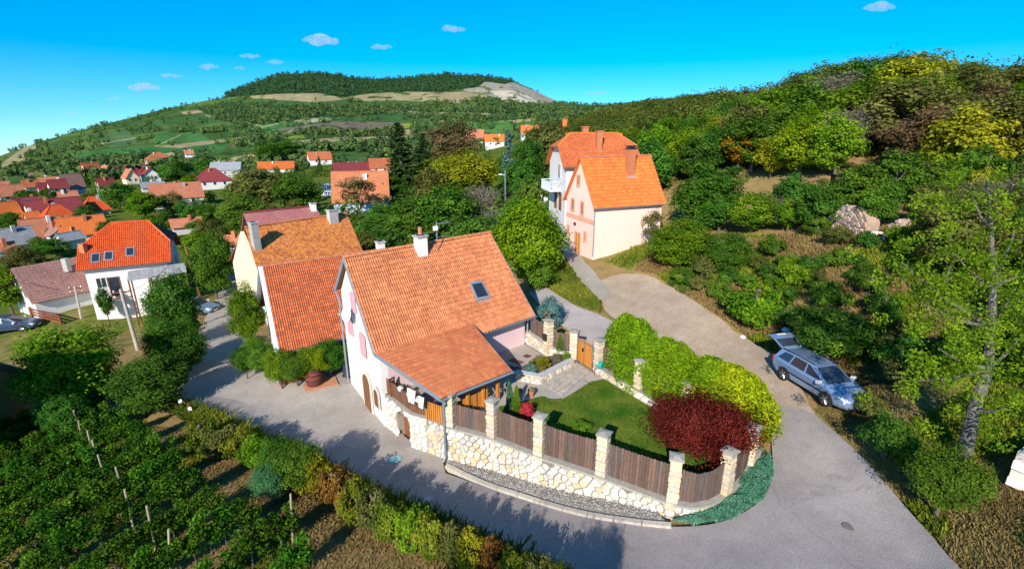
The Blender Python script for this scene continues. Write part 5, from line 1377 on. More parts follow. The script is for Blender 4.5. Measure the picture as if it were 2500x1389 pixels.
# side fence between house and gate
sp_ = [Vector((c1.x, c1.y)) + Vector((.3, -.2)), at(1335, 868, 1.9).xy, gL.xy]
fs_, SL = path_frame(sp_); SS = 1 if fs_(1, 1)[1].dot(Vector((-.3, -1))) > 0 else -1
sf = thing('side_fence', Vector((*sp_[1], 1.9)), 'board fence on a low stone wall between the cottage and the wooden gate', 'fence')
wall_core(sp_, lambda u: 1.2, lambda u: 2.72 - .5 * u / SL, .4, SS, 16).build('wall_core', mortar, sf)
stone_facing(sf, sp_, lambda u: 1.9, lambda u: 2.72 - .5 * u / SL, .3, SS, STONES, .05, None, 60, seed=12)
cs1 = (Vector(sp_[1]) - Vector(sp_[0])).length
p, nn = fs_(cs1 - .02, SS); sang = math.atan2(nn.x, -nn.y)
lb = pillar(sf, Vector((*(p - nn * .1), 0)), sang, 1.9, 2.25, .42, seed=31)
q = p + nn * .18; MB().box((q.x, q.y, 3.15), (.3, .14, .4), sang).build('letter_box', black_m, lb)
p2, nn2 = fs_(SL - .22, SS); pillar(sf, Vector((*(p2 - nn2 * .1), 0)), math.atan2(nn2.x, -nn2.y), 1.9, 1.8, .44, seed=33)
board_bay(sf, fs_, .25, cs1 - .25, SS, 2.7, 3.75, .2); board_bay(sf, fs_, cs1 + .25, SL - .5, SS, 2.45, 3.45, .2)
# gate
gt = thing('gate', (gL + gR) / 2, 'orange varnished wooden garden gate with an arched top in a metal frame', 'gate')
gd_ = (gR - gL); gl_ = gd_.length; gd_n = gd_.normalized(); gang = math.atan2(gd_n.y, gd_n.x)
ng = 11
for k in range(ng):
    t = (k + .5) / ng; c = gL + gd_ * (.07 + t * .86); h = 1.45 + .12 * math.sin(math.pi * t)
    MB().box((c.x, c.y, 1.98 + h / 2), (gl_ * .86 / ng - .012, .03, h), gang).build('board', wood_orange, gt)
fm = MB()
for t in (.045, .46, .955): c = gL + gd_ * t; fm.box((c.x, c.y, 2.75), (.07, .06, 1.62), gang)
for z in (2.0, 3.4): c = gL + gd_ * .5; fm.box((c.x, c.y - .03, z), (gl_ * .9, .04, .07), gang)
fm.build('gate_frame', steel, gt)
MB().box(gL + gd_ * .38 + Vector((-.03, -.06, .95)), (.05, .1, .2), gang).build('handle', black_m, gt)
# ground of the garden, lawn, paving
terr_poly = [K3.xy] + [Vector(p) for p in fpath[0:]] + [Vector(rp[1]), gR.xy, gL.xy, Vector(sp_[1]), c1.xy, Cw.xy, Tw.xy]
tg = MB().prism([tuple(v) for v in terr_poly], -.5, 1.86).build('terrace', concrete, None); tg['kind'] = 'structure'
inn = [tuple(ff(u, FS)[0] - ff(u, FS)[1] * .46) for u in np.linspace(1.2, FL - .2, 40)]
lawn_px = [(1600,1022),(1555,985),(1500,948),(1470,936),(1440,932),(1408,953),(1376,972),(1345,974),(1322,966),(1290,975),(1255,985),(1215,992)]
lp_ = inn + [tuple(fr(u, RS)[0] + fr(u, RS)[1] * .06) for u in np.linspace(RL - .5, .9, 14)] + [at(a, b, 1.9).xy[:] for a, b in lawn_px[4:]]
grass_m, nt, b = node_mat('lawn_ground'); N, L = nt.nodes, nt.links
tc = N.new('ShaderNodeTexCoord'); n1 = N.new('ShaderNodeTexNoise'); n1.inputs['Scale'].default_value = .7; n1.inputs['Detail'].default_value = 5; L.new(tc.outputs['Object'], n1.inputs['Vector'])
r_ = N.new('ShaderNodeValToRGB'); r_.color_ramp.elements[0].position = .36; r_.color_ramp.elements[0].color = (.045, .12, .012, 1); r_.color_ramp.elements[1].position = .68; r_.color_ramp.elements[1].color = (.20, .21, .035, 1)
L.new(n1.outputs[0], r_.inputs[0]); L.new(r_.outputs[0], b.inputs['Base Color']); b.inputs['Roughness'].default_value = 1; b.inputs['Specular IOR Level'].default_value = 0
MB().prism(lp_, 1.5, 1.895).build('lawn', grass_m, None)['kind'] = 'structure'
g = np.random.default_rng(3); P = []
lpa = np.array(lp_); lo, hi = lpa.min(0), lpa.max(0)
P = g.uniform(lo, hi, (60000, 2)); P = P[inpoly(P[:, 0], P[:, 1], [tuple(v) for v in lp_])][:26000]
tint = np.clip((vnoise(P[:, 0], P[:, 1], 1.3, 8) - .2) * .9 + g.uniform(-.25, .25, len(P)), 0, 1)
V = leaf_quads(g, np.column_stack([P, np.full(len(P), 1.915)]), .075, np.tile([0, 0, 1.0], (len(P), 1)), .3, .35)
me = quads_mesh('lawn_grass', V, tint); me.materials.append(leaf_mat('leaf_lawn', (.025, .085, .008), (.15, .20, .025), .3))
o = bpy.data.objects.new('lawn_grass', me); COL.objects.link(o); tag(o, 'short mown grass of the garden lawn', 'grass', kind='stuff')
pave = pm('paver', (.46, .40, .33), (.38, .33, .27), 4, .9, .25, fine=20)
pth = thing('garden_path', at(1380, 930, 1.9), 'pale paved path leading from the wooden gate to the porch', 'path')
qa, qb, qc, qd = at(1404, 886, 1.9), at(1440, 908, 1.9), at(1372, 966, 1.9), at(1312, 932, 1.9)
for i in range(9):
    for j in range(5):
        u0, u1, v0, v1 = j / 5 + .008, (j + 1) / 5 - .008, i / 9 + .006, (i + 1) / 9 - .006
        bl_ = lambda u, v: (qa * (1 - u) + qb * u) * (1 - v) + (qd * (1 - u) + qc * u) * v
        dz = rnd.uniform(0, .008); qs = [bl_(u0, v0), bl_(u1, v0), bl_(u1, v1), bl_(u0, v1)]
        MB().slab(*[v + Vector((0, 0, .02 + dz)) for v in qs], .04).build('paver', pave, pth)
for px, py in ((1253, 878), (1268, 883), (1264, 899), (1246, 896), (1287, 868)):
    c = at(px, py, 1.9); MB().box((c.x, c.y, 1.872), (.4, .4, .03), .8).build('accent_tile', pm('tile_dark_red', (.22, .08, .05), (.15, .05, .04), 5), pth)
# raised bed
bedp = [at(1258, 928, 1.9), at(1318, 938, 1.9), at(1402, 890, 1.9)]
bd = thing('flower_bed', bedp[0], 'raised stone edged flower bed beside the paved path', 'flower bed')
bpth = [p.xy for p in bedp]; fbd, BLn = path_frame(bpth); BS = 1 if fbd(.3, 1)[1].dot(Vector((0, -1))) > 0 else -1
bh_ = lambda u: 2.36 - .16 * u / BLn
wall_core(bpth, lambda u: 1.5, bh_, .3, BS, 16).build('wall_core', mortar, bd)
stone_facing(bd, bpth, lambda u: 1.88, bh_, .24, BS, STONES, .05, None, 60, seed=15)
wall_core(offp(bpth, .05, BS), lambda u: bh_(u) + .005, lambda u: bh_(u) + .06, .36, BS, 16).build('coping', pm('coping_pale', (.46, .45, .44), (.38, .37, .36), 3, .9), bd)
MB().prism([tuple(fbd(u, BS)[0] - fbd(u, BS)[1] * .28) for u in np.linspace(0, BLn, 12)] + [at(1396, 872, 1.9).xy[:], at(1340, 880, 1.9).xy[:], at(1275, 905, 1.9).xy[:]], 1.5, 2.2).build('soil', pm('soil', (.16, .11, .07), (.1, .07, .05), 6, 1), bd)
# kerb and gravel strip
kw_ = [on(*p).xy for p in KERB]; fk, KL = path_frame(catmull([tuple(p) for p in kw_], 6).tolist())
kb = thing('kerb', gv(*kw_[0]), 'pale concrete kerb stones curving along the street below the garden wall', 'kerb')
kst = pm('kerb_stone', (.50, .45, .38), (.40, .36, .31), 3, .9, .2, fine=20)
n = int(KL / 1.0)
for k in range(n):
    u = (k + .5) * KL / n; p, nn = fk(u, 1); z = tz(p.x, p.y)
    a_, b_ = fk(u - KL / n / 2, 1)[0], fk(u + KL / n / 2, 1)[0]; d = Vector((*(b_ - a_), tz(*b_) - tz(*a_))).normalized(); s_ = Vector((-d.y, d.x, 0)).normalized()
    MB().box((p.x, p.y, z + .02), (KL / n - .015, .2, .26), basis=(d, s_, d.cross(s_))).build('kerb_stone', kst, kb)
wA = [fk(u, 1)[0] for u in np.linspace(0, KL, 40)]
wBp = [ff(u, FS)[0] + ff(u, FS)[1] * .03 for u in np.linspace(.1, FL * .64, 40)]
V = np.array([[(*(a * (1 - t) + b_ * t), 0) for t in np.linspace(0, 1, 6)] for a, b_ in zip(wA, wBp)]); V[..., 2] = terr(V[..., 0].ravel(), V[..., 1].ravel()).reshape(V.shape[:2]) + .06
grid_mesh('gravel_bed', V, 40, 6, pm('gravel_dark', (.30, .28, .25), (.20, .185, .17), 6, .95, .5, fine=26), kind='structure')
g = np.random.default_rng(5); n = 2600; i0 = g.integers(0, 39, n); tt = g.uniform(.03, .97, n)
mb = MB(); gmats = [pm('pebble_a', (.46, .42, .37)), pm('pebble_b', (.30, .28, .26)), pm('pebble_c', (.20, .19, .18))]
for i, t in zip(i0, tt):
    s = g.uniform(.035, .075); c = wA[i] * (1 - t) + wBp[i] * t + (wA[i + 1] - wA[i]) * g.uniform(); c = Vector((c.x, c.y, 0)); c.z = V[i, 2, 2] + .02
    mb.cur = int(g.integers(0, 3)); a = g.uniform(0, 3)
    ex = Vector((math.cos(a), math.sin(a), 0)) * s; ey = Vector((-math.sin(a), math.cos(a), 0)) * s * .7; ez = Vector((0, 0, s * .5))
    mb.add([c + ex, c + ey, c - ex, c - ey, c + ez, c - ez], [(0, 1, 4), (1, 2, 4), (2, 3, 4), (3, 0, 4)])
o = mb.build('gravel', gmats); tag(o, 'grey gravel strip between the kerb and the garden wall', 'gravel', kind='stuff')
# teal ground cover at the corner
gp = [(1640,1276),(1700,1262),(1760,1234),(1826,1152),(1850,1098),(1876,1112),(1888,1160),(1864,1222),(1784,1270),(1690,1289)]
gw = [on(*p).xy[:] for p in gp]; ga = np.array(gw); g = np.random.default_rng(8)
P = g.uniform(ga.min(0), ga.max(0), (40000, 2)); P = P[inpoly(P[:, 0], P[:, 1], [tuple(v) for v in gw])][:11000]
z = terr(P[:, 0], P[:, 1]) + .04 + .3 * vnoise(P[:, 0], P[:, 1], .35, 3) * g.uniform(.4, 1, len(P))
V = leaf_quads(g, np.column_stack([P, z]), .11, np.tile([0, 0, 1.0], (len(P), 1)), .35, .45)
me = quads_mesh('ground_cover_plants', V, np.clip(g.uniform(0, .8, len(P)) + (vnoise(P[:, 0], P[:, 1], .8, 4) > .75) * .3, 0, 1)); me.materials.append(leaf_mat('leaf_teal', (.05, .20, .135), (.17, .36, .24), .3))
o = bpy.data.objects.new('ground_cover_plants', me); COL.objects.link(o); tag(o, 'low teal green creeping juniper around the outer corner of the garden wall', 'ground cover', kind='stuff')
# lattice, hose reel, pots
la, lb_ = at(1150, 988, 1.9), at(1236, 958, 1.9); lt_ = thing('lattice_fence', la, 'weathered crossed slat lattice beside the porch and lawn', 'lattice')
ld = (lb_ - la); ldn = ld.normalized(); nl = 9
for k in range(nl):
    for s_, off in ((1, .0), (-1, .03)):
        c = la + ldn * (ld.length * (k + .5) / nl) + Vector((ldn.y * off, -ldn.x * off, .45)); d = (ldn * .45 * s_ + Vector((0, 0, .8))).normalized(); nn = Vector((ldn.y, -ldn.x, 0))
        MB().box(c, (.98, .018, .05), basis=(d, nn, d.cross(nn))).build('slat', wood_pale, lt_)
hp = at(1464, 914, 1.92); hr = thing('hose_reel', hp, 'teal garden hose reel hanging by the gate pillar with a coiled hose', 'hose reel')
MB().tube(hp + Vector((-.06, 0, .62)), hp + Vector((.12, -.14, .62)), .2, n=14).build('drum', pm('teal_plastic', (.02, .36, .30), (.02, .30, .26), 3, .4), hr)
MB().tube(hp, hp + Vector((0, 0, .8)), .03).tube(hp + Vector((.1, -.1, 0)), hp + Vector((.03, -.05, .6)), .02).build('stand', zinc, hr)
cp = [hp + Vector((-.18 + .2 * math.cos(t), -.12 + .05 * math.sin(t), .22 + .22 * math.sin(t))) for t in np.linspace(0, 6.28, 18)]
MB().path(cp, .018, 5).build('hose', pm('hose_red', (.40, .14, .12), (.3, .1, .1), 3, .5), hr)
for px, py, s_, lab in ((1297, 966, 1.0, 'terracotta plant pot standing on the path edge behind the columnar junipers'), (1270, 962, .7, 'smaller terracotta pot nearer the porch lattice')):
    p = at(px, py, 1.9); t = thing('clay_pot', p, lab, 'plant pot', 'terracotta pots in the garden')
    MB().lathe(p, [(.13 * s_, 0), (.18 * s_, .3 * s_), (.2 * s_, .34 * s_), (.17 * s_, .34 * s_), (.16 * s_, .28 * s_)], 12).build('pot', clay, t)
    MB().lathe(p + Vector((0, 0, .26 * s_)), [(.15 * s_, 0), (.17 * s_, .12 * s_), (.06 * s_, .24 * s_)], 8).build('plant', pm('pot_green', (.08, .16, .03), (.2, .1, .05), 12), t)

# ------------------------------------------------------------------ yard things
bp_ = on(768, 940); bs = thing('barrel', bp_, 'old red brown wooden barrel standing on a terracotta slab in the yard', 'barrel')
MB().box(bp_ + Vector((.35, .1, .02)), (1.9, 1.1, .08), .5).build('slab', pm('slab_terracotta', (.50, .24, .12), (.4, .18, .1), 3), bs)
MB().lathe(bp_ + Vector((0, 0, .06)), [(.40, 0), (.47, .25), (.5, .5), (.47, .78), (.41, 1.05), (.37, 1.05), (.36, 1.0)], 20).build('staves', pm('barrel_wood', (.19, .045, .035), (.12, .03, .025), 2, .7, .3, stretch=(10, 10, .5)), bs)
for z, r_ in ((.12, .44), (.36, .495), (.72, .485), (.95, .44)): MB().lathe(bp_ + Vector((0, 0, .06 + z)), [(r_, 0), (r_ + .012, 0), (r_ + .012, .05), (r_, .05)], 20).build('hoop', black_m, bs)
wbp = on(852, 921); wb_ = thing('wheelie_bin', wbp, 'dark grey wheelie bin standing against the gable downspout', 'bin')
M = Matrix.Translation(wbp) @ Matrix.Rotation(.75, 4, 'Z'); m = MB(M); vs = [(s_ * a, s_ * b_, z) for z, s_ in ((.08, .24), (1.0, .31)) for a, b_ in ((-1, -1), (1, -1), (1, 1), (-1, 1))]
binm = pm('bin_plastic', (.045, .06, .07), (.035, .045, .055), 3, .5)
m.add(vs, [(3, 2, 1, 0), (4, 5, 6, 7)] + [(i, (i + 1) % 4, 4 + (i + 1) % 4, 4 + i) for i in range(4)]).build('body', binm, wb_)
MB(M).box((0, -.02, 1.04), (.68, .74, .07)).box((0, .36, 1.0), (.5, .05, .06)).build('lid', binm, wb_)
for s_ in (-.26, .26): MB(M).tube((s_ - .03, .24, .1), (s_ + .03, .24, .1), .1, n=12).build('wheel', black_m, wb_)
px_ = on(712, 930); pl_ = thing('planter_box', px_, 'wooden planter box under the creeper in front of the red roofed house', 'planter')
MB().box(px_ + Vector((0, 0, .2)), (1.4, .5, .42), .55).build('box', wood_brown, pl_); MB().box(px_ + Vector((0, 0, .42)), (1.3, .42, .04), .55).build('soil', MATS['soil'], pl_)
wt = on(632, 742); t = thing('water_tank', wt + Vector((0, 0, .9)), 'white plastic tank on a stand left of the red roofed house', 'tank')
MB().box(wt + Vector((0, 0, 1.3)), (1.1, .8, .7), .5).build('tank', white_p, t); MB().box(wt + Vector((0, 0, .45)), (1.0, .7, 1.0), .5).build('stand', board_a, t)
fy = thing('yard_fence', on(620, 778), 'short brown picket fence left of the red roofed house', 'fence')
fa_, fb2 = on(600, 782), on(640, 772)
for k in range(16):
    p = fa_ + (fb2 - fa_) * (k / 15); MB().box(p + Vector((0, 0, .45)), (.09, .025, 1.0), .3).build('picket', board_b, fy)
MB().tube(fa_ + Vector((0, .04, .7)), fb2 + Vector((0, .04, .7)), .03).build('rail', board_b, fy)
for i, (px, py, h, lab) in enumerate(((425, 985, 1.0, 'leaning rusty red iron post nearest the leafy street trees'), (447, 1003, 1.0, 'rusty red iron post with a small white plate'), (470, 1020, .9, 'rusty red iron post closest to the road edge'))):
    p = on(px, py); t = thing('iron_post', p, lab, 'post', 'rusty iron posts by the street')
    MB().tube(p - Vector((0, 0, .2)), p + Vector((-.18 + .05 * i, .05, h)), .06, n=8).build('shaft', rust_m, t)
    if i: MB().box(p + Vector((.02, -.08, h * .7)), (.18, .02, .22), .3).build('plate', white_p, t)
for i, (px, py, s_, rz, lab) in enumerate(((300, 1000, 1.1, .4, 'white slatted crate leaning in the vineyard corner under the trees'), (325, 998, .6, 1.1, 'small white box beside the slatted crate under the trees'), (262, 1005, .5, .2, 'pale broken box left of the slatted crate in the vineyard corner'))):
    p = on(px, py); t = thing('crate', p, lab, 'crate', 'discarded crates in the vineyard corner'); B = Matrix.Translation(p + Vector((0, 0, .35 * s_))) @ Matrix.Rotation(rz, 4, 'Z') @ Matrix.Rotation(.35, 4, 'X')
    for a in (-.5, .5): MB(B).box((a * s_, 0, 0), (.05, .7 * s_, .8 * s_)).build('side', white_p, t)
    for k in range(4): MB(B).box((0, -.35 * s_, (-.33 + .22 * k) * s_), (.95 * s_, .03, .12 * s_)).build('slat', white_p, t)
    MB(B).box((0, .33 * s_, 0), (.95 * s_, .03, .8 * s_)).build('back', plaster_grey, t)
rfp = [on(78, 772), on(112, 782), on(150, 792)]
t = thing('low_red_fence', rfp[0], 'low red brown fence along the track at the far left', 'fence')
for a, b_ in zip(rfp[:-1], rfp[1:]):
    for z in (.25, .55, .85): MB().tube(a + Vector((0, 0, z)), b_ + Vector((0, 0, z)), .09, n=4).build('rail', rust_m, t)
for p in rfp: MB().box(p + Vector((0, 0, .45)), (.14, .14, 1.1)).build('post', rust_m, t)
mp = on(2072, 1287); t = tag(MB().lathe(mp + Vector((0, 0, .02)), [(.2, 0), (.2, .022), (.17, .028)], 16).build('manhole_cover', pm('iron_lid', (.20, .165, .15), (.15, .12, .115), 6, .7), None), 'dark round manhole cover in the wide bend of the road', 'manhole')
for px, py, s_, lab in ((1813, 827, .22, 'white plastic bag lying at the far edge of the dirt road'), (1918, 812, .3, 'white plastic bag in the grass behind the open car boot')):
    p = on(px, py); mb = MB(); m = 8
    for j in range(5):
        for k in range(m): mb.v.append(tuple(p + Vector((math.cos(k * 6.283 / m) * s_ * math.sin(.3 + j * .55) * rnd.uniform(.7, 1.1), math.sin(k * 6.283 / m) * s_ * math.sin(.3 + j * .55) * rnd.uniform(.7, 1.1), .02 + j * .1 * s_ * 2.2))))
    for j in range(4):
        for k in range(m): mb.f.append([j * m + k, j * m + (k + 1) % m, (j + 1) * m + (k + 1) % m, (j + 1) * m + k]); mb.mi.append(0)
    mb.f.append(list(range(4 * m, 5 * m))); mb.mi.append(0)
    tag(mb.build('plastic_bag', white_p, None, smooth=True), lab, 'plastic bag', 'plastic bags by the dirt road')
pmk = [(963, 1123, .32, 1.0, (.25, .55, .62), 'pale cyan paint mark on the road below the cellar door'), (1040, 1222, .25, .9, (.42, .44, .52), 'pale scuffed paint mark in the shaded road')]
for px, py, w, l, c, lab in pmk:
    p = on(px, py); ps = []
    for k in range(12):
        a = k * 6.283 / 12; r_ = rnd.uniform(.6, 1.1); x, y = p.x + math.cos(a) * w * r_ + math.sin(a) * .2, p.y + math.sin(a) * l * .35 * r_
        ps.append((x, y))
    cz = tz(p.x, p.y); tag(MB().prism(ps, lambda x, y: tz(x, y) + .035, lambda x, y: tz(x, y) + .05).build('paint_mark', pm('paint_%d' % px, c, tuple(v * .8 for v in c), 6), None), lab, 'paint mark')

# ------------------------------------------------------------------ ruins, sheds, blocks on the slope
def ruin(label, px0, py0, px1, py1, tops, th=.7, seed=0, mats=None, depth_back=1.6):
    a, b_ = on(px0, py0), on(px1, py1); L_ = (b_ - a).xy.length
    hs_ = [max(.3, (zat(a.x + (b_.x - a.x) * t, a.y + (b_.y - a.y) * t, ty) - tz(a.x + (b_.x - a.x) * t, a.y + (b_.y - a.y) * t))) for t, ty in tops]
    ht = lambda u: float(np.interp(u / L_, [t for t, _ in tops], hs_)) + .16 * math.sin(u * 7.3) * math.sin(u * 3.1 + 1) + tz(*(a.xy + (b_.xy - a.xy) * min(max(u / L_, 0), 1)))
    zb_ = lambda u: tz(*(a.xy + (b_.xy - a.xy) * min(max(u / L_, 0), 1))) - .1
    t = thing('ruined_wall', a, label, 'ruin', 'ruined stone walls on the slope')
    pth_ = [a.xy, b_.xy]; s_ = 1 if path_frame(pth_)[0](.1, 1)[1].dot(Vector(-a.xy)) > 0 else -1
    wall_core(pth_, lambda u: zb_(u) - .5, ht, th, s_, 14).build('wall_core', pm('ruin_mortar', (.40, .29, .22), (.30, .21, .16), 3, 1, .4, fine=12), t)
    stone_facing(t, pth_, zb_, ht, .42, s_, mats, .1, None, 120, seed=seed)
RM = [pm('ruin_stone_a', (.56, .37, .28), (.36, .23, .17), 4, 1, .4, fine=14), pm('ruin_stone_b', (.62, .46, .36), (.44, .31, .24), 4, 1, .4, fine=14), pm('ruin_stone_c', (.46, .34, .28), (.36, .26, .21), 4, 1, .4, fine=14)]
ruin('broad ruined wall of pinkish stone on the slope', 2012, 562, 2110, 578, [(0, 548), (.15, 512), (.4, 503), (.8, 508), (1, 540)], .9, 4, RM)
ruin('narrow ruined stone stump left of the broad ruined wall', 1934, 536, 1996, 545, [(0, 515), (.25, 500), (.7, 498), (1, 525)], .8, 5, RM)
ruin('low crumbled stone heap right of the broad ruined wall', 2160, 572, 2212, 580, [(0, 560), (.5, 535), (1, 560)], .8, 6, RM)
sp0 = on(2140, 592); t = thing('panel_board', sp0, 'weathered white board with a red patch leaning below the ruins', 'board')
B = Matrix.Translation(sp0 + Vector((0, 0, .45))) @ Matrix.Rotation(-.5, 4, 'Z') @ Matrix.Rotation(-.6, 4, 'X')
MB(B).box((0, 0, 0), (.75, .04, .55)).build('sheet', white_p, t); MB(B).box((.12, -.025, .05), (.34, .02, .2)).build('red_patch', pm('red_paint', (.55, .07, .04), (.45, .06, .04), 3), t)
for px, py, w, lab in ((1772, 492, 1.9, 'small dark tarpaper shed between the bushes behind the salmon house'), (1945, 478, 1.6, 'dark shed roof hidden in bushes above the ruined stump'), (2085, 470, 2.2, 'blue grey sheet roofed shed in the wood above the ruins')):
    p = on(px, py); t = thing('shed', p, lab, 'shed', 'small sheds on the slope'); rm = pm('shed_roof_%d' % (px % 7), (.06, .065, .08) if px < 2000 else (.16, .22, .30), (.04, .045, .06) if px < 2000 else (.1, .15, .2), 2, .7)
    MB().box(p + Vector((0, 1.2, .3)), (w, 2.2, 1.9), -.4).build('wall', board_a, t)
    MB(Matrix.Translation(p + Vector((0, 1.2, 1.36))) @ Matrix.Rotation(-.4, 4, 'Z') @ Matrix.Rotation(-.12, 4, 'X')).box((0, 0, 0), (w + .5, 2.8, .1)).build('roof', rm, t)
bk0 = on(2462, 1190); t = thing('painted_block', bk0, 'white masonry block with red painted marks cut by the right picture edge', 'masonry block')
B = Matrix.Translation(bk0 + Vector((.9, .1, .3))) @ Matrix.Rotation(.5, 4, 'Z')
for j in range(4):
    for i in range(4): MB(B).box((-.6 + i * .42 + (j % 2) * .1, 0, -.1 + j * .3), (.4, .9, .28)).build('block', rnd.choice([stone_d, render_white, stone_c]), t)
MB(B).box((-.4, -.46, .35), (.28, .012, .3)).box((.1, -.46, .05), (.2, .012, .3)).build('red_mark', pm('red_mark', (.50, .12, .08), (.42, .09, .06), 5), t)

# ------------------------------------------------------------------ cars
def car(label, loc, rz, paint, rear_open=False, van=False, group=None, pitch=0.0, detail=True):
    t = thing('parked_car', loc, label, 'car' if not van else 'van', group); t.rotation_euler = (0, pitch, rz)
    Lh = 2.28; gh = 1.45 if not van else 1.9
    # body sections: x, half width at sill / belt / top, bottom z, belt z, deck z
    S = [(-2.28, .66, .72, .66, .42, .82, .90), (-2.2, .74, .80, .72, .30, .86, .96), (-1.9, .82, .86, .78, .22, .88, .98), (-1.35, .84, .875, .80, .20, .89, .98), (-.2, .845, .88, .80, .20, .88, .97), (.75, .84, .875, .80, .20, .86, .95),
         (1.05, .84, .87, .79, .20, .84, .95), (1.5, .83, .86, .72, .20, .76, .88), (1.95, .79, .82, .62, .24, .68, .79), (2.2, .70, .74, .52, .28, .60, .70), (2.3, .58, .62, .46, .36, .54, .60)]
    mb = MB(); m = 10
    for x, a, b_, c, z0, z1, z2 in S:
        half = [(a * .9, z0), (a, z0 + .08), (b_ * 1.005, (z0 + z1) / 2), (b_, z1), (c, z2)]
        for y, z in half: mb.v.append((x, -y, z))
        for y, z in half[::-1]: mb.v.append((x, y, z))
    for i in range(len(S) - 1):
        for k in range(m): mb.f.append([i * m + k, i * m + (k + 1) % m, (i + 1) * m + (k + 1) % m, (i + 1) * m + k]); mb.mi.append(0)
    mb.f += [list(range(m)), list(range((len(S) - 1) * m, len(S) * m))[::-1]]; mb.mi += [0, 0]
    mb.build('body', paint, t, local=True, smooth=False)
    # cabin: pillars and roof, then glass
    xr0, xr1, xb0, xb1 = -1.95, .22, -2.2, 1.12
    if van: xr1, xb1 = .9, 1.5
    zr, zb_, wr, wb2 = gh, .95, .58, .80
    cab = [(xb0, wb2 - .04, zb_ - .02), (xr0, wr, zr - .07), (-1.0, wr + .015, zr), (-.2, wr + .01, zr - .005), (xr1, wr - .02, zr - .06), (xb1, wb2 - .06, zb_ - .04)]
    rf_ = MB()
    P = [(x, y, z) for x, y, z in cab]
    ring = []
    for s_ in (-1, 1): ring.append([(x, s_ * y, z) for x, y, z in P])
    rf_.add(ring[0] + ring[1], [(1, 2, 8, 7), (2, 3, 9, 8), (3, 4, 10, 9)])
    rf_.add([(x, y, z - .05) for x, y, z in ring[0] + ring[1]], [(1, 7, 8, 2), (2, 8, 9, 3), (3, 9, 10, 4)])
    rf_.build('roof', paint, t, local=True, smooth=False)
    def lerp(p, q, k): return tuple(p[i] + (q[i] - p[i]) * k for i in range(3))
    for s_ in (-1, 1):
        top = [(xr0, s_ * wr, zr - .07), (-1.0, s_ * (wr + .015), zr), (-.2, s_ * (wr + .01), zr - .005), (xr1, s_ * (wr - .02), zr - .06)]
        bot = [(xb0, s_ * (wb2 - .04), zb_ - .03), (-1.15, s_ * wb2, zb_ - .03), (-.15, s_ * wb2, zb_ - .03), (xb1, s_ * (wb2 - .06), zb_ - .05)]
        pb = MB(); vs = top + bot; inn_ = [(x, y - s_ * .04, z) for x, y, z in vs]
        fs = [(0, 1, 5, 4), (1, 2, 6, 5), (2, 3, 7, 6)]
        pb.add(vs, fs).add(inn_, [f[::-1] for f in fs]).build('cabin_side', paint, t, local=True)
        gaps = [(.10, .055), (.05, .05), (.05, .17)]
        for k in range(3):
            a, b_, c, d = top[k], top[k + 1], bot[k + 1], bot[k]
            l, r_ = gaps[k]
            a2, b2 = lerp(a, b_, l), lerp(a, b_, 1 - r_ * (1 if k < 2 else .5)); d2, c2 = lerp(d, c, l), lerp(d, c, 1 - r_)
            q = [lerp(a2, d2, .12), lerp(b2, c2, .12), lerp(b2, c2, .9), lerp(a2, d2, .9)]
            if k == 0: q[0] = lerp(q[0], q[1], .28); q[3] = lerp(q[3], q[2], .1)
            q = [(x, y + s_ * .008, z) for x, y, z in q]
            MB().add(q + [(x, y - s_ * .02, z) for x, y, z in q], [(0, 1, 2, 3), (7, 6, 5, 4), (0, 4, 5, 1), (1, 5, 6, 2), (2, 6, 7, 3), (3, 7, 4, 0)]).build('side_window', glass_m, t, local=True)
        MB().box((-.2, s_ * .892, .58), (2.9, .02, .07)).build('side_strip', black_m, t, local=True)
        MB().box((.86, s_ * .95, .98), (.14, .2, .14)).build('mirror', white_p if detail else paint, t, local=True)
        MB().add([(2.02, s_ * .55, .77), (2.24, s_ * .54, .66), (2.16, s_ * .74, .64), (1.88, s_ * .795, .75), (2.04, s_ * .57, .70), (2.27, s_ * .56, .56), (2.18, s_ * .77, .54), (1.9, s_ * .82, .66)],
                 [(0, 1, 2, 3), (1, 5, 6, 2), (2, 6, 7, 3), (3, 7, 4, 0), (0, 4, 5, 1), (7, 6, 5, 4)]).build('headlight', pm('lamp_clear', (.75, .78, .82), (.6, .63, .68), 8, .1, spec=.8), t, local=True)
        MB().box((-2.25, s_ * .72, .82), (.1, .14, .3)).build('tail_light', pm('lamp_red', (.45, .02, .02), (.35, .02, .02), 5, .2), t, local=True)
        MB().tube((-1.9, s_ * (wr - .01), zr + .02), (xr1 - .1, s_ * (wr - .03), zr + .005), .02, n=6).build('roof_rail', black_m, t, local=True)
        MB().box((2.2, s_ * .5, .42), (.12, .2, .1)).build('fog_light', white_p, t, local=True)
    ws = [(xr1 + .02, -wr + .06, zr - .075), (xr1 + .02, wr - .06, zr - .075), (xb1, wb2 - .12, zb_ - .02), (xb1, -wb2 + .12, zb_ - .02)]
    MB().add(ws + [(x - .03, y, z - .03) for x, y, z in ws], [(0, 1, 2, 3), (7, 6, 5, 4), (0, 4, 5, 1), (1, 5, 6, 2), (2, 6, 7, 3), (3, 7, 4, 0)]).build('windscreen', glass_m, t, local=True)
    fl_ = [(xr1 - .03, -wr + .01, zr - .06), (xr1 - .03, wr - .01, zr - .06), (xb1 + .02, wb2 - .07, zb_ - .05), (xb1 + .02, -wb2 + .07, zb_ - .05)]
    MB().add(fl_ + [(x - .05, y, z - .05) for x, y, z in fl_], [(0, 1, 2, 3), (7, 6, 5, 4), (0, 4, 5, 1), (1, 5, 6, 2), (2, 6, 7, 3), (3, 7, 4, 0)]).build('windscreen_frame', paint, t, local=True)
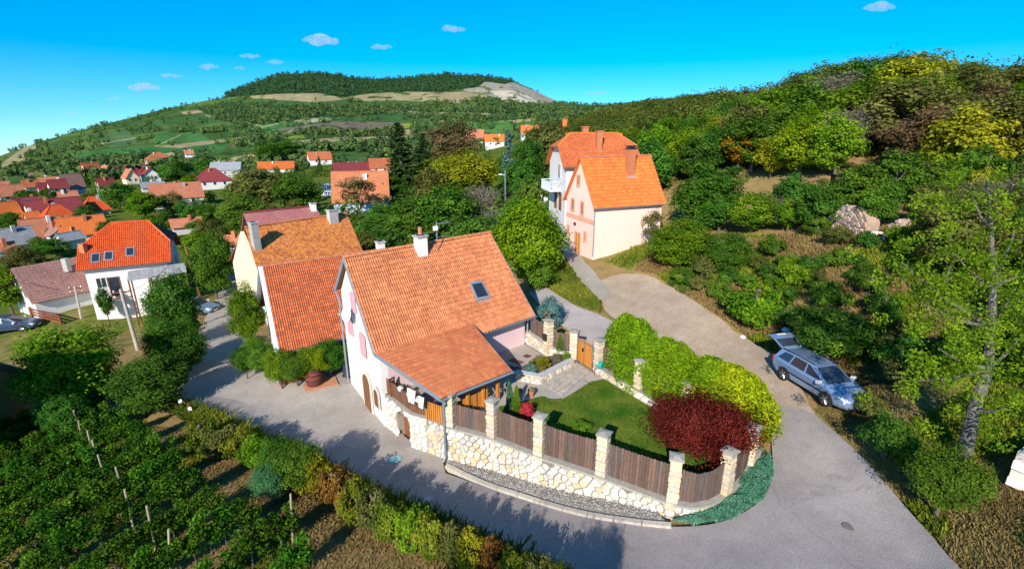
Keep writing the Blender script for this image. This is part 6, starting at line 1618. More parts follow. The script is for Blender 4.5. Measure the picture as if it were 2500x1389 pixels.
    MB().box((2.29, 0, .56), (.06, .7, .16)).build('grille', black_m, t, local=True)
    MB().box((2.34, 0, .42), (.03, .52, .11)).build('number_plate', white_p, t, local=True)
    MB().box((2.24, 0, .32), (.14, 1.2, .12)).build('front_bumper', black_m, t, local=True)
    for x in (-1.29, 1.29):
        for s_ in (-1, 1):
            w_ = MB().lathe((0, 0, 0), [(.2, -.1), (.29, -.11), (.315, -.07), (.315, .07), (.29, .11), (.2, .1)], 20)
            Rm = Matrix.Translation((x, s_ * .79, .315)) @ Matrix.Rotation(R(90), 4, 'X')
            w_.v = [tuple(Rm @ Vector(v)) for v in w_.v]
            wo = w_.build('wheel', pm('tyre', (.02, .02, .02), (.03, .03, .03), 5, .9), t, local=True)
            ar = MB().tube((x, s_ * .70, .315), (x, s_ * .885, .315), .36, n=20); ar.build('wheel_arch', black_m, t, local=True) if False else None
            rm = MB().tube((x, s_ * .885, .315), (x, s_ * .90, .315), .055, n=10)
            for k in range(6):
                a = k * math.pi / 3; rm.tube((x, s_ * .893, .315), (x + .2 * math.cos(a), s_ * .893, .315 + .2 * math.sin(a)), .03, .035, n=5)
            rm.build('rim', steel, wo, local=True)
            MB().add([(x + .385 * math.cos(a), s_ * yy, .315 + .385 * math.sin(a)) for yy in (.60, .882) for a in np.linspace(-.25, math.pi + .25, 14)],
                     [(k, k + 1, 15 + k, 14 + k) for k in range(13)] + [tuple(range(14, 28))]).build('wheel_arch', black_m, t, local=True)
    rear = [(xr0, -wr + .03, zr - .08), (xr0, wr - .03, zr - .08), (xb0 - .02, wb2 - .08, .72), (xb0 - .02, -wb2 + .08, .72)]
    if rear_open:
        MB().add([(-2.20, -.62, .55), (-2.2, .62, .55), (-2.0, .55, 1.28), (-2.0, -.55, 1.28)], [(0, 1, 2, 3)]).build('boot_opening', black_m, t, local=True)
        h0 = (-1.93, zr - .04); dx, dz = -.95, .52
        up = Vector((-dz, 0, -dx)).normalized() * -1
        A = [(h0[0], -wr, h0[1]), (h0[0], wr, h0[1]), (h0[0] + dx * .62, .68, h0[1] + dz * .62), (h0[0] + dx * .62, -.68, h0[1] + dz * .62), (h0[0] + dx * 1.05, .64, h0[1] + dz * .72), (h0[0] + dx * 1.05, -.64, h0[1] + dz * .72), (h0[0] + dx * 1.3, .5, h0[1] + dz * .5), (h0[0] + dx * 1.3, -.5, h0[1] + dz * .5)]
        Bk = [(x + .02, y * .96, z - .07) for x, y, z in A]
        fs = [(0, 1, 2, 3), (3, 2, 4, 5), (5, 4, 6, 7)]
        tg_ = MB().add(A, fs).add(Bk, [f[::-1] for f in fs]).add(A + Bk, [(0, 8, 9, 1), (6, 14, 15, 7), (1, 9, 10, 2), (2, 10, 12, 4), (4, 12, 14, 6), (0, 3, 11, 8), (3, 5, 13, 11), (5, 7, 15, 13)]).build('tailgate', paint, t, local=True)
        gq = [(h0[0] + dx * a, y, h0[1] + dz * a + .012) for a, y in ((.1, -.5), (.1, .5), (.56, .58), (.56, -.58))]
        MB().add(gq + [(x, y, z - .02) for x, y, z in gq], [(0, 1, 2, 3), (7, 6, 5, 4), (0, 4, 5, 1), (1, 5, 6, 2), (2, 6, 7, 3), (3, 7, 4, 0)]).build('rear_window', glass_m, tg_, local=True)
        MB().box((h0[0] + dx * .92, 0, h0[1] + dz * .70 + .03), (.12, .5, .015)).build('number_plate', white_p, tg_, local=True)
        for s_ in (-.5, .5): MB().tube((-2.0, s_ * 1.1, 1.1), (h0[0] + dx * .45, s_ * 1.15, h0[1] + dz * .4), .015, n=5).build('gas_strut', black_m, t, local=True)
    else:
        MB().add(rear + [(x + .05, y, z) for x, y, z in rear], [(0, 1, 2, 3), (7, 6, 5, 4), (0, 4, 5, 1), (1, 5, 6, 2), (2, 6, 7, 3), (3, 7, 4, 0)]).build('tailgate', paint, t, local=True)
        gq = [(xr0 - .045, -.48, zr - .16), (xr0 - .045, .48, zr - .16), (xb0 + .03, .6, .98), (xb0 + .03, -.6, .98)]
        MB().add(gq + [(x + .04, y, z) for x, y, z in gq], [(0, 1, 2, 3), (7, 6, 5, 4)]).build('rear_window', glass_m, t, local=True)
        MB().box((-2.3, 0, .62), (.02, .5, .11)).build('number_plate', white_p, t, local=True)
    return t
def paint_m(n, c, metal=.3): return pm(n, c, tuple(v * .93 for v in c), 2, .22, 0, metal=metal, spec=.5)
wr_, wf_ = on(1907.6, 932.3), on(2017.7, 1002.8)
dv = (wf_ - wr_).xy.normalized(); right = Vector((dv.y, -dv.x)); mid = (wr_.xy + wf_.xy) / 2
lft = Vector((-dv.y, dv.x)); 
side = -1 if right.dot(-mid) > 0 else 1
cen = mid - right * .8 if right.dot(-mid) > 0 else mid + right * .8
cz = (tz(*(cen + dv * 1.29)) + tz(*(cen - dv * 1.29))) / 2 + .02
car('silver estate car with its tailgate open parked at the roadside', (cen.x, cen.y, cz), math.atan2(dv.y, dv.x), paint_m('paint_silver', (.27, .38, .58), .5), rear_open=True, pitch=-math.atan2(tz(*(cen + dv * 1.29)) - tz(*(cen - dv * 1.29)), 2.58))  # silver body; the sky's blue reflection is mixed into its base colour
p = on(478, 762); car('blue grey car parked under the trees below the carport', (p.x, p.y, p.z + .02), -.15, paint_m('paint_bluegrey', (.22, .32, .48)))
p = on(322, 742); car('pale blue car mostly hidden behind the street tree', (p.x, p.y, p.z + .02), .1, paint_m('paint_paleblue', (.30, .48, .62)))
p = on(802, 481); car('white van parked left of the big terracotta roof', (p.x, p.y, p.z + .05), 3.0, paint_m('paint_white', (.8, .8, .82), 0), van=True, detail=False)
for px, py, c, lab in ((786, 462, (.06, .16, .34), 'dark blue car in the car park left of the terracotta roof'), (806, 458, (.05, .1, .22), 'navy car beside the dark blue one in the car park'), (812, 472, (.2, .4, .7), 'bright blue car just behind the white van'), (1310, 497, (.8, .8, .8), None)):
    if lab is None: continue
    p = on(px, py); car(lab, (p.x, p.y, p.z + .05), rnd.uniform(-.4, .4), paint_m('paint_%d' % px, c), group='cars in the far car park', detail=False)
p = on(28, 806); car('dark blue car parked in shade at the left picture edge', (p.x, p.y, p.z + .02), .3, paint_m('paint_darkblue', (.06, .10, .18)))
# ------------------------------------------------------------------ foliage
LM = {
 'deep': leaf_mat('leaf_deep', (0.0283, 0.0885, 0.0142), (0.1277, 0.2847, 0.0315)), 'mid': leaf_mat('leaf_mid', (0.0376, 0.1008, 0.0121), (0.1649, 0.2939, 0.0287)),
 'bright': leaf_mat('leaf_bright', (0.06, 0.15, 0.0096), (0.256, 0.3968, 0.0205)), 'yellow': leaf_mat('leaf_yellow', (0.12, 0.138, 0.0096), (0.4608, 0.4224, 0.0256)),
 'olive': leaf_mat('leaf_olive', (0.0672, 0.0833, 0.0188), (0.2365, 0.2365, 0.0573)), 'brown': leaf_mat('leaf_brown', (0.09, 0.0624, 0.0288), (0.2688, 0.1856, 0.0794)),
 'blue': leaf_mat('leaf_blue', (0.06, 0.156, 0.138), (0.2432, 0.4224, 0.384)), 'red': leaf_mat('leaf_red', (0.054, 0.0072, 0.012), (0.2688, 0.0282, 0.0333)),
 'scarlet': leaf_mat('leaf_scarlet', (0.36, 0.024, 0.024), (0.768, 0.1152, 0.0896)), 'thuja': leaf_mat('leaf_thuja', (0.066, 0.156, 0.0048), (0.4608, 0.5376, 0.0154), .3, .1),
 'vine': leaf_mat('leaf_vine', (0.0168, 0.066, 0.0072), (0.128, 0.2816, 0.0205)), 'spruce': leaf_mat('leaf_spruce', (0.012, 0.0408, 0.0144), (0.0576, 0.1088, 0.0282)),
 'juniper': leaf_mat('leaf_juniper', (0.036, 0.144, 0.06), (0.128, 0.3072, 0.1152)), 'twig': leaf_mat('leaf_twig', (0.12, 0.102, 0.072), (0.3072, 0.256, 0.192)),
 'weed': leaf_mat('leaf_bankweed', (.07, .12, .012), (.30, .32, .03)), 'rusty': leaf_mat('leaf_rusty', (.14, .07, .02), (.36, .20, .04)), 'hedge': leaf_mat('leaf_hedge', (.045, .13, .005), (.26, .40, .014), .3, .06), 'lime': leaf_mat('leaf_lime', (.07, .14, .006), (.32, .42, .015)), 'gold': leaf_mat('leaf_gold', (0.264, 0.156, 0.012), (0.64, 0.4096, 0.0256)),
}
bark = pm('bark', (.16, .12, .09), (.09, .07, .055), 4, .95, .4, stretch=(6, 6, 1), fine=10)
bark_grey = pm('bark_grey', (.30, .28, .25), (.20, .19, .175), 4, .95, .4, stretch=(6, 6, 1), fine=10)
MESH = {}
def trunk_mesh(name, segs):
    mb = MB()
    for a, b, r1, r2 in segs: mb.tube(a, b, r1, r2, 7)
    me = bpy.data.meshes.new(name); me.from_pydata(mb.v, [], mb.f); me.update(); me.materials.append(bark); return me
def broad(seed, k=46, n=95, size=.33, H=7.0, Wd=5.2, low=.1, flat=.9, gaps=.0):
    g = np.random.default_rng(seed); zc = H * (.5 + low / 2); rz = H * (1 - low) / 2
    d = g.normal(size=(k, 3)); d /= np.linalg.norm(d, axis=1, keepdims=True); d[:, 2] = d[:, 2] * flat + .1
    rad = g.uniform(.45, 1.0, (k, 1)) ** .6 * (1 + .12 * g.normal(size=(k, 1)))
    C0 = d * rad * np.array([Wd / 2 * .78, Wd / 2 * .78, rz * .8]) + np.array([0, 0, zc]); cr = Wd / 2 * g.uniform(.22, .40, (k, 1)) * np.array([[1, 1, .8]])
    P, dd = cloud_pts(g, C0, cr, n)
    ctr = np.array([0, 0, zc - rz * .3]); out = P - ctr; out /= np.linalg.norm(out, axis=1, keepdims=True)
    out = out * .5 + dd * .5
    V = leaf_quads(g, P, size, out, .55)
    tint = np.clip(np.repeat(g.uniform(.1, .75, k), n) + g.normal(0, .17, k * n), 0, 1)
    me = quads_mesh('crown', V, tint); me.materials.append(LM['mid'])
    segs = [((0, 0, -.4), (.05, .03, H * .32), .17, .12)]; hub = Vector((.05, .03, H * .32))
    for i in range(6):
        j = int(g.integers(0, k)); segs.append((hub + Vector((0, 0, g.uniform(-.4, .9))), Vector(C0[j]), .075, .02))
    segs.append((hub, Vector((0, 0, H * .8)), .11, .03))
    return me, trunk_mesh('trunk', segs), H, Wd
def spruce(seed, H=10.0, Wd=4.2, layers=26, size=.42):
    g = np.random.default_rng(seed); P, O, T = [], [], []
    for i in range(layers):
        t = i / layers; z = H * (.06 + .92 * t); r = Wd / 2 * (1 - t) ** .85 * g.uniform(.8, 1.12) + .12
        nb = int(7 + 9 * (1 - t))
        for b in range(nb):
            a = g.uniform(0, 6.283); L = r * g.uniform(.7, 1.1); m = int(6 + 16 * (1 - t))
            s = g.uniform(.15, 1, m) ** .7
            x = np.cos(a) * L * s + g.normal(0, .09, m); y = np.sin(a) * L * s + g.normal(0, .09, m); zz = z - .30 * L * s + .12 * L * s ** 2 + g.normal(0, .07, m)
            P.append(np.stack([x, y, zz], -1)); O.append(np.tile([np.cos(a) * .5, np.sin(a) * .5, .8], (m, 1))); T.append(np.clip(.15 + .6 * s + g.normal(0, .12, m), 0, 1))
    P, O, T = map(np.concatenate, (P, O, T)); me = quads_mesh('crown', leaf_quads(g, P, size, O, .5, .55), T); me.materials.append(LM['spruce'])
    return me, trunk_mesh('trunk', [((0, 0, -.4), (0, 0, H * .95), .18, .03)]), H, Wd
def column(seed, H=3.0, Wd=1.5, n=5200, size=.13, taper=.5, lob=.18):
    g = np.random.default_rng(seed); z = g.uniform(.02, 1, n) ** .9; a = g.uniform(0, 6.283, n)
    ph = g.uniform(0, 6.28, 4); lobes = 1 + lob * np.sin(a * 3 + ph[0] + z * 5) + lob * .7 * np.sin(a * 5 + ph[1] - z * 9)
    prof = np.minimum(1, (1 - z) / taper + .06) ** .6 * np.minimum(1, .75 + z * 1.2)
    r = Wd / 2 * prof * lobes * g.uniform(.62, 1.05, n)
    P = np.stack([np.cos(a) * r, np.sin(a) * r, z * H + g.normal(0, .05, n)], -1); out = np.stack([np.cos(a), np.sin(a), .35 + 0 * a], -1)
    V = leaf_quads(g, P, size, out, .45, .5, up=.1)
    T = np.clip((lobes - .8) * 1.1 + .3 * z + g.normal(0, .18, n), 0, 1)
    me = quads_mesh('crown', V, T); me.materials.append(LM['thuja'])
    return me, trunk_mesh('trunk', [((0, 0, -.3), (0, 0, H * .8), .08, .03)]), H, Wd
def bush(seed, k=26, n=150, size=.13, H=1.6, Wd=2.2):
    return broad(seed, k, n, size, H, Wd, low=-.15, flat=.8)
def twiggy(seed, H=6.0, Wd=4.5):
    g = np.random.default_rng(seed); mb = []
    P = []
    for i in range(60):
        a = g.uniform(0, 6.283); t = g.uniform(.2, .9); b = Vector((0, 0, H * t * .6)); e = Vector((math.cos(a) * Wd / 2 * g.uniform(.3, 1), math.sin(a) * Wd / 2 * g.uniform(.3, 1), H * min(1, t * .6 + g.uniform(.15, .45))))
        mb.append((b, e, .04, .008))
        for j in range(4):
            q = b + (e - b) * g.uniform(.4, 1); mb.append((q, q + Vector(g.normal(0, .45, 3)) + Vector((0, 0, .3)), .018, .005)); P.append(np.array(q) + g.normal(0, .35, (16, 3)))
    P = np.concatenate(P); me = quads_mesh('crown', leaf_quads(g, P, .17, None), np.clip(g.uniform(0, 1, len(P)), 0, 1)); me.materials.append(LM['twig'])
    tm = trunk_mesh('trunk', [((0, 0, -.3), (0, 0, H * .7), .12, .03)] + mb); return me, tm, H, Wd
KIND = {
 'broad': [broad(s, 50, 140, .26) for s in (1, 2, 3, 4, 5, 6)], 'slope': [broad(s, 60, 150, .25, low=.02) for s in (7, 8, 9, 10)], 'near': [broad(s, 105, 190, .175, low=.08) for s in (11, 12, 13)], 'full': [broad(s, 115, 190, .18, low=-.04) for s in (14, 15, 16)], 'sparse': [broad(s, 34, 55, .30, low=.25) for s in (21, 22, 23)],
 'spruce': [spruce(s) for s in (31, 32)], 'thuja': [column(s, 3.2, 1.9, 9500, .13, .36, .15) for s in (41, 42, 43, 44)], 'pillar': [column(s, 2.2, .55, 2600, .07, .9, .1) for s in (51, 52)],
 'bush': [bush(s) for s in (61, 62, 63, 64, 65)], 'twig': [twiggy(s) for s in (71, 72)], 'maple': [broad(81, 120, 240, .10, H=3.0, Wd=5.4, low=.12, flat=.62)],
 'small': [broad(s, 26, 130, .075, H=1.0, Wd=1.2, low=-.15) for s in (91, 92)], 'bluespruce': [broad(95, 40, 140, .11, H=2.4, Wd=2.3, low=.05)],
}
TREES = []
def plant(label, P, h, w, kind, mat, group=None, name='tree', cat='tree', parts=('trunk', 'crown'), bk_mat=None, tilt=0.0):
    cm, tm, H0, W0 = rnd.choice(KIND[kind])
    t = thing(name, P, label, cat, group)
    t.scale = (w / W0, w / W0, h / H0); t.rotation_euler = (rnd.uniform(-.05, .05) + tilt, rnd.uniform(-.05, .05), rnd.uniform(0, 6.283))
    a = bpy.data.objects.new(parts[0], tm); a.parent = t; COL.objects.link(a)
    if bk_mat: a.material_slots[0].link = 'OBJECT'; a.material_slots[0].material = bk_mat
    b = bpy.data.objects.new(parts[1], cm); b.parent = t; COL.objects.link(b)
    b.material_slots[0].link = 'OBJECT'; b.material_slots[0].material = LM[mat]
    TREES.append((P[0], P[1], w / 2)); return t
def tree_px(label, px, pyb, pyt, wpx, kind='broad', mat='mid', **kw):
    p = on(px, pyb); d = project((p.x, p.y, p.z))[2]; h = max(.6, zat(p.x, p.y, pyt) - p.z); return plant(label, p, h, wpx * d / FPX, kind, mat, **kw)

# named trees and shrubs, nearest first
T = tree_px
T('big round leafy tree beside the ochre building', 212, 1010, 782, 225, 'full', 'bright')
T('leafy dark green tree in front of the pale concrete pole', 382, 1000, 862, 180, 'full', 'deep')
T('tall dark tree between the concrete pole and the blue grey car', 440, 850, 655, 140, 'full', 'deep')
T('dark leafy tree at the street side right of the concrete pole', 468, 905, 775, 105, 'full', 'deep')
T('dark leafy tree just right of the foot of the concrete pole', 418, 915, 770, 100, 'full', 'mid')
T('slim dark tree left of the concrete pole top', 268, 790, 690, 40, 'broad', 'deep')
T('low leafy tree beside the vineyard corner crates', 170, 1075, 960, 110, 'near', 'deep')
T('green tree by the carport wooden pole', 530, 730, 575, 110, 'full', 'mid')
T('dark green tree right of the carport', 465, 700, 640, 80, 'broad', 'deep')
T('olive tree in the gap left of the orange house', 545, 680, 560, 80, 'broad', 'mid')
T('bright green fruit tree at the left verge of the brick red roof', 612, 860, 690, 90, 'near', 'bright')
T('broad tree with light green leaves between cottage and salmon house', 1297, 695, 465, 180, 'full', 'lime')
T('low dark bush under the light green tree', 1325, 705, 640, 80, 'bush', 'mid', name='bush', cat='bush')
T('green tree left of the light green one behind the cottage ridge', 1175, 640, 520, 130, 'broad', 'deep')
T('dense green tree behind the cottage chimney', 1010, 610, 480, 150, 'broad', 'mid')
T('dense dark tree left behind the cottage chimney', 930, 600, 520, 110, 'broad', 'deep')
T('dark green tree behind the cottage aerial', 1095, 600, 440, 170, 'broad', 'mid')
T('yellow green walnut tree with a broad crown', 1130, 520, 358, 190, 'near', 'yellow')
T('yellow green tree right below the broad walnut', 1055, 540, 400, 110, 'broad', 'olive')
T('grey leafless tree by the street lamp', 1185, 560, 440, 110, 'twig', 'twig', bk_mat=bark_grey)
T('second grey leafless tree lower beside the light green tree', 1205, 600, 500, 80, 'twig', 'twig', bk_mat=bark_grey)
T('tall dark spruce left of the brown crowned tree', 985, 470, 292, 110, 'spruce', 'spruce', name='spruce_tree')
T('second dark spruce just right of the tallest one', 1035, 468, 320, 90, 'spruce', 'spruce', name='spruce_tree')
T('brown crowned tree behind the spruces', 1105, 430, 290, 130, 'broad', 'brown')
T('blue green spruce before the orange roofed white house', 1246, 440, 312, 50, 'spruce', 'blue', name='spruce_tree')
T('dark tree right of the blue green spruce', 1290, 470, 330, 90, 'broad', 'deep')
T('dark tree behind the street lamp', 1262, 500, 390, 90, 'broad', 'deep')
T('olive tree left of the white house roof', 1330, 430, 285, 110, 'broad', 'olive')
T('brown crowned tree standing before the bluish walled house', 876, 530, 425, 110, 'sparse', 'brown')
T('dark green tree between the orange house and the car park', 735, 530, 420, 130, 'broad', 'mid')
T('large tree with yellowing leaves left of the car park', 640, 530, 405, 150, 'broad', 'olive')
T('tree with olive crown behind the dark roofed house', 590, 560, 470, 120, 'broad', 'mid')
T('dark tree right of the bluish walled house', 960, 500, 420, 80, 'broad', 'deep')
T('big dark tree beside the white gabled village house', 432, 460, 386, 80, 'broad', 'deep')
T('light tree in front of the dark red bungalow', 468, 464, 425, 40, 'broad', 'bright')
T('big round tree with a bright crown left of the long terracotta roof', 358, 540, 462, 90, 'broad', 'bright')
T('dark round tree above the bright crowned one', 300, 505, 440, 85, 'broad', 'deep')
T('grey green tree before the long terracotta roof', 425, 530, 465, 70, 'broad', 'olive')
T('dark round tree between the pinkish roof and the wine roof', 122, 500, 457, 44, 'broad', 'deep')
T('dark tree in front of the low wine roofed house', 64, 490, 462, 50, 'broad', 'deep')
T('leafy tree right of the bright orange roof at the left edge', 38, 585, 520, 60, 'broad', 'mid')
T('leafy dark tree between the grey brown roof and the red roof', 155, 715, 630, 75, 'broad', 'mid')
T('small tree before the terracotta house with white gable', 128, 590, 553, 24, 'broad', 'deep')
T('dark tree below the terracotta house', 140, 625, 580, 80, 'broad', 'deep')
T('tree left of the grey brown roof', 90, 640, 600, 60, 'broad', 'mid')
T('small tree right of the red pyramid roof', 218, 535, 500, 40, 'broad', 'mid')
T('tree behind the hipped dark red bungalow', 500, 430, 385, 50, 'broad', 'deep')
T('dark slim tree before the grey sheet roof', 510, 420, 382, 22, 'broad', 'deep')
T('tall dark trees above the orange long roof', 690, 395, 335, 90, 'broad', 'deep')
T('tall dark tree left of the orange red roof with white walls', 655, 400, 345, 70, 'broad', 'deep')
T('dark spruce in front of the white house with orange red roof', 782, 420, 380, 18, 'spruce', 'spruce', name='spruce_tree')
T('bush covered slope tree right of the light green tree', 1395, 500, 420, 60, 'broad', 'olive')
T('golden leaved tree behind the salmon house ridge', 1800, 420, 310, 120, 'broad', 'gold')
T('thin dark tree against the salmon house wall', 1590, 620, 505, 60, 'sparse', 'olive', bk_mat=bark_grey)
T('bright green round tree at the corner of the salmon house', 1655, 650, 525, 160, 'full', 'bright')
T('green bush right of the bright round tree', 1775, 660, 560, 130, 'full', 'mid')
T('bushy dark tree behind the parked estate car', 2020, 880, 745, 200, 'near', 'deep')
T('broad bush left above the estate car', 1835, 790, 690, 150, 'bush', 'bright', name='bush', cat='bush')
T('dense green bush standing at the right road edge', 2285, 1262, 1085, 165, 'near', 'mid', name='bush', cat='bush', parts=('stem', 'foliage'))
T('dark low bush in front of the walnut trunk', 2160, 1110, 1010, 130, 'bush', 'deep', name='bush', cat='bush')
T('yellow green bush behind the estate car bonnet', 2120, 1010, 960, 90, 'bush', 'olive', name='bush', cat='bush')

# trees whose shade falls on the street, standing below and before the camera
for tx, ty, w, kd in ((3.8, 14.4, 1.6, 'near'), (2.5, 13.8, 3.0, 'near'), (1.2, 14.8, 3.0, 'near'), (-.2, 15.9, 3.0, 'near')):
    kk = (ty - 4.0) / .95; x, y = tx - .3 * kk, 4.0; plant('tree shading the street from below the viewpoint', gv(x, y), kk * math.tan(SUN_EL), w, kd, 'mid', 'trees below the viewpoint')
# garden plants
hz0, hz1 = Vector(rp[0]), Vector(rp[2]); hd = (hz1 - hz0).normalized(); hn = Vector((-hd.y, hd.x)); hn = hn if hn.x > 0 else -hn
for i in range(11):
    t = .085 + i * .0745; q = hz0 + (hz1 - hz0) * t + hn * (1.3 + .1 * math.sin(i * 2.1)); z = tz(*q)
    ends = ['conifer at the gate end of the bright hedge', 'second conifer of the bright hedge from the gate', 'third conifer of the bright hedge from the gate', 'fourth conifer of the bright hedge from the gate', 'fifth conifer of the bright hedge from the gate', 'middle conifer of the bright hedge behind the rear fence', 'fifth conifer of the bright hedge from its road end', 'fourth conifer of the bright hedge from its road end', 'third conifer of the bright hedge, above the red maple', 'last but one conifer of the bright hedge at its road end', 'yellowest conifer closing the bright hedge at its road end']
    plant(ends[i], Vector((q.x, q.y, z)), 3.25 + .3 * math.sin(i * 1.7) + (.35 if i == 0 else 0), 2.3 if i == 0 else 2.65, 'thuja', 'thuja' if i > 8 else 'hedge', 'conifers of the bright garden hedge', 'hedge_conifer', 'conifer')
mpos = at(1716, 1122, 1.9); plant('spreading dark red maple in the corner of the walled garden', mpos + Vector((-.1, .35, 0)), 2.75, 4.9, 'maple', 'red', name='maple_tree')
p = at(1247, 1010, 1.9); plant('left columnar green juniper on the lawn', p, 1.75, .5, 'pillar', 'juniper', 'pair of columnar junipers', 'juniper', 'conifer'); 
p = at(1262, 1014, 1.9); plant('right columnar yellow green juniper on the lawn', p, 1.6, .5, 'pillar', 'bright', 'pair of columnar junipers', 'juniper', 'conifer')
for px, py, h, w, kd, mt, lab in ((1288, 1018, .75, .9, 'small', 'scarlet', 'small scarlet barberry bush beside the junipers'), (1418, 1062, .75, 1.0, 'sparse', 'bright', 'loose rose bush with white flowers along the board fence'), (1318, 898, .75, 1.3, 'small', 'yellow', 'round yellow green shrub in the raised bed'), (1298, 908, .5, .9, 'small', 'blue', 'low blue green shrub at the front of the raised bed'),
   (1326, 906, .4, .6, 'small', 'brown', 'small brownish shrub in the raised bed'), (1358, 880, .4, .7, 'small', 'twig', 'pale flowering plant at the back of the raised bed'), (1382, 876, .45, .5, 'small', 'bright', 'small green plant by the gate end of the raised bed'), (1370, 870, 1.5, .7, 'pillar', 'mid', 'slim upright green shrub by the gate pillar')):
    p = at(px, py, 1.9 if py > 950 or kd == 'pillar' else 2.2); plant(lab, p, h, w, kd, mt, None, 'shrub', 'shrub', ('stem', 'foliage'))
T('blue spruce shrub outside the side fence', 1336, 815, 722, 78, 'bluespruce', 'blue', name='blue_spruce', cat='conifer')
# creeper and shrubs in front of the brick red roofed house
wq0 = we0 + wb * .35; wq1 = we1 + wb * .35
for t_, o_, h, w, mt, lab in ((-.02, .5, 2.9, 2.0, 'bright', 'leafy creeper at the left verge of the brick red roof'), (.08, .8, 2.6, 2.3, 'mid', 'leafy creeper under the left eave corner of the brick red roof'), (.2, .8, 2.6, 2.3, 'lime', 'yellowish leafy creeper under the brick red eave'), (.31, .8, 2.6, 2.3, 'deep', 'dark leafy creeper above the barrel'), (.41, .75, 2.5, 2.2, 'mid', 'leafy creeper left of the wheelie bin'), (-.08, -1.6, 2.6, 2.2, 'mid', 'green bush beside the white tank'), (-.12, -3.6, 2.4, 2.0, 'bright', 'green bush behind the short picket fence')):
    p = wq0 + (wq1 - wq0) * t_ - wb * o_; p = gv(p.x, p.y); plant(lab, p, h, w, 'near', mt, 'creepers along the red roofed house', 'creeper', 'creeper', ('stem', 'foliage'))
T('dark bush with a thin stem at the yard edge', 605, 925, 840, 60, 'near', 'deep', name='bush', cat='bush', parts=('stem', 'foliage'))
# bushes along the bank of the street
BK = [(500,1018),(548,1030),(592,1040),(636,1058),(690,1062),(735,1068),(780,1092),(826,1128),(872,1160),(918,1184),(964,1206),(1010,1226),(1058,1246),(1106,1266),(1154,1288),(1204,1308),(1256,1330),(1310,1352),(1366,1376),(1424,1402)]
OPP = ['beside the iron posts', 'next to the iron posts', 'opposite the yard gutter', 'left of the biggest bank bush', 'forming the biggest bank bush', 'just right of the biggest bank bush', 'on the slope right of the biggest bush', 'opposite the wheelie bin', 'opposite the white gable', 'opposite the arched cellar door', 'opposite the cyan paint mark', 'opposite the porch downspout', 'opposite the first wall pillar', 'opposite the second wall pillar', 'left of the shaded paint scuff', 'opposite the third wall pillar', 'between the third and fourth pillar', 'opposite the fourth wall pillar', 'at the bottom picture edge', 'at the lowest end of the bank']
for i, (px, py) in enumerate(BK):
    big = 4 <= i <= 5; dy = 135 if big else (80 if i < 4 else 112)
    mt = 'mid' if big else ['weed', 'olive', 'weed', 'bright', 'weed', 'olive', 'yellow', 'rusty'][i % 8]
    T({'bright': 'bright green', 'olive': 'olive green', 'lime': 'yellow green', 'weed': 'weedy green', 'yellow': 'yellowing', 'mid': 'dense green', 'rusty': 'reddish'}[mt] + ' bush on the street bank ' + OPP[i], px, py + dy, py + (8 if big else 4), 120 if big else 96, 'near' if big else 'bush', mt, name='bush', cat='bush', group='bushes on the street bank', parts=('stem', 'foliage'))
T('blue green bush at the foot of the biggest bank bush', 668, 1225, 1130, 100, 'near', 'juniper', name='bush', cat='bush', parts=('stem', 'foliage'))

# ------------------------------------------------------------------ the leaning walnut on the right, built limb by limb
wb0 = on(2352, 1130); wd_ = project(wb0)[2]
def wp(px, py, fwd): # a point of the tree standing fwd metres behind its foot
    d = ray(px, py); t = (wb0.y + fwd) / d[1]; return Vector((0, 0, CAM_H)) + Vector(d * t)
wt_ = thing('walnut_tree', wb0, 'leaning sparse walnut tree with a grey trunk at the right edge', 'tree')
tr = [wb0 - Vector((0, 0, .3)), wp(2378, 1000, .1), wp(2412, 900, .3), wp(2420, 800, .6), wp(2425, 700, .9), wp(2420, 560, 1.2), wp(2410, 440, 1.5)]
mb = MB(); rad = [.23, .18, .15, .12, .09, .06, .03]
for i in range(6): mb.tube(tr[i], tr[i + 1], rad[i], rad[i + 1], 9)
limbs = [(2, (2500, 815), .2), (2, (2290, 850), -.5), (3, (2250, 740), .4), (3, (2480, 700), 1.4), (4, (2330, 620), .2), (4, (2480, 560), 1.0), (5, (2370, 470), 1.0), (2, (2230, 930), -.9), (1, (2470, 990), -.8), (3, (2200, 640), .8), (4, (2560, 620), .3)]
ends = []
for i, q, f in limbs:
    e = wp(q[0], q[1], f); m_ = (tr[i] + e) / 2 + Vector((0, 0, -.15)); mb.tube(tr[i], m_, .07, .045, 6).tube(m_, e, .045, .015, 6); ends += [m_, e, (m_ + e) / 2]
mb.build('trunk', pm('bark_pale', (.20, .18, .16), (.07, .062, .058), 5, .95, .5, fine=12), wt_)
g = np.random.default_rng(77); Cc = []
for e in ends + tr[3:]:
    for _ in range(7): Cc.append(np.array(e) + g.normal(0, .62, 3))
Cc = np.array(Cc); P, dd = cloud_pts(g, Cc, np.full((len(Cc), 1), .30), 64)
V = leaf_quads(g, P, .115, np.tile([0, -.2, 1.0], (len(P), 1)), .35, .5)
me = quads_mesh('crown', V - np.array(wb0), np.clip(np.repeat(g.uniform(.05, .8, len(Cc)), 64) + g.normal(0, .15, len(P)), 0, 1)); me.materials.append(LM['bright'])
o = bpy.data.objects.new('crown', me); o.parent = wt_; COL.objects.link(o)
p = on(2510, 1010); plant('leafy young tree at the right edge above the painted block', p + Vector((.5, 0, 0)), 4.2, 2.6, 'sparse', 'bright', bk_mat=bark)

